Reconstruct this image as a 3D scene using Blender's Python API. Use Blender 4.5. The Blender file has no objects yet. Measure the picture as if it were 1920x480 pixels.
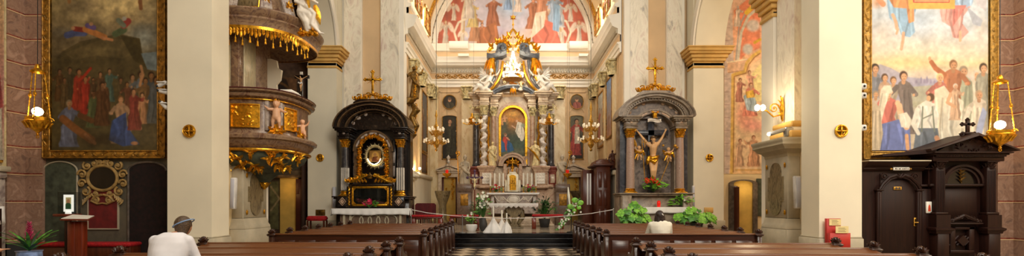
import bpy, math, random
import numpy as np
from mathutils import Vector, Matrix
PI = math.pi
F = 929.0; CX = 958.0; CY = 380.0; EYE = 1.6
def X(px, Y): return (px - CX) * Y / F
def Z(py, Y): return EYE + (CY - py) * Y / F
def V(*a): return Vector(a)
col = bpy.context.scene.collection
random.seed(7)

# ------------------------------------------------------------------ materials
def srgb(c):
    if isinstance(c, str):
        c = c.lstrip('#'); c = [int(c[i:i+2], 16)/255 for i in (0, 2, 4)]
    return tuple((v/12.92 if v <= .04045 else ((v+.055)/1.055)**2.4) for v in c) + (1.0,)
MATS = {}
def newmat(name):
    m = bpy.data.materials.new(name); m.use_nodes = True
    nt = m.node_tree; b = nt.nodes['Principled BSDF']
    return m, nt, b
def setb(b, **k):
    for kk, v in k.items():
        if kk in b.inputs: b.inputs[kk].default_value = v
def coords(nt, scale=(1,1,1), rot=(0,0,0), obj=True):
    if obj:
        tc = nt.nodes.new('ShaderNodeTexCoord'); out = tc.outputs['Object']
    else:
        g = nt.nodes.new('ShaderNodeNewGeometry'); out = g.outputs['Position']
    mp = nt.nodes.new('ShaderNodeMapping'); mp.inputs['Scale'].default_value = scale; mp.inputs['Rotation'].default_value = rot
    nt.links.new(out, mp.inputs['Vector']); return mp.outputs['Vector']
def ramp(nt, fac, stops):
    r = nt.nodes.new('ShaderNodeValToRGB')
    els = r.color_ramp.elements
    while len(els) < len(stops): els.new(.5)
    for e, (p, c) in zip(els, stops): e.position = p; e.color = srgb(c)
    nt.links.new(fac, r.inputs['Fac']); return r.outputs['Color']
def bump(nt, b, h, strength=.3, dist=.02):
    bp = nt.nodes.new('ShaderNodeBump'); bp.inputs['Strength'].default_value = strength; bp.inputs['Distance'].default_value = dist
    nt.links.new(h, bp.inputs['Height']); nt.links.new(bp.outputs['Normal'], b.inputs['Normal'])
def plain(name, c, rough=.6, metal=0, var=.06, scale=3., bmp=0, spec=.5, emit=None, es=0):
    m, nt, b = newmat(name)
    c3 = srgb(c)[:3]
    n = nt.nodes.new('ShaderNodeTexNoise'); n.inputs['Scale'].default_value = scale*(.25 if name.startswith('plaster') else 1); n.inputs['Detail'].default_value = 4
    nt.links.new(coords(nt, obj=False), n.inputs['Vector'])
    if isinstance(c, str):
        cc = c.lstrip('#'); s = [int(cc[i:i+2], 16)/255 for i in (0, 2, 4)]
    else: s = list(c)
    lo = [max(0, v*(1-var*2)) for v in s]; hi = [min(1, v*(1+var)) for v in s]
    nt.links.new(ramp(nt, n.outputs['Fac'], [(.3, lo), (.7, hi)]), b.inputs['Base Color'])
    setb(b, Roughness=rough, Metallic=metal); b.inputs['Specular IOR Level'].default_value = spec
    if bmp: bump(nt, b, n.outputs['Fac'], bmp)
    if emit: b.inputs['Emission Color'].default_value = srgb(emit); b.inputs['Emission Strength'].default_value = es
    MATS[name] = m; return m
def marble(name, stops, scale=1.2, dist=2.5, rough=.3, rot=(0,0,0), stretch=(1,1,1), detail=6):
    m, nt, b = newmat(name)
    v = coords(nt, scale=stretch, rot=rot, obj=False)
    n1 = nt.nodes.new('ShaderNodeTexNoise'); n1.inputs['Scale'].default_value = scale; n1.inputs['Detail'].default_value = detail
    n1.inputs['Distortion'].default_value = dist; n1.inputs['Roughness'].default_value = .62
    nt.links.new(v, n1.inputs['Vector'])
    nt.links.new(ramp(nt, n1.outputs['Fac'], stops), b.inputs['Base Color'])
    setb(b, Roughness=rough); MATS[name] = m; return m
def wood(name, c1, c2, rough=.35, axis=0, scale=2.):
    m, nt, b = newmat(name)
    st = [14, 14, 14]; st[axis] = .9
    v = coords(nt, scale=st, obj=True)
    n = nt.nodes.new('ShaderNodeTexNoise'); n.inputs['Scale'].default_value = scale; n.inputs['Detail'].default_value = 5; n.inputs['Distortion'].default_value = .6
    nt.links.new(v, n.inputs['Vector'])
    nt.links.new(ramp(nt, n.outputs['Fac'], [(.3, c1), (.7, c2)]), b.inputs['Base Color'])
    setb(b, Roughness=rough); b.inputs['Specular IOR Level'].default_value = .25 if 'dark' in name or 'door' in name else .5; bump(nt, b, n.outputs['Fac'], .08); MATS[name] = m; return m
def emis(name, c, s):
    m, nt, b = newmat(name)
    setb(b, Roughness=.5); b.inputs['Base Color'].default_value = srgb(c)
    b.inputs['Emission Color'].default_value = srgb(c); b.inputs['Emission Strength'].default_value = s
    MATS[name] = m; return m
def glassm(name, c, alpha=.25, rough=.05):
    m, nt, b = newmat(name); b.inputs['Base Color'].default_value = srgb(c)
    setb(b, Roughness=rough, Alpha=alpha); MATS[name] = m; return m

# ------------------------------------------------------------------ mesh builder
class MB:
    def __init__(s): s.v = []; s.f = []
    def add(s, vs, fs):
        o = len(s.v); s.v += [tuple(v) for v in vs]; s.f += [tuple(i+o for i in f) for f in fs]; return s
    def box(s, x0, y0, z0, x1, y1, z1, bev=0):
        if x0 > x1: x0, x1 = x1, x0
        if y0 > y1: y0, y1 = y1, y0
        if z0 > z1: z0, z1 = z1, z0
        b = min(bev, .45*min(x1-x0, y1-y0, z1-z0))
        if b <= 0:
            vs = [(x, y, z) for z in (z0, z1) for y in (y0, y1) for x in (x0, x1)]
            return s.add(vs, [(0,2,3,1), (4,5,7,6), (0,1,5,4), (2,6,7,3), (0,4,6,2), (1,3,7,5)])
        def ring(z, i): return [(x0+i+b, y0+i, z), (x1-i-b, y0+i, z), (x1-i, y0+i+b, z), (x1-i, y1-i-b, z), (x1-i-b, y1-i, z), (x0+i+b, y1-i, z), (x0+i, y1-i-b, z), (x0+i, y0+i+b, z)]
        return s.loft([ring(z0, b*.7), ring(z0+b, 0), ring(z1-b, 0), ring(z1, b*.7)])
    def loft(s, rings, caps=True, closed=True):
        n = len(rings[0]); vs = [p for r in rings for p in r]; fs = []
        for i in range(len(rings)-1):
            for j in range(n if closed else n-1):
                k = (j+1) % n
                fs.append((i*n+j, i*n+k, (i+1)*n+k, (i+1)*n+j))
        if caps and closed:
            fs.append(tuple(range(n-1, -1, -1))); fs.append(tuple((len(rings)-1)*n+j for j in range(n)))
        return s.add(vs, fs)
    def prism(s, pts, a, b, axis='y'):
        """extrude 2-D polygon between a and b along an axis: y -> pts are (x,z); x -> (y,z); z -> (x,y)"""
        def m(p, t):
            return (p[0], t, p[1]) if axis == 'y' else ((t, p[0], p[1]) if axis == 'x' else (p[0], p[1], t))
        return s.loft([[m(p, a) for p in pts], [m(p, b) for p in pts]])
    def lathe(s, prof, c=(0,0,0), n=24, sx=1, sy=1, ang=0):
        rings = []
        for r, z in prof:
            r = max(r, 1e-4)
            rings.append([(c[0]+sx*r*math.cos(ang+2*PI*i/n), c[1]+sy*r*math.sin(ang+2*PI*i/n), c[2]+z) for i in range(n)])
        return s.loft(rings)
    def tube(s, pts, r, n=8, caps=True):
        pts = [Vector(p) for p in pts]; R = r if hasattr(r, '__len__') else [r]*len(pts)
        rings = []; up = None
        for i, p in enumerate(pts):
            t = (pts[min(i+1, len(pts)-1)] - pts[max(i-1, 0)])
            if t.length < 1e-9: t = Vector((0,0,1))
            t.normalize()
            if up is None:
                up = t.cross(Vector((0,0,1)) if abs(t.z) < .9 else Vector((1,0,0))).normalized()
            else:
                up = (up - t*up.dot(t))
                up = up.normalized() if up.length > 1e-6 else t.orthogonal().normalized()
            w = t.cross(up)
            rings.append([p + R[i]*(math.cos(2*PI*j/n)*up + math.sin(2*PI*j/n)*w) for j in range(n)])
        return s.loft(rings, caps=caps)
    def ell(s, c, rx, ry=None, rz=None, n=12, m=8, rot=None):
        ry = rx if ry is None else ry; rz = rx if rz is None else rz
        c = Vector(c); rings = []
        for i in range(1, m):
            t = -PI/2 + PI*i/m
            ring = [Vector((rx*math.cos(t)*math.cos(2*PI*j/n), ry*math.cos(t)*math.sin(2*PI*j/n), rz*math.sin(t))) for j in range(n)]
            rings.append(ring)
        top = Vector((0,0,rz)); bot = Vector((0,0,-rz))
        vs = [p for r in rings for p in r] + [bot, top]
        fs = []
        for i in range(m-2):
            for j in range(n):
                k = (j+1) % n; fs.append((i*n+j, i*n+k, (i+1)*n+k, (i+1)*n+j))
        B = (m-1)*n; T = B+1
        for j in range(n):
            k = (j+1) % n; fs.append((B, k, j)); fs.append((T, (m-2)*n+j, (m-2)*n+k))
        if rot is not None: vs = [rot @ p for p in vs]
        return s.add([c+p for p in vs], fs)
    def cap(s, p0, r0, p1, r1, n=10):
        """tapered capsule"""
        p0 = Vector(p0); p1 = Vector(p1); d = (p1-p0); L = d.length
        if L < 1e-6: return s.ell(p0, r0)
        d.normalize()
        pts = []; R = []
        for a in (-80, -50, -20):
            a = math.radians(a); pts.append(p0 + d*r0*math.sin(a)); R.append(r0*math.cos(a))
        for t in (0, .33, .66, 1): pts.append(p0.lerp(p1, t)); R.append(r0+(r1-r0)*t)
        for a in (20, 50, 80):
            a = math.radians(a); pts.append(p1 + d*r1*math.sin(a)); R.append(r1*math.cos(a))
        return s.tube(pts, R, n)
    def scroll(s, c, u, v, r, turns=1.4, tr=.02, n=18, flip=1, start=0, tail=None, k=6):
        """spiral in the plane of unit vectors u, v"""
        c = Vector(c); u = Vector(u); v = Vector(v); pts = []; R = []
        for i in range(n):
            t = i/(n-1); a = start + flip*t*turns*2*PI; rr = r*(1-.85*t)
            pts.append(c + u*rr*math.cos(a) + v*rr*math.sin(a)); R.append(tr*(1-.5*t))
        if tail is not None:
            pts.insert(0, Vector(tail)); R.insert(0, tr*.5)
        s.tube(pts, R, k); s.ell(c, tr*1.5, n=6, m=4); return s
    def leaf(s, p, d, up, L, w, t=.02, curl=.3):
        """pointed leaf blade from p along d, normal up, curling"""
        p = Vector(p); d = Vector(d).normalized(); up = Vector(up).normalized(); sd = d.cross(up).normalized()
        rings = []
        for i in range(6):
            a = i/5; ww = w*math.sin(PI*min(.97, .12+a*.88))**.8*(1-.25*a)
            c = p + d*L*a + up*curl*L*(a*a)
            rings.append([c-sd*ww, c+up*t*.8-sd*ww*.35, c+up*t*1.5, c+up*t*.8+sd*ww*.35, c+sd*ww, c-up*t*.5])
        return s.loft(rings)
    def filigree(s, cx, cz, w, h, Y, seed=1, n=10, depth=.05, sym=True, scale=1.0):
        """front-facing carved foliage: scrolls and leaves in the X-Z plane proud of Y"""
        rnd = random.Random(seed)
        for i in range(n):
            x = rnd.uniform(0 if sym else -.5, .5)*w; z = rnd.uniform(-.5, .5)*h
            r = rnd.uniform(.09, .17)*min(w, h)*scale; fl = rnd.choice((-1, 1)); st = rnd.uniform(0, 6.28); tr = r*.2
            la = rnd.uniform(0, 6.28)
            for sg in ((1, -1) if sym else (1,)):
                c = (cx+sg*x, Y-depth*.5, cz+z)
                s.scroll(c, (sg, 0, 0), (0, 0, 1), r, 1.2, tr, 12, fl, st, k=5)
                d = (sg*math.cos(la), 0, math.sin(la))
                s.leaf((cx+sg*x, Y-depth*.3, cz+z), d, (0, -1, 0), r*1.9, r*.45, depth*.4, .15)
        return s
    def capital(s, cx, cy, z0, z1, r, n=8, half=False):
        h = z1-z0
        s.lathe([(r*.86, 0), (r*.9, h*.1), (r*.86, h*.5), (r*1.1, h*.8), (r*1.15, h*.85)], (cx, cy, z0), 16)
        s.lathe([(r*1.02, 0), (r*1.05, h*.05), (r*.95, h*.1)], (cx, cy, z0), 16)
        for tier, (zz, ll) in enumerate(((.05, .42), (.3, .48))):
            for i in range(n):
                a = 2*PI*(i+.5*tier)/n
                d = V(math.cos(a), math.sin(a), 0)
                s.leaf(V(cx, cy, z0+h*zz)+d*r*.88, (0, 0, 1), d, h*ll, r*.34, r*.1, .45)
        for i in range(4):
            a = PI/4+i*PI/2; d = V(math.cos(a), math.sin(a), 0)
            s.scroll(V(cx, cy, z0+h*.78)+d*r*1.2, d, (0, 0, 1), h*.17, 1.3, h*.05, 12, -1, 1.5, k=5)
        w = r*1.28
        s.box(cx-w, cy-w, z0+h*.88, cx+w, cy+w, z1, h*.03)
        return s
    def relief(s, x0, z0, x1, z1, Y, nx, nz, fn, back=.03):
        vs = []; fs = []
        for j in range(nz+1):
            for i in range(nx+1):
                u = i/nx; v = j/nz
                vs.append((x0+(x1-x0)*u, Y-fn(u, v), z0+(z1-z0)*v))
        for j in range(nz):
            for i in range(nx):
                a = j*(nx+1)+i; fs.append((a, a+1, a+nx+2, a+nx+1))
        s.add(vs, fs); s.box(x0, Y+.002, z0, x1, Y+back, z1); return s
    def xf(s, M):
        s.v = [tuple(M @ Vector(v)) for v in s.v]; return s
    def build(s, name, mat, parent=None, smooth=True, shift=None, mods=None):
        me = bpy.data.meshes.new(name)
        vs = s.v
        if parent is not None and shift is None: shift = wloc(parent)
        if shift is not None: vs = [(v[0]-shift[0], v[1]-shift[1], v[2]-shift[2]) for v in vs]
        me.from_pydata(vs, [], s.f)
        if smooth:
            me.polygons.foreach_set('use_smooth', [True]*len(me.polygons))
            try: me.set_sharp_from_angle(angle=math.radians(38))
            except Exception: pass
        o = bpy.data.objects.new(name, me); col.objects.link(o)
        m = MATS[mat] if isinstance(mat, str) else mat
        me.materials.append(m)
        if parent is not None: o.parent = parent
        if mods: mods(o)
        return o
WL = {}
def wloc(o): return WL.get(o.name, (0, 0, 0))
def tag(o, label=None, cat=None, group=None, kind=None):
    if label: o['label'] = label
    if cat: o['category'] = cat
    if group: o['group'] = group
    if kind: o['kind'] = kind
    return o
def thing(name, label, cat, loc=(0, 0, 0), group=None):
    o = bpy.data.objects.new(name, None); col.objects.link(o); o.location = loc; o.empty_display_size = .1
    WL[o.name] = tuple(loc); tag(o, label, cat, group); return o
def part(name, mb, mat, parent, **k):
    """a child mesh; geometry given in world coordinates"""
    o = mb.build(name, mat, parent, **k); WL[o.name] = wloc(parent); return o
def single(name, label, cat, mb, mat, group=None, kind=None, loc=None, **k):
    """a thing that is one mesh"""
    if loc is None:
        a = np.array(mb.v); loc = (float((a[:, 0].min()+a[:, 0].max())/2), float((a[:, 1].min()+a[:, 1].max())/2), float(a[:, 2].min()))
    o = mb.build(name, mat, None, shift=loc, **k); o.location = loc; WL[o.name] = loc
    return tag(o, label, cat, group, kind)
def struct(name, mb, mat, parent=None, **k):
    o = mb.build(name, mat, parent, **k)
    if parent is None: o['kind'] = 'structure'
    return o
def kids(o): return [c for c in bpy.data.objects if c.parent == o]
def copytree(o, parent=None, loc=None, label=None):
    c = o.copy(); col.objects.link(c)
    if parent: c.parent = parent
    if loc is not None: c.location = loc
    if label: c['label'] = label
    for ch in list(o.children): copytree(ch, c)
    return c
def remesh(vox, smooth=3):
    def f(o):
        m = o.modifiers.new('r', 'REMESH'); m.mode = 'VOXEL'; m.voxel_size = vox; m.use_smooth_shade = True
        s = o.modifiers.new('s', 'SMOOTH'); s.factor = .5; s.iterations = smooth
    return f
def arc(cx, cz, r, a0, a1, n, rz=None):
    rz = r if rz is None else rz
    return [(cx+r*math.cos(math.radians(a0+(a1-a0)*i/n)), cz+rz*math.sin(math.radians(a0+(a1-a0)*i/n))) for i in range(n+1)]
def archband(mb, cx, cz, ri, ro, y0, y1, a0=0, a1=180, n=28, kz=1.0):
    """arch ring between radii ri, ro in X-Z extruded from y0 to y1"""
    A = arc(cx, cz, ro, a0, a1, n, ro*kz); B = arc(cx, cz, ri, a0, a1, n, ri*kz)
    rings = [[(a[0], y0, a[1]), (a[0], y1, a[1]), (b[0], y1, b[1]), (b[0], y0, b[1])] for a, b in zip(A, B)]
    return mb.loft(rings)

# ------------------------------------------------------------------ painted pictures (the artwork's own colours, one per vertex)
class Canvas:
    """a picture painted in the photograph's pixel frame: x0..x1, y0..y1, k samples per pixel"""
    def __init__(s, x0, y0, x1, y1, k, bg):
        s.x0, s.y0, s.x1, s.y1, s.k = x0, y0, x1, y1, k
        s.w = int((x1-x0)*k); s.h = int((y1-y0)*k)
        s.a = np.zeros((s.h, s.w, 3)); s.a[:] = s.c(bg)
        s.xx, s.yy = np.meshgrid(x0+(np.arange(s.w)+.5)/k, y0+(np.arange(s.h)+.5)/k)
        s.rs = np.random.RandomState(3)
    def c(s, c):
        if isinstance(c, str):
            c = c.lstrip('#'); return np.array([int(c[i:i+2], 16)/255 for i in (0, 2, 4)])
        return np.array(c, float)
    def mixm(s, m, c): s.a = s.a*(1-m[..., None]) + s.c(c)*m[..., None]
    def vgrad(s, stops):
        ys = [p[0] for p in stops]; cs = np.array([s.c(p[1]) for p in stops])
        for i in range(3): s.a[..., i] = np.interp(s.yy, ys, cs[:, i])
    def ell(s, cx, cy, rx, ry, c, soft=.25, al=1, rot=0):
        t = math.radians(rot); dx = s.xx-cx; dy = s.yy-cy
        u = (dx*math.cos(t)+dy*math.sin(t))/rx; v = (-dx*math.sin(t)+dy*math.cos(t))/ry
        d = np.sqrt(u*u+v*v); m = np.clip((1-d)/max(soft, 1e-3), 0, 1)*al; s.mixm(m, c)
    def line(s, pts, w, c, al=1, w2=None):
        best = np.zeros_like(s.xx)
        n = len(pts)-1
        for i in range(n):
            ax, ay = pts[i]; bx, by = pts[i+1]
            wa = w+((w2 if w2 is not None else w)-w)*i/max(1, n); wb = w+((w2 if w2 is not None else w)-w)*(i+1)/max(1, n)
            dx, dy = bx-ax, by-ay; L = dx*dx+dy*dy+1e-9
            t = np.clip(((s.xx-ax)*dx+(s.yy-ay)*dy)/L, 0, 1)
            d = np.hypot(s.xx-ax-t*dx, s.yy-ay-t*dy)
            best = np.maximum(best, np.clip(((wa+(wb-wa)*t)/2-d)*1.2+.6, 0, 1))
        s.mixm(best*al, c)
    def poly(s, pts, c, al=1):
        m = np.zeros_like(s.xx, bool); n = len(pts)
        for i in range(n):
            x1, y1 = pts[i]; x2, y2 = pts[(i+1) % n]
            if y1 == y2: continue
            cond = ((s.yy >= min(y1, y2)) & (s.yy < max(y1, y2)))
            xi = x1+(s.yy-y1)*(x2-x1)/(y2-y1)
            m ^= cond & (s.xx < xi)
        m = m.astype(float)
        p = np.pad(m, 1, mode='edge'); m = (p[:-2, 1:-1]+p[2:, 1:-1]+p[1:-1, :-2]+p[1:-1, 2:]+2*m)/6
        s.mixm(m*al, c)
    def noise(s, amp, cells=24, seed=0, tint=None):
        rs = np.random.RandomState(seed); out = np.zeros((s.h, s.w))
        for o in range(3):
            n = cells*2**o; g = rs.rand(max(2, int(n*s.h/max(s.w, 1)))+2, n+2)
            yi = np.linspace(0, g.shape[0]-1.01, s.h); xi = np.linspace(0, g.shape[1]-1.01, s.w)
            y0 = yi.astype(int); x0 = xi.astype(int); fy = (yi-y0)[:, None]; fx = (xi-x0)[None]
            v = (g[y0][:, x0]*(1-fy)*(1-fx)+g[y0+1][:, x0]*fy*(1-fx)+g[y0][:, x0+1]*(1-fy)*fx+g[y0+1][:, x0+1]*fy*fx)
            out += (v-.5)/2**o
        if tint is None: s.a = np.clip(s.a*(1+amp*out[..., None]*2), 0, 1)
        else: s.mixm(np.clip(out*amp*2, 0, 1), tint)
    def drape(s, pts, c, folds=4, seed=0):
        """a robe: polygon with lighter and darker fold strokes"""
        s.poly(pts, c); c = s.c(c); r = random.Random(seed)
        xs = [p[0] for p in pts]; ys = [p[1] for p in pts]
        w = max(xs)-min(xs); h = max(ys)-min(ys)
        old = s.a.copy(); 
        for i in range(folds):
            fx = min(xs)+w*(i+.5)/folds+r.uniform(-.1, .1)*w
            col_ = c*.68 if i % 2 == 0 else np.clip(c*1.22+.03, 0, 1)
            s.line([(fx+r.uniform(-.1, .1)*w, min(ys)+h*.2), (fx+r.uniform(-.12, .12)*w, min(ys)+h*.6), (fx+r.uniform(-.15, .15)*w, max(ys)-h*.05)], max(.8, w*.1), col_, .6, max(.5, w*.05))
        # keep strokes inside the robe
        m = np.zeros_like(s.xx, bool); n = len(pts)
        for i in range(n):
            x1, y1 = pts[i]; x2, y2 = pts[(i+1) % n]
            if y1 == y2: continue
            m ^= ((s.yy >= min(y1, y2)) & (s.yy < max(y1, y2))) & (s.xx < x1+(s.yy-y1)*(x2-x1)/(y2-y1))
        s.a = np.where(m[..., None], s.a, old)
    def person(s, x, y, h, robe, skin='#c99a72', hair='#3a2a1e', lean=0, arms=((1, .5),), seed=0, w=1.0, seat=False):
        """standing draped figure, head centre at x,y ; h total height; arms: (side, raise 0..1)"""
        r = h*.075; b = y+h*.9
        hw = h*.16*w
        rn = random.Random(seed*7+int(x)); lean = lean or rn.uniform(-.5, .5); c = s.c(robe); c = c*.86+s.a.mean((0, 1))*.14
        W_ = [(0, .2), (.05, .62), (.12, .78), (.25, .74), (.38, .62), (.5, .74), (.65, .9), (.8, 1.0), (.92, 1.1), (1, 1.15)]; L_ = []; R_ = []
        for t, q in W_:
            yy = y+r*.8+(b-y-r*.8)*t; o = lean*h*.12*math.sin(t*2.6); sw = 1.25 if seat and t > .45 else 1
            L_.append((x+o-hw*q*sw*rn.uniform(.82, 1.12), yy)); R_.append((x+o+hw*q*sw*rn.uniform(.82, 1.12), yy))
        s.drape(L_+R_[::-1], c, 5, seed)
        s.line([(p[0]-hw*.2, p[1]) for p in R_[2:-1]], hw*.35, c*.6, .45); s.line([(p[0]+hw*.3, p[1]) for p in L_[2:-2]], hw*.25, np.clip(c*1.25, 0, 1), .4)
        for sd, up in arms:
            sx = x+sd*hw*.7; sy = y+r*2.2
            ex = sx+sd*h*.09; ey = sy+h*(.16-.22*up)
            wx = ex+sd*h*(.03+.1*up)-sd*(1-up)*h*.1; wy = ey+h*(.05-.2*up)
            s.line([(sx, sy), (ex, ey)], h*.075, np.clip(c*.9, 0, 1)); s.line([(ex, ey), (wx, wy)], h*.05, np.clip(c*1.12, 0, 1), 1, h*.04)
            s.ell(wx, wy, h*.024, h*.028, skin, .4)
        s.line([(x, y+r*.6), (x, y+r*1.3)], r*.8, s.c(skin)*.85)
        s.ell(x, y-r*.15, r*.95, r*1.1, hair, .25); s.ell(x+r*.12, y+r*.12, r*.72, r*.9, skin, .3)
        s.ell(x-r*.15, y, r*.14, r*.1, s.c(skin)*.4, .5); s.ell(x+r*.4, y, r*.14, r*.1, s.c(skin)*.4, .5)
        s.line([(x, y+r*.55), (x+r*.3, y+r*.55)], r*.14, s.c(skin)*.6, .8)
    def soft(s, n=1):
        for _ in range(n):
            p = np.pad(s.a, ((1, 1), (1, 1), (0, 0)), mode='edge'); s.a = (p[:-2, 1:-1]+p[2:, 1:-1]+p[1:-1, :-2]+p[1:-1, 2:]+2*s.a)/6
    def obj(s, name, Y, parent=None, rough=.6, mask=None, map=None, thick=.02):
        """front-facing painted panel: grid of vertices at depth Y (or map(px,py)->xyz) with a colour per vertex"""
        w, h = s.w, s.h; s.soft(1)
        px = np.linspace(s.x0, s.x1, w); py = np.linspace(s.y0, s.y1, h)
        PX, PY = np.meshgrid(px, py)
        if map is None: P = np.stack([(PX-CX)*Y/F, np.full_like(PX, Y), EYE+(CY-PY)*Y/F], -1).reshape(-1, 3)
        else: P = np.stack(map(PX, PY), -1).reshape(-1, 3)
        idx = np.arange(w*h).reshape(h, w)
        q = np.stack([idx[1:, :-1], idx[1:, 1:], idx[:-1, 1:], idx[:-1, :-1]], -1).reshape(-1, 4)
        if mask is not None:
            mk = mask((PX[1:, :-1]+PX[:-1, 1:])/2, (PY[1:, :-1]+PY[:-1, 1:])/2).reshape(-1); q = q[mk]
        me = bpy.data.meshes.new(name)
        sh = np.array(wloc(parent)) if parent is not None else P.mean(0)
        P = P-sh
        me.vertices.add(len(P)); me.vertices.foreach_set('co', P.astype(np.float32).ravel())
        me.loops.add(len(q)*4); me.loops.foreach_set('vertex_index', q.astype(np.int32).ravel())
        me.polygons.add(len(q)); me.polygons.foreach_set('loop_start', np.arange(0, len(q)*4, 4, dtype=np.int32))
        me.update(calc_edges=True)
        a = np.clip(s.a, 0, 1); lin = np.where(a <= .04045, a/12.92, ((a+.055)/1.055)**2.4).reshape(-1, 3)
        ca = me.color_attributes.new('paint', 'FLOAT_COLOR', 'POINT')
        ca.data.foreach_set('color', np.concatenate([lin, np.ones((len(lin), 1))], 1).astype(np.float32).ravel())
        key = 'paint_%.2f' % rough
        if key not in MATS:
            m, nt, b = newmat(key); at = nt.nodes.new('ShaderNodeAttribute'); at.attribute_name = 'paint'
            n = nt.nodes.new('ShaderNodeTexNoise'); n.inputs['Scale'].default_value = 40; n.inputs['Detail'].default_value = 3
            mx = nt.nodes.new('ShaderNodeMix'); mx.data_type = 'RGBA'; mx.blend_type = 'MULTIPLY'; mx.inputs[0].default_value = .25
            nt.links.new(at.outputs['Color'], mx.inputs[6]); nt.links.new(n.outputs['Fac'], mx.inputs[7])
            nt.links.new(at.outputs['Color'], b.inputs['Base Color']); bump(nt, b, n.outputs['Fac'], .05)
            setb(b, Roughness=rough); b.inputs['Specular IOR Level'].default_value = .25; MATS[key] = m
        me.materials.append(MATS[key])
        o = bpy.data.objects.new(name, me); col.objects.link(o)
        if parent is not None: o.parent = parent; WL[o.name] = wloc(parent)
        else: o.location = sh; WL[o.name] = tuple(sh)
        if thick:
            m = o.modifiers.new('t', 'SOLIDIFY'); m.thickness = thick; m.offset = -1
        return o

# ------------------------------------------------------------------ figures
def hand(mb, w, d, up, size=.18, spread=.12, curl=.25):
    """palm with four fingers and a thumb from wrist w, pointing d, palm normal up"""
    w = Vector(w); d = Vector(d).normalized(); up = Vector(up); up = (up-d*up.dot(d)).normalized(); sd = d.cross(up)
    k = size/.18; c = w+d*.045*k
    mb.cap(w, .024*k, c, .028*k, 8)
    for i, L in enumerate((.068, .078, .072, .055)):
        o = (i-1.5)*.019*k; b = c+sd*o+d*.03*k; mb.cap(c+sd*o*.8, .012*k, b, .011*k, 6)
        dd = (d+sd*o*spread*60*.1+up*-curl*.5).normalized(); m = b+dd*L*.5*k; mb.cap(b, .0095*k, m, .009*k, 6)
        dd = (dd-up*curl).normalized(); mb.cap(m, .009*k, m+dd*L*.5*k, .0075*k, 6)
    t0 = w+d*.02*k+sd*-.02*k; t1 = t0-sd*.03*k+d*.025*k; mb.cap(t0, .013*k, t1, .011*k, 6); mb.cap(t1, .011*k, t1+d*.03*k-sd*.008*k, .008*k, 6)
def head(mb, c, r, face, tilt=0, beard=False, hair=True):
    """head with face: c centre, r half height, face unit vector"""
    f = Vector(face).normalized(); s = f.cross(V(0,0,1)).normalized(); u = s.cross(f)
    R = Matrix((s, f, u)).transposed(); c = Vector(c)
    mb.ell(c, r*.76, r*.88, r, 14, 10, R)
    mb.ell(c+f*r*.3-u*r*.45, r*.5, r*.5, r*.5, 10, 8, R)           # jaw
    mb.cap(c+f*r*.82+u*r*.12, r*.07, c+f*r*1.02-u*r*.18, r*.14, 6) # nose
    mb.ell(c+f*r*.85-u*r*.48, r*.24, r*.1, r*.06, 8, 6, R)         # mouth
    mb.ell(c+f*r*.78+u*r*.28, r*.5, r*.14, r*.09, 10, 6, R)        # brow
    for k in (-1, 1): mb.ell(c+s*r*.76*k-u*r*.05, r*.08, r*.17, r*.24, 8, 6, R)
    if beard: mb.ell(c+f*r*.5-u*r*.85, r*.42, r*.38, r*.6, 10, 8, R)
def robe(mb, c, rings, folds=9, amp=.1, seed=0, n=40):
    """lofted drapery: rings of (z, rx, ry, dx, dy)"""
    rnd = random.Random(seed); ph = rnd.uniform(0, 6); R = []
    for i, rg in enumerate(rings):
        z, rx, ry = rg[:3]; dx, dy = (rg[3], rg[4]) if len(rg) > 3 else (0, 0)
        t = i/(len(rings)-1); a = amp*(1-t*.75)
        R.append([(c[0]+dx+rx*math.cos(q)*(1+a*math.sin(folds*q+ph+t*2.5)+a*.5*math.sin((folds*2+1)*q-ph*2+t*3)), c[1]+dy+ry*math.sin(q)*(1+a*math.sin(folds*q+ph+t*2.5)), c[2]+z) for q in [2*PI*j/n for j in range(n)]])
    mb.loft(R)
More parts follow.
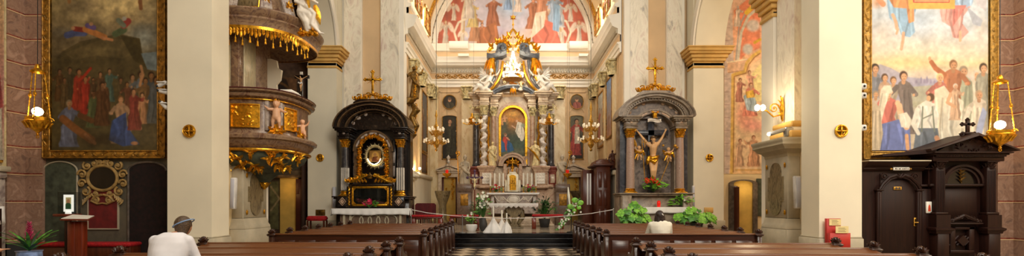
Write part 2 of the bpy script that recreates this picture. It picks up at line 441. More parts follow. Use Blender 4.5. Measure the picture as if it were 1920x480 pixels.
def statue(mb, base, h, face=(0, -1, 0), arms=('down', 'out'), seed=0, lean=0, mitre=False, beard=False, wide=1.0, swing=.05, headturn=0):
    """standing robed figure; x offsets relative to the figure's own right-hand axis"""
    f = Vector(face).normalized(); s = V(0,0,1).cross(f).normalized(); M = Matrix((s, -f, V(0,0,1))).transposed()
    loc = MB(); k = h
    w = wide
    robe(loc, (0,0,0), [(0, .15*k*w, .11*k), (.05*k, .145*k*w, .105*k, swing*.2*k, 0), (.25*k, .125*k*w, .1*k, swing*.6*k, 0), (.45*k, .125*k*w, .095*k, swing*k, 0), (.58*k, .105*k*w, .08*k, swing*.7*k, 0), (.7*k, .115*k*w, .08*k, swing*.3*k, 0), (.79*k, .12*k*w, .07*k), (.83*k, .07*k, .055*k), (.86*k, .03*k, .03*k)], 8, .11, seed)
    # mantle across
    loc.tube([(-.13*k*w, -.02*k, .78*k), (-.09*k*w, -.09*k, .6*k), (.03*k, -.12*k, .45*k), (.13*k*w, -.08*k, .38*k), (.15*k*w, 0, .2*k)], [.035*k, .045*k, .05*k, .05*k, .03*k], 8)
    hr = .068*k
    loc.cap((0, 0, .82*k), .032*k, (0, -.01*k, .89*k), .03*k)
    hd = V(math.sin(headturn), -math.cos(headturn), -.1)
    head(loc, (lean*.3*k, -.015*k, .925*k), hr, hd, beard=beard)
    loc.ell((lean*.3*k, .012*k, .94*k), hr*.95, hr*.9, hr*1.02, 12, 8)
    if mitre:
        loc.loft([[(x*hr*1.0*q, y*hr*.8*q, .95*k+t*hr) for x, y in [(math.cos(a), math.sin(a)) for a in [2*PI*j/12 for j in range(12)]]] for t, q in ((0, 1), (.8, 1.1), (1.6, .6), (2.1, .08))])
    for sd, a in zip((-1, 1), arms):
        sh = V(sd*.115*k*w, 0, .775*k)
        if a == 'down': el = sh+V(sd*.035*k, .01*k, -.17*k); wr = el+V(-sd*.03*k, -.07*k, -.12*k)
        elif a == 'out': el = sh+V(sd*.1*k, -.02*k, -.11*k); wr = el+V(sd*.08*k, -.07*k, .08*k)
        elif a == 'up': el = sh+V(sd*.1*k, -.03*k, .0); wr = el+V(sd*.05*k, -.05*k, .15*k)
        elif a == 'chest': el = sh+V(sd*.06*k, -.03*k, -.15*k); wr = el+V(-sd*.12*k, -.1*k, .06*k)
        else: el = sh+V(sd*.07*k, -.05*k, -.14*k); wr = el+V(sd*.03*k, -.12*k, .05*k)
        loc.cap(sh, .042*k, el, .036*k); loc.cap(el, .038*k, wr, .024*k)
        hand(loc, wr, (wr-el), (0, -1, .2), .1*k)
    M4 = Matrix.Translation(Vector(base)) @ M.to_4x4(); loc.xf(M4);
    mb.add(loc.v, loc.f); return M4
def nude(mb, J, k, face, beard=False):
    """body from joints dict (Vectors); k = total height; continuous after remesh"""
    c = lambda a, ra, b, rb: mb.cap(J[a], ra*k, J[b], rb*k)
    c('pelvis', .075, 'waist', .062); c('waist', .062, 'chest', .085); c('chest', .08, 'neck', .035); c('neck', .032, 'head', .035)
    c('shl', .042, 'shr', .042)
    for q in 'lr':
        c('chest', .06, 'sh'+q, .04); c('sh'+q, .036, 'el'+q, .027); c('el'+q, .027, 'wr'+q, .018)
        c('pelvis', .07, 'hip'+q, .062); c('hip'+q, .06, 'kn'+q, .04); c('kn'+q, .042, 'an'+q, .022); c('an'+q, .022, 'to'+q, .018)
        hand(mb, J['wr'+q], J['wr'+q]-J['el'+q], face, .1*k)
    head(mb, J['head'], .065*k, face, beard=beard)
def putto(mb, c, h, face=(0, -1, 0), arm=(.5, .8), seed=0, wings=True):
    """small chubby winged child figure"""
    f = Vector(face).normalized(); s = V(0,0,1).cross(f).normalized(); M = Matrix((s, -f, V(0,0,1))).transposed()
    l = MB(); k = h
    l.cap((0, 0, .42*k), .14*k, (0, -.01*k, .6*k), .12*k); l.cap((0, 0, .6*k), .11*k, (0, 0, .72*k), .06*k)
    head(l, (0, -.02*k, .85*k), .13*k, (0, -1, 0)); l.ell((0, .02*k, .89*k), .125*k, .12*k, .11*k)
    for sd, a in zip((-1, 1), arm):
        sh = V(sd*.12*k, 0, .67*k); el = sh+V(sd*.12*k, -.05*k, -.12*k+a*.16*k); wr = el+V(sd*.06*k, -.05*k, a*.2*k-.08*k)
        l.cap(sh, .06*k, el, .05*k); l.cap(el, .05*k, wr, .032*k); hand(l, wr, wr-el, (0, -1, 0), .13*k)
        hp = V(sd*.07*k, 0, .4*k); kn = hp+V(sd*.04*k, -.1*k if sd > 0 else -.02*k, -.17*k); an = kn+V(0, .07*k if sd > 0 else .02*k, -.18*k)
        l.cap(hp, .085*k, kn, .06*k); l.cap(kn, .06*k, an, .035*k); l.cap(an, .035*k, an+V(sd*.02*k, -.09*k, -.02*k), .028*k)
    l.xf(Matrix.Translation(Vector(c)) @ M.to_4x4()); mb.add(l.v, l.f)
    if wings:
        w = MB()
        for sd in (-1, 1):
            for i in range(5): w.leaf((sd*.06*k, .08*k, .62*k), (sd*(1-.15*i), .25, .7-.35*i), (0, -1, 0), (.42-.05*i)*k, .06*k, .015*k, -.1)
        w.xf(Matrix.Translation(Vector(c)) @ M.to_4x4()); return w
def area(name, loc, rot, sx, sy, e, c=(1, .93, .82)):
    l = bpy.data.lights.new(name, 'AREA'); l.shape = 'RECTANGLE'; l.size = sx; l.size_y = sy; l.energy = e; l.color = c
    o = bpy.data.objects.new(name, l); o.location = loc; o.rotation_euler = rot; col.objects.link(o); return o
def aim(o, t):
    o.rotation_euler = (Vector(t)-o.location).to_track_quat('-Z', 'Y').to_euler(); return o
def point(name, loc, e, r=.15, c=(1, .8, .5)):
    l = bpy.data.lights.new(name, 'POINT'); l.energy = e; l.shadow_soft_size = r; l.color = c
    o = bpy.data.objects.new(name, l); o.location = loc; col.objects.link(o); return o
# ------------------------------------------------------------------ palette
plain('plaster_cream', '#e9dfc6', .75, var=.02); plain('plaster_tan', '#dcbb90', .75, var=.03); plain('plaster_white', '#f4ecdc', .7, var=.02)
plain('plaster_warm', '#ead2a4', .75, var=.03); plain('stone_grey', '#b7ab92', .6, var=.04); plain('ochre', '#d9ab5c', .6, var=.04)
plain('gold', '#e3a52c', .3, .85, .12, 14., .25); plain('gold_soft', '#cc9838', .42, .6, .12, 14., .25); plain('gold_dull', '#a8792c', .5, .5, .2, 9., .3)
plain('black_paint', '#1c1512', .22, var=.2); plain('black_iron', '#151312', .5); plain('white_paint', '#ece9e4', .45, var=.02)
plain('white_cloth', '#f1ede8', .85, var=.02); plain('red_cloth', '#b01018', .8, var=.12, scale=20.); plain('red_dark', '#5c0a10', .8, var=.1)
plain('statue_white', '#e9dfd0', .5, var=.06, bmp=.1); plain('statue_cool', '#d8d2c8', .45, var=.06); plain('statue_grey', '#b3a48c', .6, var=.08); plain('flesh_stone', '#dba882', .5, var=.05)
plain('flesh_pale', '#dfb07c', .5, var=.05); plain('skin', '#c68f6c', .55, var=.04); plain('hair_dark', '#2c1c16', .5, var=.2, scale=60., bmp=.5); plain('hair_brown', '#54402c', .5, var=.2, scale=60., bmp=.5)
plain('shirt_white', '#e6e2e4', .8, var=.03); plain('shirt_cream', '#e2dac8', .8, var=.03); plain('trousers', '#2c3038', .8); plain('blue_band', '#7f9cc4', .7)
plain('leaf_green', '#4f8f2c', .45, var=.2, scale=12.); plain('leaf_bright', '#7fc03c', .45, var=.16, scale=12.); plain('leaf_dark', '#23481c', .5, var=.25, scale=12.)
plain('stem_green', '#3c5f26', .6); plain('petal_pink', '#d8305c', .6, var=.12, scale=30.); plain('petal_white', '#f3f0e0', .6); plain('petal_orange', '#e0481c', .6, var=.15, scale=30.); plain('petal_magenta', '#b0305c', .6, var=.2, scale=40.)
plain('wax', '#f4efdf', .5, var=.02); plain('red_glass', '#c01410', .2, emit='#d01808', es=.6); plain('brochure_red', '#b8261c', .5, var=.04); plain('paper', '#f2ede0', .8, var=.01); plain('paper_yellow', '#e8d294', .8, var=.03)
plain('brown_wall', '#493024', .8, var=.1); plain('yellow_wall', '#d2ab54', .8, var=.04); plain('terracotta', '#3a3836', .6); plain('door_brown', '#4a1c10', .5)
plain('rope_white', '#e8e0d8', .7); plain('steel', '#b8b8b8', .3, .8); plain('camera_white', '#dcd8d2', .4); plain('lens', '#20201f', .1); plain('ink', '#4a4038', .8)
plain('dark_curtain', '#1c0b08', .9, var=.3, scale=10., bmp=.4); plain('bronze', '#7a5a24', .4, .7, .2, 9., .3); plain('crimson_paint', '#6e1a18', .75, var=.1, scale=6.)
plain('dark_blue_stone', '#5c6068', .35, var=.15, scale=7.); plain('peach', '#d9b98c', .7, var=.04); plain('green_stone', '#4a5040', .6, var=.15, scale=6.); plain('frame_grey', '#5f5348', .5, var=.15, scale=8.)
marble('marble_pale', [(.25, '#aaa29c'), (.40, '#ddd2bd'), (.5, '#efe6d2'), (.62, '#e2d3c0'), (.72, '#c9aea2')], .75, 3.2, .35, (0, .7, .3), (1.6, 1.6, .7))
marble('marble_ochre', [(.25, '#c7a774'), (.42, '#e0c796'), (.55, '#ead6ac'), (.66, '#d6b584'), (.78, '#b18a68')], .8, 3.0, .4, (0, .5, .3), (1.4, 1.4, .7))
marble('marble_olive', [(.3, '#3c3220'), (.42, '#6a5a3e'), (.52, '#8c7a58'), (.62, '#5a4c34'), (.75, '#382e1c')], 1.6, 4., .3, (0, .9, 0), (2, 2, .7))
marble('marble_pulpit', [(.25, '#4a3632'), (.4, '#74594a'), (.52, '#94785c'), (.62, '#6c4c3c'), (.78, '#4c2c26')], 2.2, 2.5, .25)
marble('marble_grey', [(.25, '#6c5c58'), (.42, '#9d8c84'), (.55, '#c0b2a4'), (.7, '#806a60')], 2.5, 2.0, .28)
marble('marble_yellow', [(.25, '#a08a58'), (.42, '#cbb888'), (.55, '#d9c9a0'), (.7, '#a08060')], 1.8, 3.0, .3)
marble('marble_greenish', [(.25, '#8a8868'), (.4, '#b8b090'), (.52, '#cfc09c'), (.62, '#a99a78'), (.75, '#9a6a58')], 1.5, 3., .3, (0, .4, 0), (2, 2, .6))
marble('marble_pink', [(.25, '#8a6450'), (.42, '#b48e74'), (.55, '#ccae90'), (.7, '#98705c')], 2.5, 2.0, .3)
marble('marble_rose', [(.3, '#a4866e'), (.45, '#c8b094'), (.6, '#dcc8ac'), (.75, '#b09074')], 3., 1.6, .3)
marble('marble_red', [(.3, '#4c1a14'), (.45, '#7c3528'), (.58, '#9c5644'), (.72, '#6a2a20')], 5., 1.8, .3)
marble('marble_twist', [(.3, '#a89a94'), (.45, '#d8ccc2'), (.6, '#efe6dc'), (.75, '#b5a096')], 4., 1.6, .3)
marble('marble_black', [(.2, '#d8d0c8'), (.262, '#242020'), (.5, '#0c0a0a'), (.74, '#151110'), (.8, '#a09890')], 1.3, 3.5, .12)
marble('marble_column', [(.3, '#262428'), (.5, '#3d3a3c'), (.65, '#5a5452'), (.8, '#2c2828')], 3., 1.5, .15)
marble('granite_pink', [(.3, '#8c6a5a'), (.45, '#b49888'), (.55, '#a08474'), (.7, '#c8b0a0')], 14., .4, .35)
marble('granite_brown', [(.3, '#4a3830'), (.45, '#77614f'), (.55, '#5e4a3e'), (.7, '#8d7662')], 2.4, 1.8, .35)
marble('side_altar_stone', [(.3, '#5c5048'), (.45, '#8a7a68'), (.58, '#a08f7c'), (.72, '#6c5c50')], 2.2, 1.8, .4)
marble('scagliola_dark', [(.3, '#3c3430'), (.45, '#6e6058'), (.58, '#8c7c70'), (.72, '#4c423c')], 2.4, 2.4, .35)
marble('wall_dark', [(.3, '#4c463a'), (.5, '#5c5546'), (.7, '#665c48')], 3, 1.0, .7)
wood('wood_pew', '#2e150b', '#452110', .28, 0); wood('wood_pew_lit', '#583016', '#724222', .32, 0); wood('wood_post', '#2a130a', '#432311', .3, 2)  # pew ledges, rails and seats: lighter wood, reflected light put into the colour
wood('wood_dark', '#1e0e09', '#2e150e', .5, 2); wood('wood_dark_h', '#1e0e0a', '#30170f', .5, 0); wood('wood_red', '#3f190c', '#5c2914', .35, 2); wood('wood_lectern', '#5f2010', '#7c3018', .3, 2)
emis('bulb', '#fff0c0', 22); emis('bulb_soft', '#fff2d0', 9); emis('glow_white', '#fff4dc', 14); emis('glow_amber', '#ffb050', 5); emis('screen_white', '#f0f4ec', .5); emis('window_light', '#ffe9b0', 1.0)
glassm('clear_glass', '#dfe6e0', .18); glassm('crystal', '#fff8ea', .35, .1); glassm('dark_glass', '#101818', .35)

# block courses (scagliola pilasters with red joints), by height
def course_mat():
    m, nt, b = newmat('course_marble')
    v = coords(nt, obj=False); n = nt.nodes.new('ShaderNodeTexNoise'); n.inputs['Scale'].default_value = 2.2; n.inputs['Distortion'].default_value = 2.2; n.inputs['Detail'].default_value = 6
    nt.links.new(v, n.inputs['Vector'])
    c = ramp(nt, n.outputs['Fac'], [(.3, '#7c6052'), (.46, '#a6846e'), (.55, '#94725e'), (.7, '#b89680')])
    nt.links.new(c, b.inputs['Base Color']); setb(b, Roughness=.5); MATS['course_marble'] = m
course_mat()
def tile_mat():
    m, nt, b = newmat('floor_tiles')
    v = coords(nt, rot=(0, 0, PI/4), obj=False)
    ck = nt.nodes.new('ShaderNodeTexChecker'); ck.inputs['Scale'].default_value = 1/.53
    ck.inputs['Color1'].default_value = srgb('#e6cfae'); ck.inputs['Color2'].default_value = srgb('#3d3029')
    nt.links.new(v, ck.inputs['Vector'])
    n = nt.nodes.new('ShaderNodeTexNoise'); n.inputs['Scale'].default_value = 3; nt.links.new(coords(nt, obj=False), n.inputs['Vector'])
    mx = nt.nodes.new('ShaderNodeMix'); mx.data_type = 'RGBA'; mx.blend_type = 'MULTIPLY'; mx.inputs[0].default_value = .5
    nt.links.new(ck.outputs['Color'], mx.inputs[6]); nt.links.new(ramp(nt, n.outputs['Fac'], [(.3, '#b8a898'), (.7, '#ffffff')]), mx.inputs[7])
    nt.links.new(mx.outputs[2], b.inputs['Base Color']); setb(b, Roughness=.25); MATS['floor_tiles'] = m
tile_mat()

# ------------------------------------------------------------------ the shell
b = MB(); b.box(-18, -6, -.2, 18, 17.5, 0); struct('floor', b, 'floor_tiles')
# chancel platform with black marble steps
CHX0, CHX1 = -8.7, 9.1
b = MB(); b.box(CHX0, 18.62, .0, CHX1, 30, .448); b.box(-18, 17.52, 0, CHX0, 26, .01); b.box(CHX1, 17.52, 0, 18, 26, .01)
marble('platform_stone', [(.3, '#857867'), (.45, '#b3a48e'), (.6, '#8d8070'), (.7, '#c8b89e')], 1.6, 1.5, .18)
struct('floor_chancel', b, 'platform_stone')
b = MB()
for i, (y, z) in enumerate(((17.5, .15), (18.05, .30), (18.58, .45))):
    b.box(CHX0, y+.03, z-.15+.0005, CHX1, 19.0, z-.035); b.box(CHX0, y, z-.035, CHX1, y+.62, z, .012)
struct('trim_chancel_steps', b, 'marble_black')

def zB(py): return Z(py, 21.8)
YW = 21.8
def pil(mb, px0, px1, Y, d, z0, z1, mbm=None):
    mb.box(X(px0, Y), Y, z0, X(px1, Y), Y+d, z1)
# chancel arch wall on both sides, with pilasters
for side, (inn, outp) in (('pulpit', (-4.76, -8.6)), ('pier', (4.95, 8.9))):
    b = MB(); b.box(inn, YW+.25, 0, outp, YW+1.0, 16); struct('wall_chancel_arch_'+side, b, 'plaster_tan')
    f = (lambda a: a) if side == 'pulpit' else (lambda a: a)
    if side == 'pulpit': marb = [(645, 676), (714, 748)]; whi = [(640, 645)]; ret = (748, 757)
    else: marb = [(1182, 1215), (1252, 1279)]; whi = [(1279, 1285)]; ret = (1171, 1182)
    pm = MB()
    for a, c in marb: pm.box(X(a, YW), YW, .45, X(c, YW), YW+.3, 16)
    for n_, (a, c) in enumerate(marb):
        pass
    w = MB(); w.box(X(ret[0], YW), YW+.02, .45, X(ret[1], YW), YW+.6, 16)
    for a, c in whi: w.box(X(a, YW), YW+.1, .45, X(c, YW), YW+.3, 16)
    for a, c in marb: w.box(X(a, YW)-.03, YW+.06, .45, X(a, YW), YW+.3, 16); w.box(X(c, YW), YW+.06, .45, X(c, YW)+.03, YW+.3, 16)
    struct('trim_marble_pilasters_'+side, pm, 'marble_pale'); struct('trim_pilaster_returns_'+side, w, 'plaster_white')

# chancel
XL, XR, YB = -4.76, 4.93, 28.9
def zb(py): return Z(py, YB)
b = MB(); b.box(XL-.5, YB, 0, XR+.5, YB+.5, 10.78); struct('wall_back', b, 'peach')
def wall_y(name, x0, x1, y0, y1, z0, z1, mat):
    b = MB(); b.box(x0, y0, z0, x1, y1, z1); return struct(name, b, mat)
wall_y('wall_chancel_pulpit_side', XL-.5, XL, YW+1.0, YB, 0, 11, 'peach')
wall_y('wall_chancel_cabinet_side', XR, XR+.5, YW+1.0, YB, 0, 11, 'peach')
# lower dado of the chancel side walls
b = MB(); b.box(XL, YW+1, .45, XL+.12, YB, 2.9); b.box(XL, YW+1, 2.9, XL+.22, YB, 3.1, .03); struct('trim_dado_pulpit_side', b, 'plaster_cream')
b = MB(); b.box(XR-.12, YW+1, .45, XR, YB, 2.9); b.box(XR-.22, YW+1, 2.9, XR, YB, 3.1, .03); struct('trim_dado_cabinet_side', b, 'plaster_cream')
# entablature profile (depth, z)
prof = [(0, 8.32), (.08, 8.32), (.08, 8.5), (.13, 8.52), (.13, 8.66), (.2, 8.72), (.2, 8.76), (.07, 8.78), (.07, 9.12), (.16, 9.15), (.16, 9.38), (.26, 9.42), (.42, 9.5), (.46, 9.62), (.5, 9.66), (.5, 9.78), (.56, 9.88), (.58, 9.96), (.2, 10.04), (.2, 10.35), (.3, 10.38), (.3, 10.5), (.14, 10.55), (.14, 10.85), (0, 10.9)]
b = MB(); b.prism([(XL+d, z) for d, z in prof], YW+.3, YB, 'y'); struct('trim_cornice_pulpit_side', b, 'plaster_white')
b = MB(); b.prism([(XR-d, z) for d, z in prof], YW+.3, YB, 'y'); struct('trim_cornice_cabinet_side', b, 'plaster_white')
b = MB(); b.prism([(YB-d, z) for d, z in prof], XL, XR, 'x')
for sx in (-1, 1):
    xc = XL+1.4 if sx < 0 else XR-1.4
    b.box(xc+.35, YB-.68, 9.95, xc+.95, YB-.2, 10.1); b.box(xc-.2, YB-.5, 10.45, xc+.9, YB-.14, 10.87, .02)
struct('trim_cornice_back', b, 'plaster_white')
# tan frieze strips and the carved scroll frieze and dentils
b = MB(); b.box(XL, YB-.09, 8.79, XR, YB-.02, 9.11); b.box(XL, YB-.225, 10.06, XR, YB-.1, 10.33)
b.box(XL+.02, YW+.3, 8.79, XL+.09, YB, 9.11); b.box(XR-.09, YW+.3, 8.79, XR-.02, YB, 9.11)
b.box(XL+.1, YW+.3, 10.06, XL+.225, YB, 10.33); b.box(XR-.225, YW+.3, 10.06, XR-.1, YB, 10.33)
struct('trim_frieze', b, 'plaster_tan')
b = MB()
x = XL+.5; i = 0
while x < XR-.4:
    b.scroll((x, YB-.1, 8.95), (1, 0, 0), (0, 0, 1), .15, 1.6, .028, 16, 1 if i % 2 else -1, PI if i % 2 else 0, k=5)
    b.leaf((x+.1, YB-.1, 8.95), (1, 0, .6 if i % 2 else -.6), (0, -1, 0), .22, .05, .02, .1); x += .34; i += 1
struct('trim_scroll_frieze', b, 'gold_dull')
b = MB()
n = 60
for i in range(n):
    x = XL+.3+(XR-XL-.6)*i/(n-1); b.box(x-.045, YB-.24, 9.18, x+.045, YB-.1, 9.36)
for i in range(44):
    y = YW+.4+(YB-YW-.7)*i/43
    b.box(XL+.1, y-.045, 9.18, XL+.24, y+.045, 9.36); b.box(XR-.24, y-.045, 9.18, XR-.1, y+.045, 9.36)
struct('trim_dentils', b, 'stone_grey')
# pilasters of the chancel
def chan_pil(a, c, i):
    m = MB(); x0, x1 = X(a, YB), X(c, YB); m.box(x0, YB-.12, .45, x1, YB, zb(186)); struct('trim_pilaster_shaft_%d' % i, m, 'marble_ochre')
    m = MB(); cx = (x0+x1)/2; m.capital(cx, YB-.12, zb(187), zb(164), (x1-x0)*.42, 6); m.box(x0-.05, YB-.2, .45, x1+.05, YB, 1.0, .03)
    struct('trim_pilaster_capital_%d' % i, m, 'gold_plaster')
marble('marble_white_gold', [(.3, '#d8c890'), (.5, '#f2ead2'), (.7, '#f8f2e2')], 4., 1., .3); plain('statue_ivory', '#ead49c', .45, .1, .08, 9.)
plain('portrait_green', '#2c5c3c', .6); plain('portrait_yellow', '#d8d098', .6); plain('pot_blue', '#8098c8', .3, var=.2, scale=8.); plain('cartouche_ochre', '#a8864c', .6, var=.12, scale=8.); plain('purple_wood', '#50304c', .5); wood('wood_door', '#20100b', '#2c160e', .55, 2)
plain('frame_gold', '#b98e40', .5, .35, .14, 12., .25); plain('gold_plaster', '#e2cf9c', .5, .15, .15, 9., .3)
for i, (a, c) in enumerate(((805, 822), (866, 886), (1036, 1059), (1102, 1117))): chan_pil(a, c, i+1)
for i, (xw, sg) in enumerate(((XL, 1), (XR, -1))):
    for j, yy in enumerate((23.4, 25.6, 28.2)):
        m = MB(); m.box(xw, yy-.28, 3.1, xw+sg*.1, yy+.28, 7.6); struct('trim_side_pilaster_%d' % (i*3+j+1), m, 'marble_ochre')
        m = MB(); m.capital(xw+sg*.1, yy, 7.6, 8.32, .26, 6); struct('trim_side_capital_%d' % (i*3+j+1), m, 'gold_plaster')
# barrel vault over the chancel
xm = (XL+XR)/2; rv = (XR-XL)/2
b = MB(); archband(b, xm, 10.88, rv, rv+.4, YW+.3, YB+.4, n=40); struct('ceiling_chancel_vault', b, 'plaster_warm')
# wall above the chancel arch pilasters and the arch itself
b = MB(); archband(b, xm, 10.88, rv-.25, rv+.35, YW+.05, YW+1.1, n=40); struct('trim_chancel_arch', b, 'plaster_white')
# lunette wall, border rings
b = MB(); b.prism(arc(xm, 10.88, rv+.2, 0, 180, 40), YB+.06, YB+.4, 'y'); struct('wall_lunette', b, 'plaster_white')
b = MB(); archband(b, xm, 10.88, 4.42, 4.62, YB-.1, YB+.1, n=48); archband(b, xm, 10.88, rv-.16, rv+.02, YB-.3, YB+.1, n=48); struct('trim_lunette_border', b, 'plaster_white')
b = MB()
for i in range(40):
    a = math.radians(3+174*i/39); c = (xm+4.7*math.cos(a), YB-.01, 10.88+4.7*math.sin(a))
    b.scroll(c, (math.cos(a), 0, math.sin(a)), (-math.sin(a), 0, math.cos(a)), .08, 1.3, .018, 10, 1 if i % 2 else -1, k=4)
struct('trim_lunette_scrolls', b, 'gold_dull')
b = MB()
for k in (0, 1):
    yy = YB-1.1-k*3.0
    archband(b, xm, 10.88, rv-.14, rv+.02, yy-.14, yy+.14, n=40)
struct('trim_vault_ribs', b, 'gold_soft')
# stained window lunettes in the chancel side walls, above the cornice
for nn, xw, sg in ((1, XL, 1), (2, XR, -1)):
    for jj, yc in enumerate((24.4, 27.0)):
        m = MB()
        m.prism([(yc+u, z) for u, z in [(-.8, 10.95)]+[(x_, z_) for x_, z_ in reversed(arc(0, 11.6, .8, 0, 180, 16))]+[(.8, 10.95)]], xw+sg*.0, xw+sg*.2, 'x')
        w = struct('window_%d' % (nn*2+jj-1), m, 'window_light')
        m = MB()
        for u in (-.8, -.27, .27, .8): m.box(xw+sg*.18, yc+u-.05, 10.95, xw+sg*.26, yc+u+.05, 12.1)
        for z in (10.95, 11.5, 12.0): m.box(xw+sg*.18, yc-.8, z-.03, xw+sg*.25, yc+.8, z+.03)
        part('window_frame', m, 'gold_dull', w)
        m = MB()
        for u in (-.53, .53): m.box(xw+sg*.19, yc+u-.12, 11.0, xw+sg*.22, yc+u+.12, 12.0)
        part('red_pane', m, 'red_cloth', w)

# ------------------------------------------------------------------ arcade piers at the far end of the side bays (seen from the front)
def far_pier(side, px0, px1, capx0, capx1):
    Y = 21.1; x0, x1 = X(px0, Y), X(px1, Y)
    m = MB(); m.box(x0, Y, 0, x1, Y+.75, 7.55); m.box(x0, Y, 8.2, x1, Y+.75, 16)
    struct('wall_far_pier_'+side, m, 'plaster_cream')
    m = MB(); c0, c1 = X(capx0, Y), X(capx1, Y); e = .0
    for z0, z1, d in ((7.33, 7.43, .03), (7.43, 7.62, .0), (7.62, 7.75, .07), (7.75, 7.9, .14), (7.9, 8.0, .24), (8.0, 8.14, .3), (8.14, 8.2, .34)):
        m.box(x0-d*(1 if side == 'pulpit' else 1), Y-d, z0, x1+d, Y+.7, z1, .015)
    struct('trim_far_pier_capital_'+side, m, 'ochre')
    m = MB(); m.box(x0-.06, Y-.06, .45, x1+.06, Y+.5, .85, .02); struct('trim_far_pier_plinth_'+side, m, 'stone_grey')
far_pier('pulpit', 577, 631, 575, 642); far_pier('fresco', 1300, 1357, 1290, 1365)
# arcade wall with an arch between near pier and far pier
def arcade(side, xi, xo, yn, yf):
    yc = (yn+yf)/2; r = (yf-yn)/2
    pts = [(yn, 7.95), (yn, 16), (yf, 16), (yf, 7.95)]+[(y, z) for y, z in [(yc+r*math.cos(math.radians(a)), 7.95+r*math.sin(math.radians(a))) for a in range(6, 180, 6)]]
    m = MB(); m.prism(pts, xi, xo, 'x'); struct('wall_arcade_'+side, m, 'plaster_cream')
    m = MB(); s = 1 if xo > xi else -1
    ring = []
    for a in range(0, 181, 6):
        t = math.radians(a); cy, sz = math.cos(t), math.sin(t)
        ring.append([(xi-s*.06, yc+(r+.0)*cy, 7.95+r*sz), (xi-s*.06, yc+(r+.35)*cy, 7.95+(r+.35)*sz), (xi+s*.05, yc+(r+.35)*cy, 7.95+(r+.35)*sz), (xi+s*.05, yc+r*cy, 7.95+r*sz)])
    m.loft(ring); struct('trim_arch_moulding_'+side, m, 'plaster_white')
arcade('pulpit', -7.45, -8.65, 15.6, 21.1); arcade('fresco', 7.8, 9.1, 15.6, 21.1)

# ------------------------------------------------------------------ near piers (one with the pulpit, one with the console)
def near_pier(side, s, xn, xw, xo, nface):
    # front pier block: cream
    m = MB(); m.box(nface, 12.2, 0, xo, 12.95, 16); struct('wall_near_pier_'+side, m, 'plaster_cream')
    m = MB(); m.box(nface-s*.05, 12.14, 0, xo+s*.02, 13.0, .72, .02); m.box(nface-s*.02, 12.17, .72, xo, 12.98, .76, .01); struct('trim_near_pier_plinth_'+side, m, 'stone_grey')
    m = MB(); m.box(xw, 12.95, 0, xo+s*.0, 13.9, 16); m.box(xw, 13.9, 0, xo+s*1.2, 15.6, 16); struct('wall_pier_core_'+side, m, 'plaster_warm')
near_pier('pulpit', -1, -7.8, -7.95, -8.46, -7.37)
near_pier('console', 1, 7.95, 8.2, 8.64, 7.59)
# marble pilaster and cream respond on each pier core
for side, s, xw in (('pulpit', -1, -7.95), ('console', 1, 8.2)):
    d = .25
    m = MB(); m.box(xw-s*d, 13.9, 3.9 if s > 0 else 3.0, xw, 14.8, 16); struct('trim_pier_marble_'+side, m, 'marble_pale')
    m = MB(); m.box(xw-s*.3, 14.92, 0, xw, 15.62, 7.35); m.box(xw-s*.32, 14.92, 8.0, xw, 15.62, 16); struct('trim_pier_respond_'+side, m, 'plaster_white')
    m = MB()
    for z0, z1, e in ((7.2, 7.3, .04), (7.3, 7.45, .0), (7.45, 7.6, .08), (7.6, 7.75, .16), (7.75, 7.9, .26), (7.9, 8.02, .32)):
        m.box(xw-s*(.32+e), 14.92-e, z0, xw+s*.3, 15.62+e*.5, z1, .015)
    struct('trim_pier_capital_'+side, m, 'ochre')

# ------------------------------------------------------------------ transept walls with the big pictures
YT = 13.46
m = MB(); m.box(-13.2, YT, 0, -8.5, YT+.4, 14); struct('wall_transept_picture_pulpit', m, 'wall_dark')
m = MB(); m.box(8.7, YT, 0, 13.6, YT+.4, 14); struct('wall_transept_picture_confessional', m, 'course_marble')
def courses(name, xa, ya, xb, yb, z0, z1, step, off, th, nx, ny):
    pass
def corner_pilaster(side, s, xf0, xf1, xs, yf, yn):
    """frontal strip plus side-wall strip, both of coursed marble with fillet joints"""
    m = MB(); m.box(xf0, yf, 0, xf1, YT, 14); m.box(xs, yn, 0, xs+s*3.5, yf+.4, 14)
    struct('wall_transept_corner_'+side, m, 'course_marble')
    a = MB(); c = MB(); z = .62
    zs = [.62, 1.62, 2.36, 3.08, 3.98, 4.64, 5.3, 5.98, 6.65, 7.35, 8.05, 8.75, 9.4]
    for z in zs:
        for q, zz, hh, dd in ((a, z, .035, .006), (c, z-.028, .026, .012)):
            q.box(xf0-.002, yf-dd, zz, xf1+.002, yf, zz+hh); q.box(xs-s*dd, yn-dd, zz, xs, yf, zz+hh); q.box(xs-s*.0, yn-dd, zz, xs+s*3, yn, zz+hh)
    struct('trim_course_joint_dark_'+side, a, 'marble_red'); struct('trim_course_joint_pale_'+side, c, 'plaster_tan')
corner_pilaster('pulpit', -1, -13.1, -12.63, -13.1, 13.36, 12.88)
corner_pilaster('confessional', 1, 13.13, 13.55, 13.55, 13.36, 12.3)
# dark base zone of the transept wall by the lectern
m = MB(); m.box(-13.2, YT-.03, 0, -9.2, YT, .33+.2, .01); m.box(-13.12, 13.33, 0, -12.62, 13.36, .53); m.box(-16, 12.85, 0, -13.08, 12.88, .53); m.box(-13.1, 12.85, 0, -13.07, 13.36, .53); struct('baseboard_transept', m, 'terracotta')
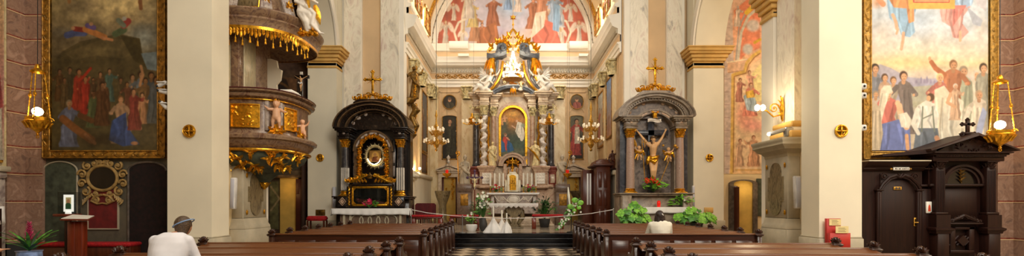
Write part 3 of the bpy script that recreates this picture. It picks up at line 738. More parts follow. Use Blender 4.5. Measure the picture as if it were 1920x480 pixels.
# nave flank walls beyond the transept (outer walls), transept ceilings, side chapels behind
m = MB(); m.box(-18.4, -6, 0, -18, 26, 14.4); struct('wall_outer_pulpit', m, 'plaster_warm')
m = MB(); m.box(-18, -6.4, 0, -2.5, -6, 16); m.box(-8.2, -6, 0, -7.4, 2.5, 16); struct('wall_light_block', m, 'plaster_cream')  # added unseen wall and spur, hold ambient light off the pulpit-side transept
m = MB(); m.box(18, -6, 0, 18.4, 26, 14.4); struct('wall_outer_confessional', m, 'plaster_warm')
m = MB(); m.box(-18.4, -6, 14, -8.0, 13.9, 14.4); struct('ceiling_transept_pulpit', m, 'plaster_warm')
m = MB(); m.box(8.2, 4, 14, 18.4, 13.9, 14.4); struct('ceiling_transept_confessional', m, 'plaster_warm')
# side chapels seen through the arches
YC = 22.0
m = MB(); m.box(8.9, YC, 0, 18, YC+.4, 14)
struct('wall_chapel_fresco', m, 'plaster_warm')
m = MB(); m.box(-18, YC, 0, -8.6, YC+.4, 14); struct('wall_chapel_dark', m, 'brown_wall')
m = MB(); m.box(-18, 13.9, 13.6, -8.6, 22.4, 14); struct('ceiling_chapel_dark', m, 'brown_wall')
m = MB(); m.box(9.1, 13.9, 13.6, 18, 22.4, 14); struct('ceiling_chapel_fresco', m, 'plaster_warm')

m = MB(); m.box(8.2-.42, 13.78, 3.42, 8.2, 14.92, 3.62, .03); m.box(8.2-.36, 13.84, 3.74, 8.2, 14.88, 3.9, .03); struct('trim_pier_marble_base_ochre', m, 'ochre')
m = MB(); m.box(8.2-.32, 13.88, 3.6, 8.2, 14.85, 3.76, .01); struct('trim_pier_marble_base', m, 'plaster_white')
# ------------------------------------------------------------------ pews
def make_pew(x0, x1, ledge, label, group):
    """local coordinates: y=0 is the back face of the bench back (towards the camera); people sit at y>0 facing +y"""
    t = thing('pew', label, 'pew', (0, 0, 0), group)
    m = MB(); m.box(x0, .02, .08, x1, .06, .86); m.box(x0, -.0, .10, x1, .08, .2, .01)
    n = 7
    for i in range(n):   # raised fields on the back
        a = x0+.06+(x1-x0-.12)*i/n; m.box(a+.04, .0, .26, a+(x1-x0-.12)/n-.04, .03, .74, .012)
    part('backrest', m, 'wood_pew', t)
    m = MB(); m.box(x0, -.02, .86, x1, .09, .895, .012); part('top_rail', m, 'wood_pew_lit', t)
    m = MB(); m.prism([(.09, .43), (.47, .45), (.5, .435), (.5, .41), (.09, .40)], x0, x1, 'x'); part('seat', m, 'wood_pew_lit', t)
    if ledge:
        m = MB(); m.prism([(-.02, .88), (-.3, .815), (-.31, .79), (-.02, .84)], x0, x1, 'x'); part('book_ledge', m, 'wood_pew_lit', t)
        m = MB(); m.prism([(-.32, .2), (-.14, .23), (-.14, .2), (-.32, .17)], x0, x1, 'x')
        for xx in (x0+.3, (x0+x1)/2, x1-.3): m.box(xx-.02, -.3, 0, xx+.02, -.16, .19)
        part('kneeler', m, 'wood_pew_lit', t)
    for xx, s in ((x0, -1), (x1, 1)):
        m = MB()
        prof = [(-.05, 0), (.52, 0), (.54, .12), (.47, .2), (.49, .42), (.55, .5), (.56, .6), (.5, .66), (.38, .64), (.26, .7), (.16, .82), (.05, .86), (-.05, .86)]
        m.prism(prof, xx, xx+s*.05, 'x')
        e = part('end_panel', m, 'wood_post', t)
        m = MB(); cx = xx+s*.025
        m.box(cx-.055, -.06, 0, cx+.055, .05, .84, .01); m.box(cx-.075, -.08, 0, cx+.075, .07, .1, .01); m.box(cx-.045, -.068, .2, cx+.045, -.058, .74, .004)
        m.box(cx-.075, -.08, .84, cx+.075, .07, .855, .004); m.box(cx-.09, -.095, .855, cx+.09, .085, .885, .01); m.box(cx-.07, -.07, .885, cx+.07, .06, .9, .005)
        part('post', m, 'wood_post', e)
        m = MB(); c0 = V(cx, -.005, .9)
        m.ell(c0+V(0, 0, .035), .062, .045, .07, 12, 8); m.box(cx-.06, -.045, .9, cx+.06, .035, .925, .01)
        for k in range(5):      # carved palmette on both faces
            a = math.radians(-56+28*k); L = .085-.008*abs(k-2)
            for q in (-1, 1): m.leaf(c0+V(math.sin(a)*.02, q*.036, .015), (math.sin(a), 0, math.cos(a)), (0, q, 0), L, .02, .014, .0)
        for q in (-1, 1): m.scroll((cx+q*.06, -.03, .925), (q, 0, 0), (0, 0, 1), .026, 1.2, .01, 10, -1, PI, k=5)
        part('finial', m, 'wood_post', e)
        m = MB(); m.scroll((xx+s*.03, .5, .63), (0, 1, 0), (0, 0, 1), .045, 1.4, .016, 14, -1, 1.5); m.ell((xx+s*.03, .5, .63), .03, .02, .02, 8, 6)
        part('armrest', m, 'wood_post', e)
    return t
ords = ['first', 'second', 'third', 'fourth', 'fifth', 'sixth', 'seventh']
def block(protos, ys, nm, side, blk):
    for i, y in enumerate(ys):
        k = 'noledge' if (blk == 'front' and i == len(ys)-1) else 'ledge'
        where = ('the %s row back from the chancel steps' % ords[i]) if blk == 'front' else ('the %s row behind the cross gap' % ords[i])
        lab = '%s wooden pew on the %s side, %s' % ('dark carved', side, where)
        if protos.get(k) is None:
            x0, x1 = protos['x']; protos[k] = make_pew(x0, x1, k == 'ledge', lab, 'rows of pews'); o = protos[k]; o.location = (0, y, 0)
        else: o = copytree(protos[k], loc=(0, y, 0), label=lab)
pl = {'x': (-5.42, -2.0)}; pr = {'x': (2.2, 5.62)}
yf = [11.3+.914*k for k in range(6, -1, -1)]
block(pl, yf, 0, 'pulpit', 'front'); block(pr, yf, 0, 'confessional', 'front')
block(pl, [8.78, 7.85, 6.9, 6.0], 0, 'pulpit', 'rear'); block(pr, [8.62, 7.72, 6.83, 5.94], 0, 'confessional', 'rear')
# ------------------------------------------------------------------ people
def seated(label, x, y, shirt, hair, lean=(0, 0), headoff=(0, 0, 0), arms=((.1, .35), (.1, .35)), s=1.0, band=False, bun=True, reach=None):
    t = thing('person', label, 'person', (x, y, 0))
    lx, ly = lean
    def P(a, b, c): return V(x+a*s+lx*max(0, c-.55)*1.6, y+b*s+ly*max(0, c-.55)*1.6, c*s if c > .5 else c)
    body = MB()
    H = P(0, .0, 1.16)+V(*headoff); HZ = .03
    body.cap(P(0, .0, .62), .13, P(0, .0, .8), .12); body.cap(P(0, 0, .8), .12, P(0, .0, .95), .13)
    body.cap(P(-.12, 0, 1.0), .07, P(.12, 0, 1.0), .07); neck = P(0, .01, 1.04); body.cap(neck, .055, H-V(0, 0, .08), .05)
    head(body, H, .115, V(headoff[0]*.5, 1, -.1-.5*ly))
    legs = MB()
    legs.cap(V(x-.09, y, .6), .13, V(x+.09, y, .6), .13)
    for q, (ao, fw) in zip((-1, 1), arms):
        sh = P(q*.19, 0, .99); el = P(q*.25, .1+ao*.3, .74); wr = P(q*.12, .1+fw, .8)
        if reach and q > 0: el = V(x+.3, y+.05, .95); wr = V(*reach)
        body.cap(sh, .055, el, .042); body.cap(el, .04, wr, .028); hand(body, wr, wr-el, (0, 0, 1), .18)
        hp = V(x+q*.1, y+.02, .58); kn = V(x+q*.12, y+.24, .57); an = V(x+q*.12, y+.2, .1)
        body.cap(hp, .09, kn, .06); body.cap(kn, .06, an, .035); body.cap(an, .035, an+V(0, .1, -.04), .03)
        legs.cap(hp, .105, kn, .075); legs.cap(kn, .075, an, .06)
    part('body', body, 'skin', t, mods=remesh(.014, 2))
    part('trousers', legs, 'trousers', t, mods=remesh(.018, 2))
    sh_ = MB()
    R = []
    for c, rx, ry in ((.5, .21, .17), (.6, .22, .18), (.75, .225, .18), (.88, .25, .18), (.97, .26, .165), (1.03, .225, .145), (1.08, .11, .1)):
        p = P(0, 0, c); R.append([(p.x+rx*math.cos(a)*(1+.02*math.sin(7*a+c*9)), p.y+ry*math.sin(a)*(1+.03*math.sin(5*a+c*12)), p.z) for a in [2*PI*i/32 for i in range(32)]])
    sh_.loft(R)
    for q, (ao, fw) in zip((-1, 1), arms):
        sh = P(q*.19, 0, .985); el = V(x+.3, y+.05, .95) if reach and q > 0 else P(q*.25, .1+ao*.3, .74); sh_.cap(sh, .075, el, .062); sh_.cap(el, .06, P(q*.18, .1+fw*.6, .775) if not (reach and q > 0) else el+V(.02, .02, 0), .05)
        for k in range(3): 
            p = sh.lerp(el, .3+.25*k); sh_.ell(p, .07, .07, .012)
    part('shirt', sh_, shirt, t, mods=remesh(.014, 2))
    hr = MB(); hr.ell(H+V(0, -.025, .03), .103, .112, .118, 16, 12); hr.ell(H+V(0, -.05, -.03), .085, .07, .1)
    if bun:
        hr.ell(H+V(.0, -.085, .05), .085, .05, .06); hr.cap(H+V(-.075, -.04, .0), .045, H+V(-.085, -.035, -.12), .05); hr.cap(H+V(.075, -.04, 0), .045, H+V(.095, -.03, -.12), .045)
        hr.cap(H+V(-.04, -.07, -.02), .05, H+V(-.05, -.07, -.13), .05); hr.cap(H+V(.03, -.07, -.02), .05, H+V(.04, -.07, -.12), .045)
    part('hair', hr, hair, t, mods=remesh(.012, 2))
    if band:
        bm = MB(); bm.tube([H+V(.118*math.cos(a), -.012+.127*math.sin(a), .045+.055*math.cos(a)) for a in [2*PI*i/24 for i in range(25)]], .008, 6); part('headband', bm, 'blue_band', t)
    if bun:
        bm = MB(); bm.cap(H+V(.03, -.13, .06), .012, H+V(.055, -.115, .035), .012); part('hair_clip', bm, 'white_paint', t)
    return t
seated('person with dark pinned-up hair in a cream shirt sitting upright in a pew', X(1238, 11.6), 11.61, 'shirt_cream', 'hair_dark', arms=((.1, .04), (.1, .04)), headoff=(-.02, 0, 0), s=1.1)
seated('person in a white shirt and blue headband bending forward in a pew near the lectern', X(304, 6.3), 6.32, 'shirt_white', 'hair_brown', lean=(.0, .22), headoff=(.06, .1, -.02), arms=((.2, .08), (.2, .06)), s=1.12, band=True, bun=False)
seated('person at the very edge with one bare hand resting beyond the pew end', -6.8, 5.9, 'shirt_cream', 'hair_dark', bun=False, reach=(-6.36, 6.1, 1.0))
# ------------------------------------------------------------------ the big transept pictures
def gilt_frame(parent, x0, y0, x1, y1, w, Y, seed, mat='gold_soft', sides='lrb', d=.09, name='frame'):
    m = MB(); xa, xb, za, zb_ = X(x0, Y), X(x1, Y), Z(y1, Y), Z(y0, Y); ww = w*Y/F
    def rail(px0, pz0, px1, pz1): m.box(px0, Y-d*.5, pz0, px1, Y+.06, pz1, .01)
    if 'l' in sides: rail(xa, za, xa+ww, zb_); m.box(xa, Y-d*.8, za, xa+.035, Y, zb_, .01); m.box(xa+ww-.035, Y-d*.8, za+ww, xa+ww, Y, zb_, .01)
    if 'r' in sides: rail(xb-ww, za, xb, zb_); m.box(xb-.035, Y-d*.8, za, xb, Y, zb_, .01); m.box(xb-ww, Y-d*.8, za+ww, xb-ww+.035, Y, zb_, .01)
    if 'b' in sides: rail(xa+ww, za, xb-ww, za+ww); m.box(xa, Y-d*.8, za, xb, Y, za+.035, .01); m.box(xa+ww, Y-d*.8, za+ww-.035, xb-ww, Y, za+ww, .01)
    if 't' in sides: rail(xa, zb_-ww, xb, zb_); m.box(xa, Y-d*.8, zb_-.035, xb, Y, zb_, .01)
    part(name, m, mat, parent)
    o = MB(); r = ww*.26; st = ww*1.25
    def run(ax, az, bx, bz):
        L = math.hypot(bx-ax, bz-az); n = max(2, int(L/st))
        for i in range(n):
            t = (i+.5)/n; c = (ax+(bx-ax)*t, Y-d*.55, az+(bz-az)*t)
            o.scroll(c, (1, 0, 0), (0, 0, 1), r, 1.2, r*.2, 10, 1 if i % 2 else -1, i*1.3, k=4)
            o.leaf(c, ((bx-ax)/L+(.5 if i % 2 else -.5)*(az != bz), 0, (bz-az)/L+(.5 if i % 2 else -.5)*(az == bz)), (0, -1, 0), st*.6, r*.35, .015, .1)
    if 'l' in sides: run(xa+ww/2, za+ww, xa+ww/2, zb_)
    if 'r' in sides: run(xb-ww/2, za+ww, xb-ww/2, zb_)
    if 'b' in sides: run(xa+ww*.6, za+ww/2, xb-ww*.6, za+ww/2)
    if 't' in sides: run(xa+ww*.6, zb_-ww/2, xb-ww*.6, zb_-ww/2)
    part('carved_ornament', o, mat, parent)

# dark altar picture on the lectern side
YP = 13.38
t = thing('framed_painting', 'huge dark framed painting of a robed crowd under a rocky hill, above the cartouche', 'painting', (X(197, YP), YP, Z(297, YP)))
c = Canvas(97, -60, 302, 284, 1.6, '#6a5a3c')
c.vgrad([(-60, '#8c7c54'), (0, '#a08c5c'), (30, '#8f7c54'), (60, '#75664a'), (130, '#54492f'), (200, '#4a3c26'), (284, '#3c2c1a')])
c.ell(215, 5, 80, 46, '#e8cc8c', .9, .95); c.ell(170, 30, 60, 16, '#a89468', .8, .8); c.ell(150, 10, 50, 20, '#7c6c50', .7, .7); c.ell(270, 70, 45, 40, '#96a09a', .8, .7); c.ell(250, 35, 60, 14, '#b89f70', .9, .6); c.ell(120, 60, 30, 12, '#625c4c', .8, .8); c.ell(280, 20, 30, 30, '#9c8c68', .8, .7)
c.poly([(97, 118), (118, 96), (150, 78), (186, 70), (225, 64), (262, 72), (266, 98), (277, 130), (302, 150), (302, 284), (97, 284)], '#4c4228')
c.poly([(120, 100), (190, 74), (262, 74), (264, 92), (230, 110), (180, 104), (140, 112)], '#635636', .7); c.poly([(225, 66), (262, 74), (266, 100), (275, 128), (250, 112)], '#393118', .8)
c.poly([(264, 100), (302, 96), (302, 134), (276, 130)], '#6f8490', .8); c.ell(290, 112, 16, 10, '#8fa0a4', .8, .7); c.noise(.18, 16, 4)
# reclining figures on the hill
c.line([(126, 66), (140, 62), (158, 62)], 12, '#46507c'); c.line([(140, 54), (156, 56)], 9, '#7c2a20'); c.ell(137, 53, 4.5, 4, '#a87c58')
c.line([(160, 55), (178, 62), (196, 70)], 11, '#b8743c'); c.line([(164, 48), (176, 52)], 9, '#5c4a7c'); c.ell(171, 45, 4.5, 4, '#a87c58'); c.line([(190, 70), (210, 75)], 5, '#bb7c50')
c.line([(216, 64), (232, 56)], 12, '#506040'); c.line([(232, 48), (240, 40)], 12, '#9c3c34'); c.line([(222, 38), (232, 48)], 9, '#6c7460'); c.ell(233, 35, 5, 4.6, '#b8b0a0')
for x, y in ((262, 4), (130, 2)): c.ell(x, y, 4, 6, '#94683c'); 
c.line([(262, -8), (264, 16)], 7, '#8c5c38')
# the crowd
crowd = [(112, 134, 62, '#4a3018', '#8c6040'), (131, 131, 66, '#3a3220', '#8a6242'), (121, 150, 60, '#4c3a22', '#80583a'), (148, 135, 80, '#8c2418', '#a06a44'), (160, 148, 74, '#962018', '#a06a44'), (175, 150, 60, '#3c2a1a', '#8c6040'), (188, 139, 60, '#4c3420', '#9c6c48'), (205, 133, 64, '#3c5a54', '#a07450'), (196, 158, 62, '#5c3820', '#a07450'), (176, 176, 70, '#445030', '#9c6c48'), (192, 160, 84, '#4c2c18', '#8c6040'), (248, 145, 80, '#5a5448', '#a07450'), (264, 140, 90, '#54606c', '#a07450'), (283, 142, 96, '#3c4a58', '#94683f'), (272, 152, 86, '#6c5030', '#94683f'), (226, 150, 58, '#3f3520', '#8c6040'), (238, 158, 60, '#5c3424', '#94683f'), (292, 150, 90, '#4c5660', '#94683f')]
for i, (x, y, h, r, sk) in enumerate(crowd): c.person(x, y, h, r, sk, '#2c1c10', arms=((1 if i % 2 else -1, .3+.1*(i % 4)),), seed=i)
c.line([(150, 150), (160, 140), (170, 128)], 5, '#a02c1c'); c.line([(262, 160), (268, 140), (264, 124)], 5, '#a87850')
c.person(130, 194, 90, '#5a6484', '#a07450', '#8a7a60', arms=((1, .3), (-1, .2)), seed=30, seat=True); c.line([(118, 222), (140, 240), (172, 262)], 14, '#7a4c28'); c.line([(150, 216), (172, 226)], 10, '#5c3a20'); c.line([(160, 252), (178, 268)], 6, '#a06a44')
c.person(226, 186, 92, '#b08a6a', '#c08c64', '#6c4a28', arms=((-1, .2), (1, .2)), seed=31, seat=True); c.drape([(210, 226), (204, 262), (230, 274), (262, 270), (238, 236), (236, 210)], '#34487c', 5, 8); c.ell(252, 268, 8, 4, '#b07c58')
c.person(266, 178, 60, '#b8825c', '#c8966c', '#2c1c10', arms=((1, .5),), seed=32, w=.7); c.line([(262, 190), (254, 214), (262, 240)], 8, '#b8825c'); c.person(250, 172, 80, '#7c2c28', '#b07c58', seed=33, arms=((1, .6),))
c.ell(180, 262, 60, 18, '#2c2014', .9, .6); c.noise(.12, 40, 9)
c.soft(2); c.a = c.a*.84+c.c('#4a3822')*.16
c.obj('canvas', YP, t, .45)
gilt_frame(t, 82, -70, 312, 297, 15, YP, 1, 'gold_dull', 'lrb')
# bright fresco on the confessional side
t = thing('framed_painting', 'tall pale fresco of a praying crowd and a friar below angels, above the confessionals', 'painting', (X(1743, YP), YP, Z(299, YP)))
c = Canvas(1632, -60, 1853, 282, 1.6, '#d8c8b0')
c.vgrad([(-60, '#c8ccd0'), (0, '#ccd2d8'), (30, '#c0ccd8'), (60, '#ccd0d4'), (95, '#dcd0bc'), (118, '#e0cc9c'), (140, '#d0c0b0'), (160, '#a8a4b4'), (200, '#b0a898'), (282, '#b8a48c')])
c.ell(1725, 40, 35, 40, '#b4c8e0', .9, .7); c.ell(1655, 70, 30, 40, '#d6c8bc', .9, .8); c.ell(1800, 100, 50, 24, '#dccfb8', .9, .7); c.ell(1840, 60, 20, 50, '#d8ccc0', .9, .8); c.ell(1645, 5, 18, 14, '#dc9c74', .8, .8)
c.ell(1700, 118, 60, 18, '#ecd498', .9, .7)
c.poly([(1632, 132), (1650, 120), (1672, 128), (1700, 144), (1735, 148), (1770, 146), (1770, 190), (1632, 190)], '#9a98b4', .75); c.poly([(1690, 164), (1770, 158), (1770, 200), (1690, 200)], '#a6a68c', .8)
for x, h in ((1727, 13), (1733, 9), (1738, 14), (1745, 8), (1752, 6), (1718, 7)): c.poly([(x-2, 156), (x-2, 156-h*.6), (x, 156-h), (x+2, 156-h*.6), (x+2, 156)], '#8c84a0')
c.noise(.08, 14, 5)
# angels above
c.drape([(1662, -20), (1716, -20), (1718, 14), (1712, 38), (1716, 60), (1706, 70), (1690, 66), (1684, 48), (1668, 34), (1664, 10)], '#8cb0d0', 7, 4); c.drape([(1662, -10), (1690, -20), (1714, 0), (1714, 40), (1704, 44), (1700, 16), (1676, 14)], '#dc8c58', 4, 5)
c.line([(1674, 28), (1680, 42), (1682, 54)], 6, '#dca888'); c.line([(1684, 55), (1681, 63)], 4, '#dca888'); c.line([(1694, 62), (1693, 76), (1690, 92)], 5.5, '#dca888')
c.drape([(1770, -20), (1828, -20), (1818, 14), (1806, 30), (1804, 44), (1816, 60), (1802, 74), (1786, 70), (1782, 50), (1766, 40), (1762, 22)], '#dc9c94', 7, 6); c.drape([(1784, -20), (1830, -20), (1822, 10), (1800, 18), (1784, 8)], '#98b4d4', 4, 7); c.drape([(1786, 10), (1812, 10), (1800, 30), (1786, 50)], '#d07870', 3, 3)
c.line([(1800, 60), (1800, 76)], 5, '#dca888'); c.poly([(1822, -20), (1850, -30), (1848, 22), (1832, 10)], '#c8c4cc'); c.poly([(1812, 12), (1842, 38), (1838, 50), (1824, 46)], '#a8aebc'); c.line([(1640, -10), (1656, 8)], 10, '#e08c64')
c.poly([(1698, -60), (1790, -60), (1790, 17), (1704, 17)], '#d0a850'); c.poly([(1708, -60), (1782, -60), (1780, 5), (1712, 5)], '#b83038'); c.line([(1715, 2), (1778, 2)], 2, '#e8cc80')
# the crowd
S = '#d8a078'
def pp(x, y, h, r, sk=S, hr='#4c3424', **k): c.person(x, y, h, r, sk, hr, **k)
pp(1641, 129, 120, '#6c7484', hr='#2c2018', seed=1, arms=((1, .3),)); pp(1659, 146, 100, '#b09078', seed=2); pp(1675, 151, 96, '#a89c88', hr='#6c4c30', seed=3); pp(1830, 140, 96, '#ccc4b0', hr='#c8c0b0', seed=4, arms=((-1, .4),)); pp(1843, 128, 120, '#8c8c7c', hr='#3c2c20', seed=5)
pp(1806, 134, 130, '#98a088', '#c89470', '#8c7c68', seed=6, arms=((-1, .3),)); pp(1787, 122, 120, '#a8603c', '#c48c64', '#7c5438', seed=7, arms=((1, .2),), w=1.25); c.line([(1770, 140), (1754, 128), (1746, 116)], 10, '#a8603c', 1, 8); c.ell(1743, 110, 3, 5, S)
pp(1762, 146, 110, '#a85850', hr='#dcc088', seed=8, arms=((-1, .3),)); c.drape([(1752, 168), (1770, 160), (1782, 176), (1784, 282), (1748, 282)], '#d8ccb4', 5, 9)
pp(1694, 143, 120, '#5c5454', hr='#3c2820', seed=10, arms=((-1, .3), (1, .2)), w=.9); pp(1642, 177, 90, '#bcaea0', '#c8946c', '#8c8070', seed=11)
c.drape([(1788, 176), (1806, 190), (1812, 240), (1800, 282), (1760, 282), (1768, 200)], '#d8d0bc', 7, 12); pp(1791, 162, 70, '#c8a080', '#c89878', '#c8c0b4', seed=13, w=.9); c.line([(1782, 176), (1776, 192), (1790, 200)], 6, '#cc9c78')
pp(1835, 178, 112, '#d4c8b4', '#c08c68', '#ac9070', seed=14, arms=((-1, .3),), w=1.1); c.poly([(1842, 200), (1830, 240), (1826, 282), (1834, 282), (1850, 210)], '#98a4c8'); c.line([(1812, 200), (1798, 282)], 3, '#b4ac98'); c.line([(1817, 204), (1806, 236)], 9, '#d8d0c0')
pp(1665, 176, 110, '#bc5850', '#d8a078', '#e0d8c8', seed=15, arms=((1, .1),), w=1.3, seat=True); c.drape([(1652, 168), (1658, 160), (1670, 160), (1674, 172), (1668, 176), (1660, 200), (1650, 240), (1644, 230)], '#dcd2bc', 3, 2)
c.drape([(1654, 232), (1690, 222), (1706, 238), (1708, 282), (1650, 282)], '#5c6cac', 6, 16); c.line([(1686, 198), (1690, 220), (1700, 238)], 11, '#e4b08c'); c.ell(1683, 193, 5.5, 6, '#e4b08c'); c.drape([(1684, 214), (1700, 210), (1712, 228), (1704, 240), (1690, 238)], '#dcd4c4', 3, 4)
c.drape([(1720, 198), (1736, 188), (1752, 194), (1760, 214), (1756, 244), (1722, 250), (1708, 232)], '#dcd8cc', 6, 17); c.drape([(1718, 240), (1758, 240), (1764, 282), (1712, 282)], '#5c6674', 5, 18)
c.line([(1730, 200), (1728, 246)], 2.5, '#6c7468'); c.line([(1748, 200), (1752, 246)], 2.5, '#6c7468'); c.line([(1730, 222), (1748, 214)], 2, '#6c7468'); c.ell(1745, 182, 8, 8.5, '#4c3424'); c.ell(1741, 184, 4.5, 6, S); c.line([(1720, 206), (1712, 232), (1722, 250)], 9, '#dcd8cc', 1, 7)
c.drape([(1636, 190), (1650, 200), (1656, 250), (1650, 282), (1632, 282), (1632, 200)], '#b8a890', 5, 19); c.line([(1756, 258), (1764, 276)], 9, '#c88c68'); c.line([(1700, 254), (1702, 278)], 7, '#d09870'); c.noise(.07, 40, 11); c.soft(1); c.a = c.a*.84+c.c('#c8b49c')*.16
c.obj('fresco_field', YP, t, .7)
gilt_frame(t, 1617, -70, 1869, 299, 15, YP, 2, 'frame_gold', 'lrb')
# altar picture edge and cornice at the extreme pulpit side of the transept
t = thing('altarpiece', 'pink and gold edged altar picture with a stone ledge at the coursed corner pilaster', 'altar', (-14.2, 12.6, Z(480, 12.6)+.0))
m = MB(); m.box(-15.4, 12.55, Z(312, 12.6), X(12, 12.72), 12.72, 9.5); part('painted_surround', m, 'marble_yellow', t)
m = MB(); m.box(-15.3, 12.52, Z(305, 12.6), X(9, 12.6), 12.56, 9.4); part('gilt_border', m, 'gold_soft', t)
c = Canvas(-30, -20, 6, 300, 1.4, '#b89888'); c.vgrad([(-20, '#c8a878'), (60, '#b89070'), (150, '#a87870'), (220, '#a06c64'), (300, '#b4a490')]); c.drape([(-30, 160), (2, 150), (4, 300), (-30, 300)], '#c0b8a8', 5, 2); c.drape([(-30, 150), (0, 140), (5, 200), (-10, 210)], '#984848', 3, 2); c.noise(.15, 12, 2); c.obj('picture', 12.51, t, .6)
m = MB(); m.box(-15.4, 12.42, Z(321, 12.45), X(20, 12.69), 12.72, Z(311, 12.45), .02); part('ledge', m, 'stone_grey', t)
m = MB(); m.box(-15.4, 12.48, Z(334, 12.5), X(14, 12.69), 12.72, Z(321, 12.5), .04); m.box(-15.3, 12.55, 0, X(9, 12.69), 12.72, Z(334, 12.5), .02); part('stone_base', m, 'marble_grey', t)
# lunette picture
yl = YB-.0
t = thing('lunette_fresco', 'large arched fresco of brown friars in a bright sky above the high altar', 'fresco', (xm, YB, 10.95))
def cx_(px): return px
k = F/YB
c = Canvas(812, -66, 1110, 85, 2.0, '#c8685c')
c.a[:] = c.c('#c4604c'); r_ = 142
c.noise(.1, 12, 1)
c.poly([(866, 85), (868, 20), (884, -20), (910, -50), (940, -64), (980, -64), (1012, -50), (1040, -20), (1054, 20), (1056, 85)], '#ccc8d8')
c.ell(960, 80, 90, 30, '#f0cca0', .9, .8); c.ell(960, 10, 36, 30, '#9cc4e8', .8, .8); c.ell(925, 60, 40, 12, '#b0a4cc', .8, .7); c.ell(1005, 58, 30, 14, '#e8b898', .8, .7); c.ell(900, 76, 28, 8, '#ecb070', .9, .6); c.ell(1000, 78, 30, 6, '#c0b8d8', .9, .6)
for sx in (-1, 1):
    c.line([(960+sx*96, 85), (960+sx*93, 30), (960+sx*86, -5)], 4, '#ecdcbc'); c.line([(960+sx*91, 85), (960+sx*89, 30)], 2, '#d0a860')
def wf(x, y, h, col_='#f0e4cc', wing=True):
    if wing: c.ell(x-h*.22, y+h*.2, h*.12, h*.28, '#f0dcc8', .3, 1, 25); c.ell(x+h*.22, y+h*.2, h*.12, h*.28, '#f0dcc8', .3, 1, -25)
    c.person(x, y, h, col_, '#e8c8a0', '#c8a070', arms=((1, .6), (-1, .3)), w=.8)
wf(836, 42, 44); wf(850, 8, 34); wf(868, 58, 28); wf(1085, 42, 46); wf(1070, 8, 36); wf(1052, 56, 30); wf(846, -16, 20); wf(1075, -18, 20)
c.line([(858, 82), (852, 60), (860, 42), (876, 34)], 4, '#f4e8cc'); c.line([(1062, 82), (1070, 60), (1062, 40), (1046, 34)], 4, '#f4e8cc')
for x, y, h, r in ((904, 46, 46, '#a8603c'), (926, -2, 56, '#a05838'), (892, 30, 52, '#b87c50'), (884, 6, 50, '#d8c070'), (1000, 0, 60, '#a8603c'), (1024, 12, 60, '#ead0b0'), (1016, -14, 70, '#d88860'), (1046, 6, 50, '#c8d8e0'), (1040, -6, 60, '#90b4d4'), (954, -14, 36, '#78a8dc'), (970, -10, 36, '#f0e0d0'), (878, -10, 50, '#e0d8c8')):
    c.person(x, y, h, r, '#dca888', '#5c3828', arms=((1, .5), (-1, .4)), seed=x, w=1.3)
c.drape([(900, 56), (930, 40), (938, 82), (898, 84)], '#b06840', 5, 3); c.drape([(996, 60), (1020, 36), (1040, 44), (1052, 82), (1000, 84)], '#d86c58', 5, 3); c.drape([(1004, 24), (1024, 20), (1020, 50), (994, 74)], '#f0dcc0', 4, 4); c.drape([(1038, 6), (1050, 10), (1048, 60), (1036, 56)], '#88b0d4', 4, 5)
c.noise(.08, 40, 7); c.soft(2); c.a = c.a*.84+c.c('#c8a890')*.2; c.a *= .9
c.obj('painted_field', YB+.045, t, .75, mask=lambda x, y: ((x-962)**2+(y-86)**2 < 141.5**2) & (y < 85.5), thick=0)
# painted side fields, medallions and tall saint panels on the chancel back wall
def panel(nm, label, x0, y0, x1, y1, Y, painter, frame='gold_dull', fw=1.6, arch=0, oval=False, cat='painting', group=None, k=2.2):
    t = thing(nm, label, cat, (X((x0+x1)/2, Y), Y, Z(y1, Y)), group)
    c = Canvas(x0, y0, x1, y1, k, '#4a3a2c'); painter(c)
    cx, cy, rx, ry = (x0+x1)/2, (y0+y1)/2, (x1-x0)/2, (y1-y0)/2
    if oval: mk = lambda a, b: ((a-cx)/rx)**2+((b-cy)/ry)**2 < 1
    elif arch: mk = lambda a, b: (b > y0+rx*arch) | (((a-cx)/rx)**2+((b-y0-rx*arch)/(rx*arch))**2 < 1)
    else: mk = None
    c.obj('canvas', Y-.05, t, .5, mask=mk, thick=0)
    m = MB(); w = fw*Y/F
    if oval:
        R = [[(X(cx, Y)+(rx*Y/F+q*w)*math.cos(a), Y-dd, Z(cy, Y)+(ry*Y/F+q*w)*math.sin(a)) for q, dd in ((0, .04), (.2, .09), (.8, .09), (1, .02), (1, 0), (0, 0))] for a in [2*PI*i/36 for i in range(37)]]
        m.loft(R, caps=False)
        m.prism([(X(cx, Y)+rx*Y/F*math.cos(a), Z(cy, Y)+ry*Y/F*math.sin(a)) for a in [2*PI*i/30 for i in range(30)]], Y-.045, Y)
    else:
        xa, xb, za, zt = X(x0, Y), X(x1, Y), Z(y1, Y), Z(y0+rx*arch, Y)
        m.box(xa-w, Y-.09, za-w, xa, Y, zt); m.box(xb, Y-.09, za-w, xb+w, Y, zt); m.box(xa-w, Y-.09, za-w, xb+w, Y, za)
        if arch: archband(m, (xa+xb)/2, zt, (xb-xa)/2, (xb-xa)/2+w, Y-.09, Y, kz=arch)
        else: m.box(xa-w, Y-.09, zt, xb+w, Y, zt+w)
        m.box(xa, Y-.04, za, xb, Y, zt)
    part('frame', m, frame, t); return t
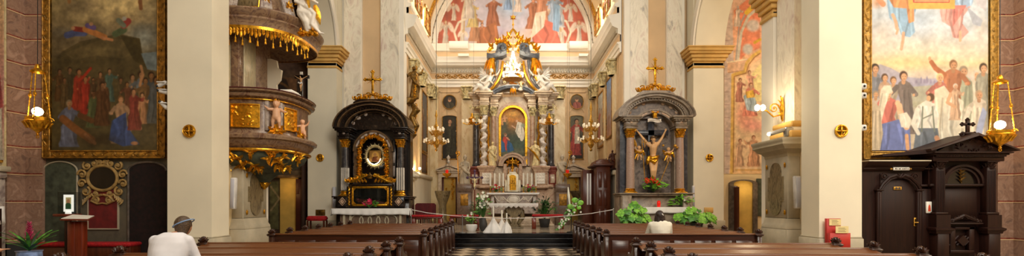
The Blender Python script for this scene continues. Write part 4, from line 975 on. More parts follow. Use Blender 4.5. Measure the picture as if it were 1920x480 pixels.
def saint(robe, bg, light):
    def f(c):
        c.vgrad([(c.y0, bg), (c.y1, '#2c241c')]); cx = (c.x0+c.x1)/2; h = (c.y1-c.y0)*.86
        c.ell(cx+3, c.y0+14, 8, 12, light, .8, .4); c.person(cx, c.y0+h*.16, h, robe, '#c8946c', '#3c2c20', arms=((1, .3), (-1, .2)), seed=2, w=.9)
        c.drape([(cx-3, c.y0+h*.3), (cx+5, c.y0+h*.3), (cx+6, c.y0+h*.75), (cx-4, c.y0+h*.75)], '#c8b8a0', 3, 1) if robe != '#3c3828' else None
        c.noise(.15, 10, 3)
    return f
def bust(robe, bg):
    def f(c):
        c.vgrad([(c.y0, bg), (c.y1, '#3c3028')]); cx = (c.x0+c.x1)/2; cy = (c.y0+c.y1)/2
        c.drape([(cx-9, c.y1), (cx-7, cy+2), (cx, cy-1), (cx+7, cy+2), (cx+9, c.y1)], robe, 4, 1); c.ell(cx, cy-4, 3.6, 4.4, '#c8946c'); c.ell(cx, cy-6.5, 3.6, 3, '#6c5440')
    return f
panel('oval_portrait', 'small round dark saint portrait high on the back wall, pulpit side', 831, 179, 855, 204, YB, bust('#4c4434', '#3c3428'), oval=True, group='round portraits', k=3)
panel('oval_portrait', 'small round saint portrait in warm red tones on the back wall, wooden cabinet side', 1070, 178, 1093, 204, YB, bust('#98584c', '#7c6c50'), oval=True, group='round portraits', k=3)
panel('saint_painting', 'tall dark narrow saint painting on the back wall above the pulpit-side doorway', 830, 217, 856, 298, YB, saint('#3c3828', '#3a3528', '#5c5038'), 'gold_dull', 1.2, .25, group='saint panels', k=3)
panel('saint_painting', 'tall narrow painting of a saint in red on the back wall above the other doorway', 1069, 217, 1093, 298, YB, saint('#a83c34', '#6c6850', '#a89868'), 'gold_dull', 1.2, .25, group='saint panels', k=3)
for nn, (xa, xb) in enumerate(((824, 862), (1064, 1099))):   # raised surround fields with arched tops around the panels
    m = MB(); x0, x1 = X(xa, YB), X(xb, YB); w = .05
    for p0, p1 in ((x0, x0+w), (x1-w, x1)): m.box(p0, YB-.04, Z(300, YB), p1, YB, Z(172, YB))
    m.box(x0, YB-.04, Z(172, YB)-w, x1, YB, Z(172, YB)); archband(m, (x0+x1)/2, Z(210, YB)-.15, .42, .46, YB-.04, YB, 20, 160, 14)
    struct('trim_panel_surround_%d' % (nn+1), m, 'plaster_tan')
# pictures on the chancel side walls (edge-on to the nave)
def side_panel(label, xw, sg, ya, yb, z0, z1, painter, nm='side_wall_painting', frame='gold_dull', k=60, cat='painting'):
    t = thing(nm, label, cat, (xw, (ya+yb)/2, z0))
    W_, H_ = (yb-ya)*k, (z1-z0)*k
    c = Canvas(0, 0, W_, H_, 1.0, '#6c6456'); painter(c, W_, H_)
    c.obj('canvas', 0, t, .35, thick=0, map=lambda px, py: (np.full_like(px, xw+sg*.06), ya+(px/W_ if sg > 0 else 1-px/W_)*(yb-ya), z1-py/H_*(z1-z0)))
    m = MB(); w = .09
    for a, b_, c_, d_ in ((ya-w, ya, z0-w, z1+w), (yb, yb+w, z0-w, z1+w), (ya, yb, z0-w, z0), (ya, yb, z1, z1+w)): m.box(xw, a, c_, xw+sg*.1, b_, d_, .01)
    m.box(xw, ya, z0, xw+sg*.03, yb, z1); part('frame', m, frame, t); return t
def scene_p(bg1, bg2, rr):
    def f(c, W_, H_):
        c.vgrad([(0, bg1), (H_, bg2)]); c.noise(.15, 8, 2)
        for i, (u, v, h, r) in enumerate(rr): c.person(W_*u, H_*v, H_*h, r, '#d0a080', seed=i, arms=((1, .5), (-1, .3)), w=1.2)
    return f
side_panel('dark oil painting on the pulpit-side chancel wall behind the ornate reliquary altar', XL, 1, 26.1, 27.7, 4.4, 7.5, scene_p('#5c6470', '#4c4238', [(.3, .3, .6, '#5c3c34'), (.6, .4, .5, '#48506a')]))
side_panel('bright sheen-lit painting of figures in red on the cabinet-side chancel wall', XR, -1, 26.1, 27.7, 4.7, 7.5, scene_p('#c8d0d0', '#b49878', [(.3, .3, .6, '#b85c50'), (.65, .35, .6, '#c8b498')]))
side_panel('blue-skied painting of a rocky landscape beside the crucifix altar', XR, -1, 23.9, 25.2, 4.9, 7.7, scene_p('#6c94cc', '#a87858', [(.4, .6, .35, '#8c5c48')]))
side_panel('deep red painting low on the chancel wall behind the small lamp', XL, 1, 25.9, 27.6, 3.2, 4.2, scene_p('#6c2c24', '#381c18', [(.3, .3, .6, '#8c3c30'), (.7, .3, .6, '#5c2c24')]))
# fresco in the side chapel (through the arch)
t = thing('chapel_picture', 'pale pink arched fresco of saints on clouds seen through the arch behind the console', 'fresco', (X(1430, YC), YC, Z(326, YC)))
c = Canvas(1358, -30, 1500, 326, 1.6, '#e0bc94')
c.vgrad([(-30, '#c8b0a0'), (60, '#e0a888'), (200, '#e8cc9c'), (326, '#e4bc8c')])
c.poly([(1358, -30), (1372, -30), (1376, 120), (1368, 326), (1358, 326)], '#c8b4a8'); 
for yy in range(-20, 326, 24): c.line([(1359, yy), (1368, yy)], 1.2, '#a89088')
c.poly([(1364, 118), (1398, 112), (1398, 132), (1364, 136)], '#dcb494'); c.line([(1364, 117), (1400, 111)], 2, '#e8d8b8'); c.line([(1366, 136), (1398, 132)], 1.5, '#b08868')
c.poly([(1376, 20), (1400, 0), (1425, 0), (1425, 90), (1400, 100), (1388, 112), (1384, 60)], '#dc8868'); c.line([(1384, 110), (1390, 60), (1404, 30), (1425, 12)], 5, '#c8c0b0'); c.line([(1380, 112), (1386, 50), (1400, 20), (1420, 4)], 2.5, '#a8a098')
c.person(1384, 14, 40, '#c4b4a8', '#c8b0a4', '#a89890', seed=2); c.ell(1412, 48, 16, 14, '#c8bcb4', .4); c.ell(1402, 92, 12, 12, '#ccc4bc', .4); c.line([(1415, 80), (1425, 74)], 5, '#c8a040'); c.line([(1400, 24), (1418, 6)], 8, '#e0b848')
c.line([(1372, 326), (1374, 140), (1396, 134), (1400, 118), (1412, 104), (1425, 96)], 5, '#d8b060'); c.line([(1375, 322), (1377, 143), (1399, 137), (1404, 121), (1415, 107), (1425, 100)], 2, '#a87c48')
c.poly([(1380, 320), (1382, 146), (1402, 140), (1408, 124), (1425, 110), (1500, 110), (1500, 320)], '#e8c8a0'); c.poly([(1400, 150), (1425, 120), (1500, 110), (1500, 190), (1410, 190)], '#ecdc98', .8); c.ell(1398, 215, 24, 40, '#e09880', .6, .8); c.ell(1415, 235, 26, 16, '#e8a090', .7, .8)
c.person(1405, 136, 52, '#dca088', '#dcb090', '#8c5c40', seed=3, arms=((1, .7),)); c.person(1388, 150, 46, '#a86c5c', '#d8a888', '#6c4430', seed=4); c.person(1408, 160, 64, '#d8806c', '#dcb090', '#8c5c40', seed=5, arms=((1, .4),), w=1.2); c.drape([(1394, 180), (1410, 168), (1418, 190), (1420, 210), (1400, 206)], '#a8b8c0', 5, 3); c.drape([(1398, 172), (1412, 168), (1416, 182), (1400, 184)], '#e0b04c', 3, 3)
c.person(1413, 258, 60, '#c89470', '#d8a888', '#8c5c40', seed=6, arms=((-1, .7),), w=1.2); c.person(1388, 264, 54, '#c8a080', '#d8a888', '#8c5c40', seed=7); c.line([(1380, 318), (1500, 318)], 3, '#d0a468'); c.noise(.1, 30, 2)
c.obj('fresco_field', YC-.02, t, .8, thick=0)
# painted arch in the dark chapel behind the pulpit
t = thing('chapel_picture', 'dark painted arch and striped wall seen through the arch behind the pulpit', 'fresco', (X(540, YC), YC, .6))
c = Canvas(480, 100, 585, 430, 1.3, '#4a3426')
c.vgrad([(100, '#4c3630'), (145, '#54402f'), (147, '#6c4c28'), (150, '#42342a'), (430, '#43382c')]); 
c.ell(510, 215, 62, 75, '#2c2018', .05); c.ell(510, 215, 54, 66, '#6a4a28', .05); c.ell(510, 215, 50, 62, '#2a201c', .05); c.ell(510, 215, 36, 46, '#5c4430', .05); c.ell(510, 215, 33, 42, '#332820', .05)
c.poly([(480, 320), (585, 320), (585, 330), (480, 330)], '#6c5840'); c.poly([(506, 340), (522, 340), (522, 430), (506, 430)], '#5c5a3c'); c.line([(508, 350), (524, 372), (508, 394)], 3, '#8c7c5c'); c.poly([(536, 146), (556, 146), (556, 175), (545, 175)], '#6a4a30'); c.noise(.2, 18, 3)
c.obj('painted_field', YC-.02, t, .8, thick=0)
# ------------------------------------------------------------------ pulpit
def sellipse(cx, cy, rx, ry, n=64, p=3.0, a0=0, a1=360):
    out = []
    for i in range(n+(0 if a1-a0 >= 360 else 1)):
        a = math.radians(a0+(a1-a0)*i/n); c, s = math.cos(a), math.sin(a)
        k = (abs(c)**p+abs(s)**p)**(-1/p); out.append((cx+rx*k*c, cy+ry*k*s))
    return out
PCX, PCY = -7.8, 15.1
def pring(r, z, n=64, p=2.9): return [(x, y, z) for x, y in sellipse(PCX, PCY, 1.5*r, 1.5*r, n, p)]
t = thing('pulpit', 'ornate marble and gold baroque pulpit hanging on the pier', 'pulpit', (PCX, PCY, 2.1))
def ploft(prof, p=2.9): 
    m = MB(); m.loft([pring(r, z, p=p) for r, z in prof]); return m
part('handrail', ploft([(.98, 4.5), (1.04, 4.54), (1.06, 4.6), (1.0, 4.64), (.99, 4.66), (1.07, 4.69), (1.08, 4.73), (1.04, 4.75), (.9, 4.75)]), 'marble_pulpit', t)
m = ploft([(1.055, 4.745), (1.07, 4.755), (1.05, 4.775), (.9, 4.775)]); part('velvet_top', m, 'red_dark', t)
part('parapet', ploft([(.96, 3.5), (.95, 3.56), (.93, 3.62), (.93, 4.42), (.95, 4.46), (.98, 4.5)]), 'marble_pulpit', t)
part('gilt_moulding', ploft([(.97, 4.455), (.985, 4.465), (.985, 4.485), (.97, 4.495)]), 'gold', t)
part('lower_cornice', ploft([(1.06, 3.52), (1.1, 3.46), (1.09, 3.38), (1.04, 3.35), (1.02, 3.28), (.98, 3.2), (.93, 3.14), (.92, 3.12), (.9, 3.5)]), 'marble_pulpit', t)
m = MB()
ring = sellipse(PCX, PCY, 1.5*.965, 1.5*.965, 90, 2.9)
m.tube([(x, y, 3.08) for x, y in ring+[ring[0]]], .045, 8); part('gilt_rope', m, 'gold', t)
m = MB(); m.loft([[(a+.32*(1-min(1, r))**1.3, b_, c_) for a, b_, c_ in pring(r, z, p=2.5)] for r, z in [(.93, 3.06), (.92, 2.95), (.87, 2.82), (.72, 2.68), (.5, 2.55), (.3, 2.45), (.2, 2.36), (.13, 2.28), (.1, 2.22)]]); part('bowl', m, 'green_stone', t)
m = MB(); m.lathe([(.02, 2.02), (.05, 2.06), (.1, 2.1), (.12, 2.17), (.1, 2.24), (.15, 2.27), (.12, 2.3), (.06, 2.3)], (PCX+.29, PCY, -.02), 16)
for i in range(10):
    a = 2*PI*i/10; m.leaf((PCX+.29+.1*math.cos(a), PCY+.1*math.sin(a), 2.1), (math.cos(a)*.3, math.sin(a)*.3, 1), (math.cos(a), math.sin(a), 0), .12, .03, .01)
part('pendant_knob', m, 'gold', t)
# gilded relief panels on the parapet
def rface(a, r=.93, p=2.9, c=(PCX, PCY), rx=1.5, ry=1.5):
    t_ = math.radians(a); cc, s = math.cos(t_), math.sin(t_); k = (abs(cc)**p+abs(s)**p)**(-1/p); return V(c[0]+rx*r*k*cc, c[1]+ry*r*k*s, 0)
def curved_relief(a0, a1, z0, z1, r, seed, amp=.05, nx=60, nz=44, border=True):
    rnd = random.Random(seed); m = MB(); bl = [(rnd.random(), rnd.random(), rnd.uniform(.04, .12), rnd.uniform(.3, 1), rnd.uniform(0, 3.1)) for _ in range(26)]
    pts = []; 
    for j in range(nz+1):
        for i in range(nx+1):
            u, v = i/nx, j/nz; p = rface(a0+(a1-a0)*u, r); q = rface(a0+(a1-a0)*(u+.01), r); T = (q-p).normalized(); N = V(-T.y, T.x, 0) if (V(-T.y, T.x, 0)).dot(p-V(PCX, PCY, 0)) > 0 else V(T.y, -T.x, 0)
            h = 0
            for bx, by, br, bh, ba in bl:
                dx, dy = u-bx, v-by; dx2 = dx*math.cos(ba)+dy*math.sin(ba); dy2 = -dx*math.sin(ba)+dy*math.cos(ba)
                d = math.hypot(dx2/br, dy2/(br*.45)); 
                if d < 1: h = max(h, bh*math.sqrt(1-d*d))
            e = min(u, 1-u)*(nx/nz)*1.0; e = min(e, v, 1-v)
            if border: h = .9 if e < .05 else (h*min(1, (e-.05)*8) if e > .05 else h)
            p = p+N*(amp*h+.02); pts.append((p.x, p.y, z0+(z1-z0)*v))
    fs = []
    for j in range(nz):
        for i in range(nx): a = j*(nx+1)+i; fs.append((a, a+1, a+nx+2, a+nx+1))
    m.add(pts, fs)
    return m
for a0, a1, sd in ((273, 302, 3), (325, 345, 5)):
    part('gilt_relief', curved_relief(a0, a1, 3.68, 4.34, .93, sd), 'gold', t)
# carved gilded leafwork on the bowl and rosettes on the cornice
m = MB(); rnd = random.Random(5)
for i in range(46):
    a = rnd.uniform(200, 360); zt = rnd.uniform(0, 1); r = .93-.5*zt**1.8; z = 3.0-.5*zt
    p = rface(a, r, 2.5); p.z = z; N = (p-V(PCX, PCY, z)).normalized()*.9+V(0, 0, -.5); N.normalize(); T = V(-N.y, N.x, 0).normalized(); U = N.cross(T)
    m.scroll(p+N*.03, T, U, rnd.uniform(.06, .12), 1.3, .022, 12, rnd.choice((1, -1)), rnd.uniform(0, 6), k=5)
    for k in range(3): d = T*math.cos(k*2.1+i)+U*math.sin(k*2.1+i); m.leaf(p+N*.02, d, N, .2, .045, .03, .2)
part('gilt_foliage', m, 'gold', t)
def rosette(mb, c, N, r, n=8):
    N = Vector(N).normalized(); T = V(-N.y, N.x, 0).normalized() if abs(N.z) < .9 else V(1, 0, 0); U = N.cross(T)
    for i in range(n): a = 2*PI*i/n; mb.leaf(c, T*math.cos(a)+U*math.sin(a), N, r, r*.3, r*.12, .15)
    mb.ell(Vector(c)+N*r*.1, r*.22)
for a in (316, 350): m = MB(); p = rface(a, 1.0); p.z = 3.62; rosette(m, p, p-V(PCX, PCY, 3.62), .26, 9); part('gilt_shell', m, 'gold', t)
# putti on the angles of the parapet
for a, z, sd in ((316, 3.66, 1), (353, 3.5, 2)):
    p = rface(a, 1.03); m = MB(); w = putto(m, (p.x, p.y-.04, z), .82 if sd == 1 else .6, (.2 if sd == 1 else .5, -1, 0), (.7, .3) if sd == 1 else (.5, 1.2))
    part('putto', m, 'flesh_stone', t, mods=remesh(.016, 2))
    m = MB(); m.filigree(p.x, z+.78 if sd == 1 else z+.1, .28, .12, p.y-.06, 3, 5, .06, True, 1.6); part('gilt_tuft', m, 'gold', t)
m = MB()
for a in (308.5, 322):
    p = rface(a, .945); m.box(p.x-.05, p.y-.05, 3.62, p.x+.05, p.y+.05, 4.44, .01)
part('pilaster_strip', m, 'marble_grey', t)
# backboard between parapet and canopy
m = MB(); m.box(-8.36, 13.86, 4.7, -7.62, 15.7, 6.5); m.box(-8.42, 13.8, 4.7, -8.2, 14.0, 6.5); m.box(-7.78, 13.8, 4.7, -7.58, 14.0, 6.5, .01); part('backboard', m, 'marble_pulpit', t)
m = MB(); m.box(-8.14, 13.83, 4.72, -7.84, 13.87, 6.4); m.box(-7.63, 14.1, 4.75, -7.585, 14.75, 6.3, .02); part('marble_panel', m, 'marble_greenish', t)
m = MB(); pts = [(15.0, 4.7), (15.62, 4.7), (15.62, 6.45), (15.0, 6.45), (15.0, 6.1), (15.05, 6.0), (15.0, 5.85)]; m.prism([(-7.62, 4.7), (-7.3, 4.7), (-7.34, 5.3), (-7.22, 5.45), (-7.18, 5.75), (-7.3, 5.82), (-7.34, 6.05), (-7.5, 6.1), (-7.62, 6.1)], 15.5, 15.6, 'y'); part('side_wing', m, 'plaster_cream', t)
# book rest cushion
m = MB(); m.box(-6.75, 14.3, 4.78, -6.3, 14.9, 4.84, .02); m.box(-6.7, 14.35, 4.84, -6.35, 14.85, 4.88, .01); part('book_rest', m, 'paper', t)
# canopy (sounding board)
KX, KY = PCX, PCY
def kring(r, z, n=72): return [(x, y, z) for x, y in sellipse(KX, KY, 1.74*r, 1.75*r, n, 2.7)]
m = MB(); m.loft([kring(r, z) for r, z in ((.4, 6.5), (.86, 6.44), (.93, 6.36), (.97, 6.4), (.98, 6.5), (1.0, 6.58), (1.02, 6.62), (1.0, 6.68), (1.05, 6.76), (1.07, 6.84), (1.06, 6.88), (.9, 6.92), (.5, 7.0))])
part('canopy', m, 'marble_pulpit', t)
m = MB(); m.loft([kring(r, z) for r, z in ((.955, 6.34), (.975, 6.34), (.975, 6.42), (.955, 6.42))], caps=False)
NF = 56
for i in range(NF):
    a = 190+(355-190)*i/(NF-1); p = rface(a, .965, 2.7, (KX, KY), 1.74, 1.75); N = (p-V(KX, KY, 0)).normalized(); T = V(-N.y, N.x, 0)
    q = p+V(0, 0, 6.3)
    dz = .16+.05*math.cos(i*PI/2.0)
    m.loft([[q+T*.035+V(0, 0, .06), q+N*.02+V(0, 0, .06), q-T*.035+V(0, 0, .06), q-N*.02+V(0, 0, .06)], [q+T*.04-V(0, 0, dz*.6), q+N*.03-V(0, 0, dz*.6), q-T*.04-V(0, 0, dz*.6), q-N*.02-V(0, 0, dz*.6)], [q+T*.012-V(0, 0, dz), q+N*.012-V(0, 0, dz), q-T*.012-V(0, 0, dz), q-N*.01-V(0, 0, dz)]])
    m.scroll(q+N*.035-V(0, 0, .02), T, V(0, 0, 1), .035, 1.2, .008, 10, 1 if i % 2 else -1, k=4)
part('gilt_lambrequin', m, 'gold', t)
for i in range(0, NF, 2):
    a = 190+(355-190)*(i+.5)/(NF-1); p = rface(a, .965, 2.7, (KX, KY), 1.74, 1.75); dz = .0 if i % 4 else .08
    m = MB(); m.lathe([(.004, 6.2), (.006, 6.1-dz), (.022, 6.09-dz), (.025, 6.06-dz), (.018, 6.04-dz), (.034, 5.96-dz), (.03, 5.95-dz), (.001, 5.95-dz)], (p.x, p.y, 0), 8); part('tassel', m, 'gold', t)
# superstructure over the canopy
m = MB()
m.loft([[(KX+x*1.5*r, KY+y*1.5*r, z) for x, y in sellipse(0, 0, 1, 1, 48, 4)] for r, z in ((.8, 6.9), (.78, 7.0), (.72, 7.05), (.66, 7.6), (.55, 8.4), (.42, 9.0))])
part('canopy_crown', m, 'marble_pulpit', t)
for a in (272, 308, 336):
    m = MB(); p = rface(a, .82); N = (p-V(PCX, PCY, 0)).normalized(); T = V(-N.y, N.x, 0)
    pts = [p+N*d+V(0, 0, z) for d, z in ((.12, 6.95), (.16, 7.05), (.1, 7.2), (.0, 7.45), (-.08, 7.7), (-.02, 7.95), (.06, 8.1))]
    for q in (-.1, .1): m.tube([c+T*q for c in pts], [.05, .07, .06, .05, .05, .06, .05], 8)
    m.tube(pts, [.09, .1, .09, .08, .08, .09, .07], 8); m.scroll(pts[0]+V(0, 0, .08)+N*.02, N, V(0, 0, 1), .13, 1.4, .05, 14, -1)
    part('volute', m, 'marble_grey', t)
m = MB()
for a in (272, 308, 336):
    p = rface(a, .9); p.z = 7.35; rosette(m, p, p-V(PCX, PCY, 7.35), .16, 7); m.filigree(p.x, 7.0, .3, .15, p.y-.05, a, 4, .05, True, 1.5)
part('gilt_ornament', m, 'gold', t)
m = MB(); p = rface(290, .83); m.box(p.x-.34, p.y-.06, 7.02, p.x+.34, p.y+.1, 7.9, .03); part('inset_panel', m, 'marble_olive', t)
m = MB()
for q in (-1, 1): m.tube([(p.x+q*.33, p.y-.08, 7.05), (p.x+q*.36, p.y-.08, 7.4), (p.x+q*.3, p.y-.08, 7.9)], .02, 6)
m.tube([(p.x-.33, p.y-.08, 7.05), (p.x+.33, p.y-.08, 7.05)], .02, 6); part('gilt_edge', m, 'gold', t)
m = MB(); p = rface(325, .9)
# seated angel statue on the canopy edge
t = thing('angel_statue', 'white and gold seated angel statue on the edge of the pulpit canopy', 'statue', (p.x+.45, p.y-.1, 6.25))
ax, ay = X(576, 14.2), 14.2
m = MB(); sz = .98
J = lambda a, b, c: V(ax+a, ay+b, c)
robe(m, (ax, ay, 0), [(6.52, .16, .14, .12, -.02), (6.7, .2, .17, .1, -.02), (6.95, .21, .19, .02, 0), (7.15, .19, .18, -.08, .02), (7.35, .15, .14, -.1, .02), (7.6, .16, .12, -.06, .0), (7.72, .1, .09, -.04, 0), (7.78, .04, .04, -.03, 0)], 7, .12, 3)
m.cap(J(-.15, -.05, 7.05), .13, J(.12, -.1, 6.95), .12); m.cap(J(.12, -.1, 6.95), .12, J(.3, -.08, 6.6), .07); m.cap(J(.3, -.08, 6.55), .05, J(.42, -.12, 6.42), .035); m.cap(J(.42, -.12, 6.42), .035, J(.52, -.14, 6.4), .025)
m.cap(J(-.15, -.03, 7.0), .13, J(.02, -.12, 6.75), .1); m.cap(J(.02, -.12, 6.75), .09, J(.05, -.1, 6.5), .06)
for q, el, wr in ((-1, J(-.3, -.05, 7.35), J(-.05, -.15, 7.2)), (1, J(.15, -.06, 7.4), J(.3, -.1, 7.3))):
    sh = J(-.06+q*.15, 0, 7.65); m.cap(sh, .07, el, .06); m.cap(el, .055, wr, .035); hand(m, wr, wr-el, (0, -1, 0), .16)
m.cap(J(-.04, 0, 7.7), .05, J(-.02, -.02, 7.86), .045); head(m, J(0, -.03, 7.95), .12, (.4, -1, -.2))
m.tube([J(.02, -.14, 7.2), J(.28, -.16, 6.95), J(.2, -.15, 6.65), J(.34, -.12, 6.5)], [.06, .07, .07, .04], 8)
part('body', m, 'statue_white', t, mods=remesh(.018, 2))
m = MB()
for i in range(6): m.leaf(J(-.1, .1, 7.5), (-.5-.05*i, .3, 1.0-.3*i), (0, -1, 0), .75-.08*i, .09, .02, -.05)
m.tube([J(-.2, -.1, 7.72), J(-.05, -.17, 7.55), J(.1, -.17, 7.3), J(.14, -.19, 7.1)], [.03, .05, .05, .03], 6); m.leaf(J(.28, -.15, 7.2), (.3, 0, -1), (0, -1, 0), .6, .1, .03, .1)
part('gilt_mantle', m, 'gold', t)
m = MB(); m.filigree(ax+.05, 6.42, .5, .2, ay-.12, 4, 7, .1, True, 1.6)
for i in range(5): m.ell((ax+.05+.1*(i-2), ay-.05, 6.42+.03*(i % 2)), .09, .12, .08, 8, 6)
part('gilt_cloud', m, 'gold', t)
m = MB(); m.ell(J(0, .01, 7.98), .115, .11, .12); m.ell(J(.0, .06, 7.9), .1, .07, .1); part('hair', m, 'gold_soft', t)
# small crucifix fixed on the pulpit
cy_ = 15.6
t = thing('crucifix', 'small black crucifix with pale figure rising from the pulpit rim', 'crucifix', (X(565, cy_), cy_, 4.2))
xx = X(565, cy_); zt = Z(134, cy_); m = MB(); m.box(xx-.04, cy_, 4.2, xx+.04, cy_+.05, zt+.0, .008); m.box(X(552, cy_), cy_, Z(147, cy_), X(580, cy_), cy_+.05, Z(141, cy_), .008); part('cross', m, 'black_paint', t)
def corpus(mb, xc, y, zt, h, w, sag=.12):
    """crucified figure: zt = hands height; h = full height from hands to feet; w = arm half-span"""
    k = h/1.08; J = {}
    J['head'] = V(xc-.03*k, y-.11*k, zt-.02*k); J['neck'] = V(xc, y-.05*k, zt-.1*k); J['chest'] = V(xc, y-.07*k, zt-.22*k); J['waist'] = V(xc+.01*k, y-.05*k, zt-.38*k); J['pelvis'] = V(xc, y-.05*k, zt-.48*k)
    for q, s in (('l', -1), ('r', 1)):
        J['sh'+q] = V(xc+s*.12*k, y-.05*k, zt-.14*k); J['wr'+q] = V(xc+s*w, y-.04*k, zt+.06*k); J['el'+q] = (J['sh'+q]+J['wr'+q])/2+V(0, -.02*k, -.02*k)
        J['hip'+q] = V(xc+s*.055*k, y-.05*k, zt-.52*k); J['kn'+q] = V(xc+s*.035*k, y-.11*k, zt-.74*k); J['an'+q] = V(xc+s*.015*k, y-.05*k, zt-.96*k); J['to'+q] = V(xc+s*.02*k, y-.09*k, zt-1.04*k)
    nude(mb, J, k*.92, (0, -1, -.2), True); return J, k
m = MB(); corpus(m, xx, cy_, Z(144, cy_), .48, .2); part('corpus', m, 'flesh_pale', t, mods=remesh(.01, 1))
m = MB(); m.box(xx-.05, cy_-.01, zt-.1, xx+.05, cy_, zt-.01, .005); part('title_scroll', m, 'paper', t)
m = MB(); m.tube([(xx-.06, cy_-.08, Z(144, cy_)-.2), (xx, cy_-.1, Z(144, cy_)-.23), (xx+.06, cy_-.08, Z(144, cy_)-.2)], .025, 6); part('loincloth', m, 'white_cloth', t)
# ------------------------------------------------------------------ the marble-panelled pedestals below pulpit and console
def pedestal(side, s, xin, xw, label, topz, y0=14.0, y1=15.6):
    t = thing('pedestal', label, 'pedestal', ((xin+xw)/2, (y0+y1)/2, 0))
    def bx(m, e, z0, z1, bev=.015): m.box(xin-s*e, y0-e, z0, xw-s*.005, y1+e*.3, z1, bev)
    m = MB(); bx(m, .12, 0, .85, .02)
    m.loft([[(xin-s*e, y0-e, z), (xw-s*.005, y0-e, z), (xw-s*.005, y1, z), (xin-s*e, y1, z)] for e, z in ((.12, .85), (.11, .92), (.06, .98), (.04, 1.06), (0, 1.14), (0, 1.16))])
    part('base', m, 'stone_grey', t)
    m = MB(); bx(m, 0, 1.14, topz-(.3 if topz > 3 else 0), .01); part('shaft', m, 'stone_grey', t)
    if topz > 3:
        m = MB(); m.loft([[(xin-s*e, y0-e, z), (xw-s*.005, y0-e, z), (xw-s*.005, y1+e*.5, z), (xin-s*e, y1+e*.5, z)] for e, z in ((0, topz-.5), (.02, topz-.46), (.02, topz-.42), (.1, topz-.34), (.2, topz-.3), (.22, topz-.26), (.3, topz-.2), (.32, topz-.18), (.32, topz-.1), (.35, topz-.06), (.35, topz), (.3, topz))])
        part('cornice', m, 'stone_grey', t)
    # marble inset with scooped ends on the nave face
    yc = (y0+y1)/2; m = MB(); z0, z1 = 1.22, min(2.78, topz-.5); w = .42; r = .3
    zl, zh = z0+r+.12, z1-r-.12
    m.prism([(yc-w, zl), (yc+w, zl), (yc+w, zh), (yc-w, zh)], xin-s*.03, xin+s*.05, 'x')
    m.prism([(yc+r*math.cos(math.radians(a)), z0+r+r*math.sin(math.radians(a))) for a in range(180, 361, 15)]+[(yc+r, zl), (yc-r, zl)], xin-s*.03, xin+s*.05, 'x')
    m.prism([(yc+r*math.cos(math.radians(a)), z1-r+r*math.sin(math.radians(a))) for a in range(0, 181, 15)]+[(yc-r, zh), (yc+r, zh)], xin-s*.03, xin+s*.05, 'x')
    part('marble_inset', m, 'marble_olive', t)
    for yy in (yc-.5, yc+.5):
        for zz in (z0+.1, z1-.1):
            m = MB(); m.ell((xin-s*.02, yy, zz), .02, .05, .075, 10, 8); part('gilt_boss', m, 'gold', t)
    return t
pedestal('pulpit', -1, -7.62, -7.95, 'grey stone pedestal with dark marble inset beneath the pulpit', 2.99, 14.1, 15.45)
pedestal('console', 1, 7.85, 8.2, 'grey stone pedestal with olive marble oval inset and floodlight on its cornice', 3.42, 14.05, 15.3)
# ------------------------------------------------------------------ side altars
def cross_gilt(t, xc, Y, z0, z1, w):
    m = MB(); h = z1-z0; zc = z0+h*.66; a = .045
    m.box(xc-a, Y-.03, z0, xc+a, Y+.03, z1, .01); m.box(xc-w, Y-.03, zc-a, xc+w, Y+.03, zc+a, .01)
    for c in ((xc, z1), (xc-w, zc), (xc+w, zc)):
        for dx, dz in ((0, .05), (.05, 0), (-.05, 0), (0, -.03)): m.ell((c[0]+dx, Y, c[1]+dz), .042, .03, .042, 8, 6)
    m.lathe([(.14, 0), (.15, .03), (.07, .08), (.05, .16)], (xc, Y, z0-.03), 12)
    part('gilt_cross', m, 'gold', t)
    m = MB()
    for i in range(16):
        a_ = 2*PI*(i+.5)/16
        if abs(math.cos(a_)) < .15 or abs(math.sin(a_)) < .15: pass
        L = w*(.95 if i % 2 else .7); m.tube([(xc+.06*math.cos(a_), Y+.02, zc+.06*math.sin(a_)), (xc+L*math.cos(a_), Y+.02, zc+L*math.sin(a_))], [.016, .004], 4)
    part('rays', m, 'gold', t)
def cresting(t, xc, Y, z0, w, h, seed):
    m = MB()
    for sx in (-1, 1):
        m.tube([(xc+sx*w, Y, z0+.03), (xc+sx*w*.75, Y-.02, z0+.1), (xc+sx*w*.45, Y-.02, z0+h*.42), (xc+sx*w*.2, Y-.02, z0+h*.85), (xc, Y, z0+h)], [.02, .05, .05, .05, .04], 6)
        for i, (u, r) in enumerate(((.92, .1), (.68, .12), (.42, .15), (.18, .12))): m.scroll((xc+sx*w*u, Y-.05, z0+.1+h*.5*(1-u)), (sx, 0, 0), (0, 0, 1), r, 1.4, .03, 14, 1 if i % 2 else -1, .5, k=5)
        for i in range(6): u = .15+.14*i; m.leaf((xc+sx*w*u, Y-.03, z0+h*.3*(1-u)), (sx*(u-.2), 0, 1), (0, -1, 0), .2*(1.3-u), .05, .03, .1)
    m.box(xc-w*.96, Y-.03, z0, xc+w*.96, Y+.06, z0+.06, .01)
    part('gilt_cresting', m, 'gold', t)
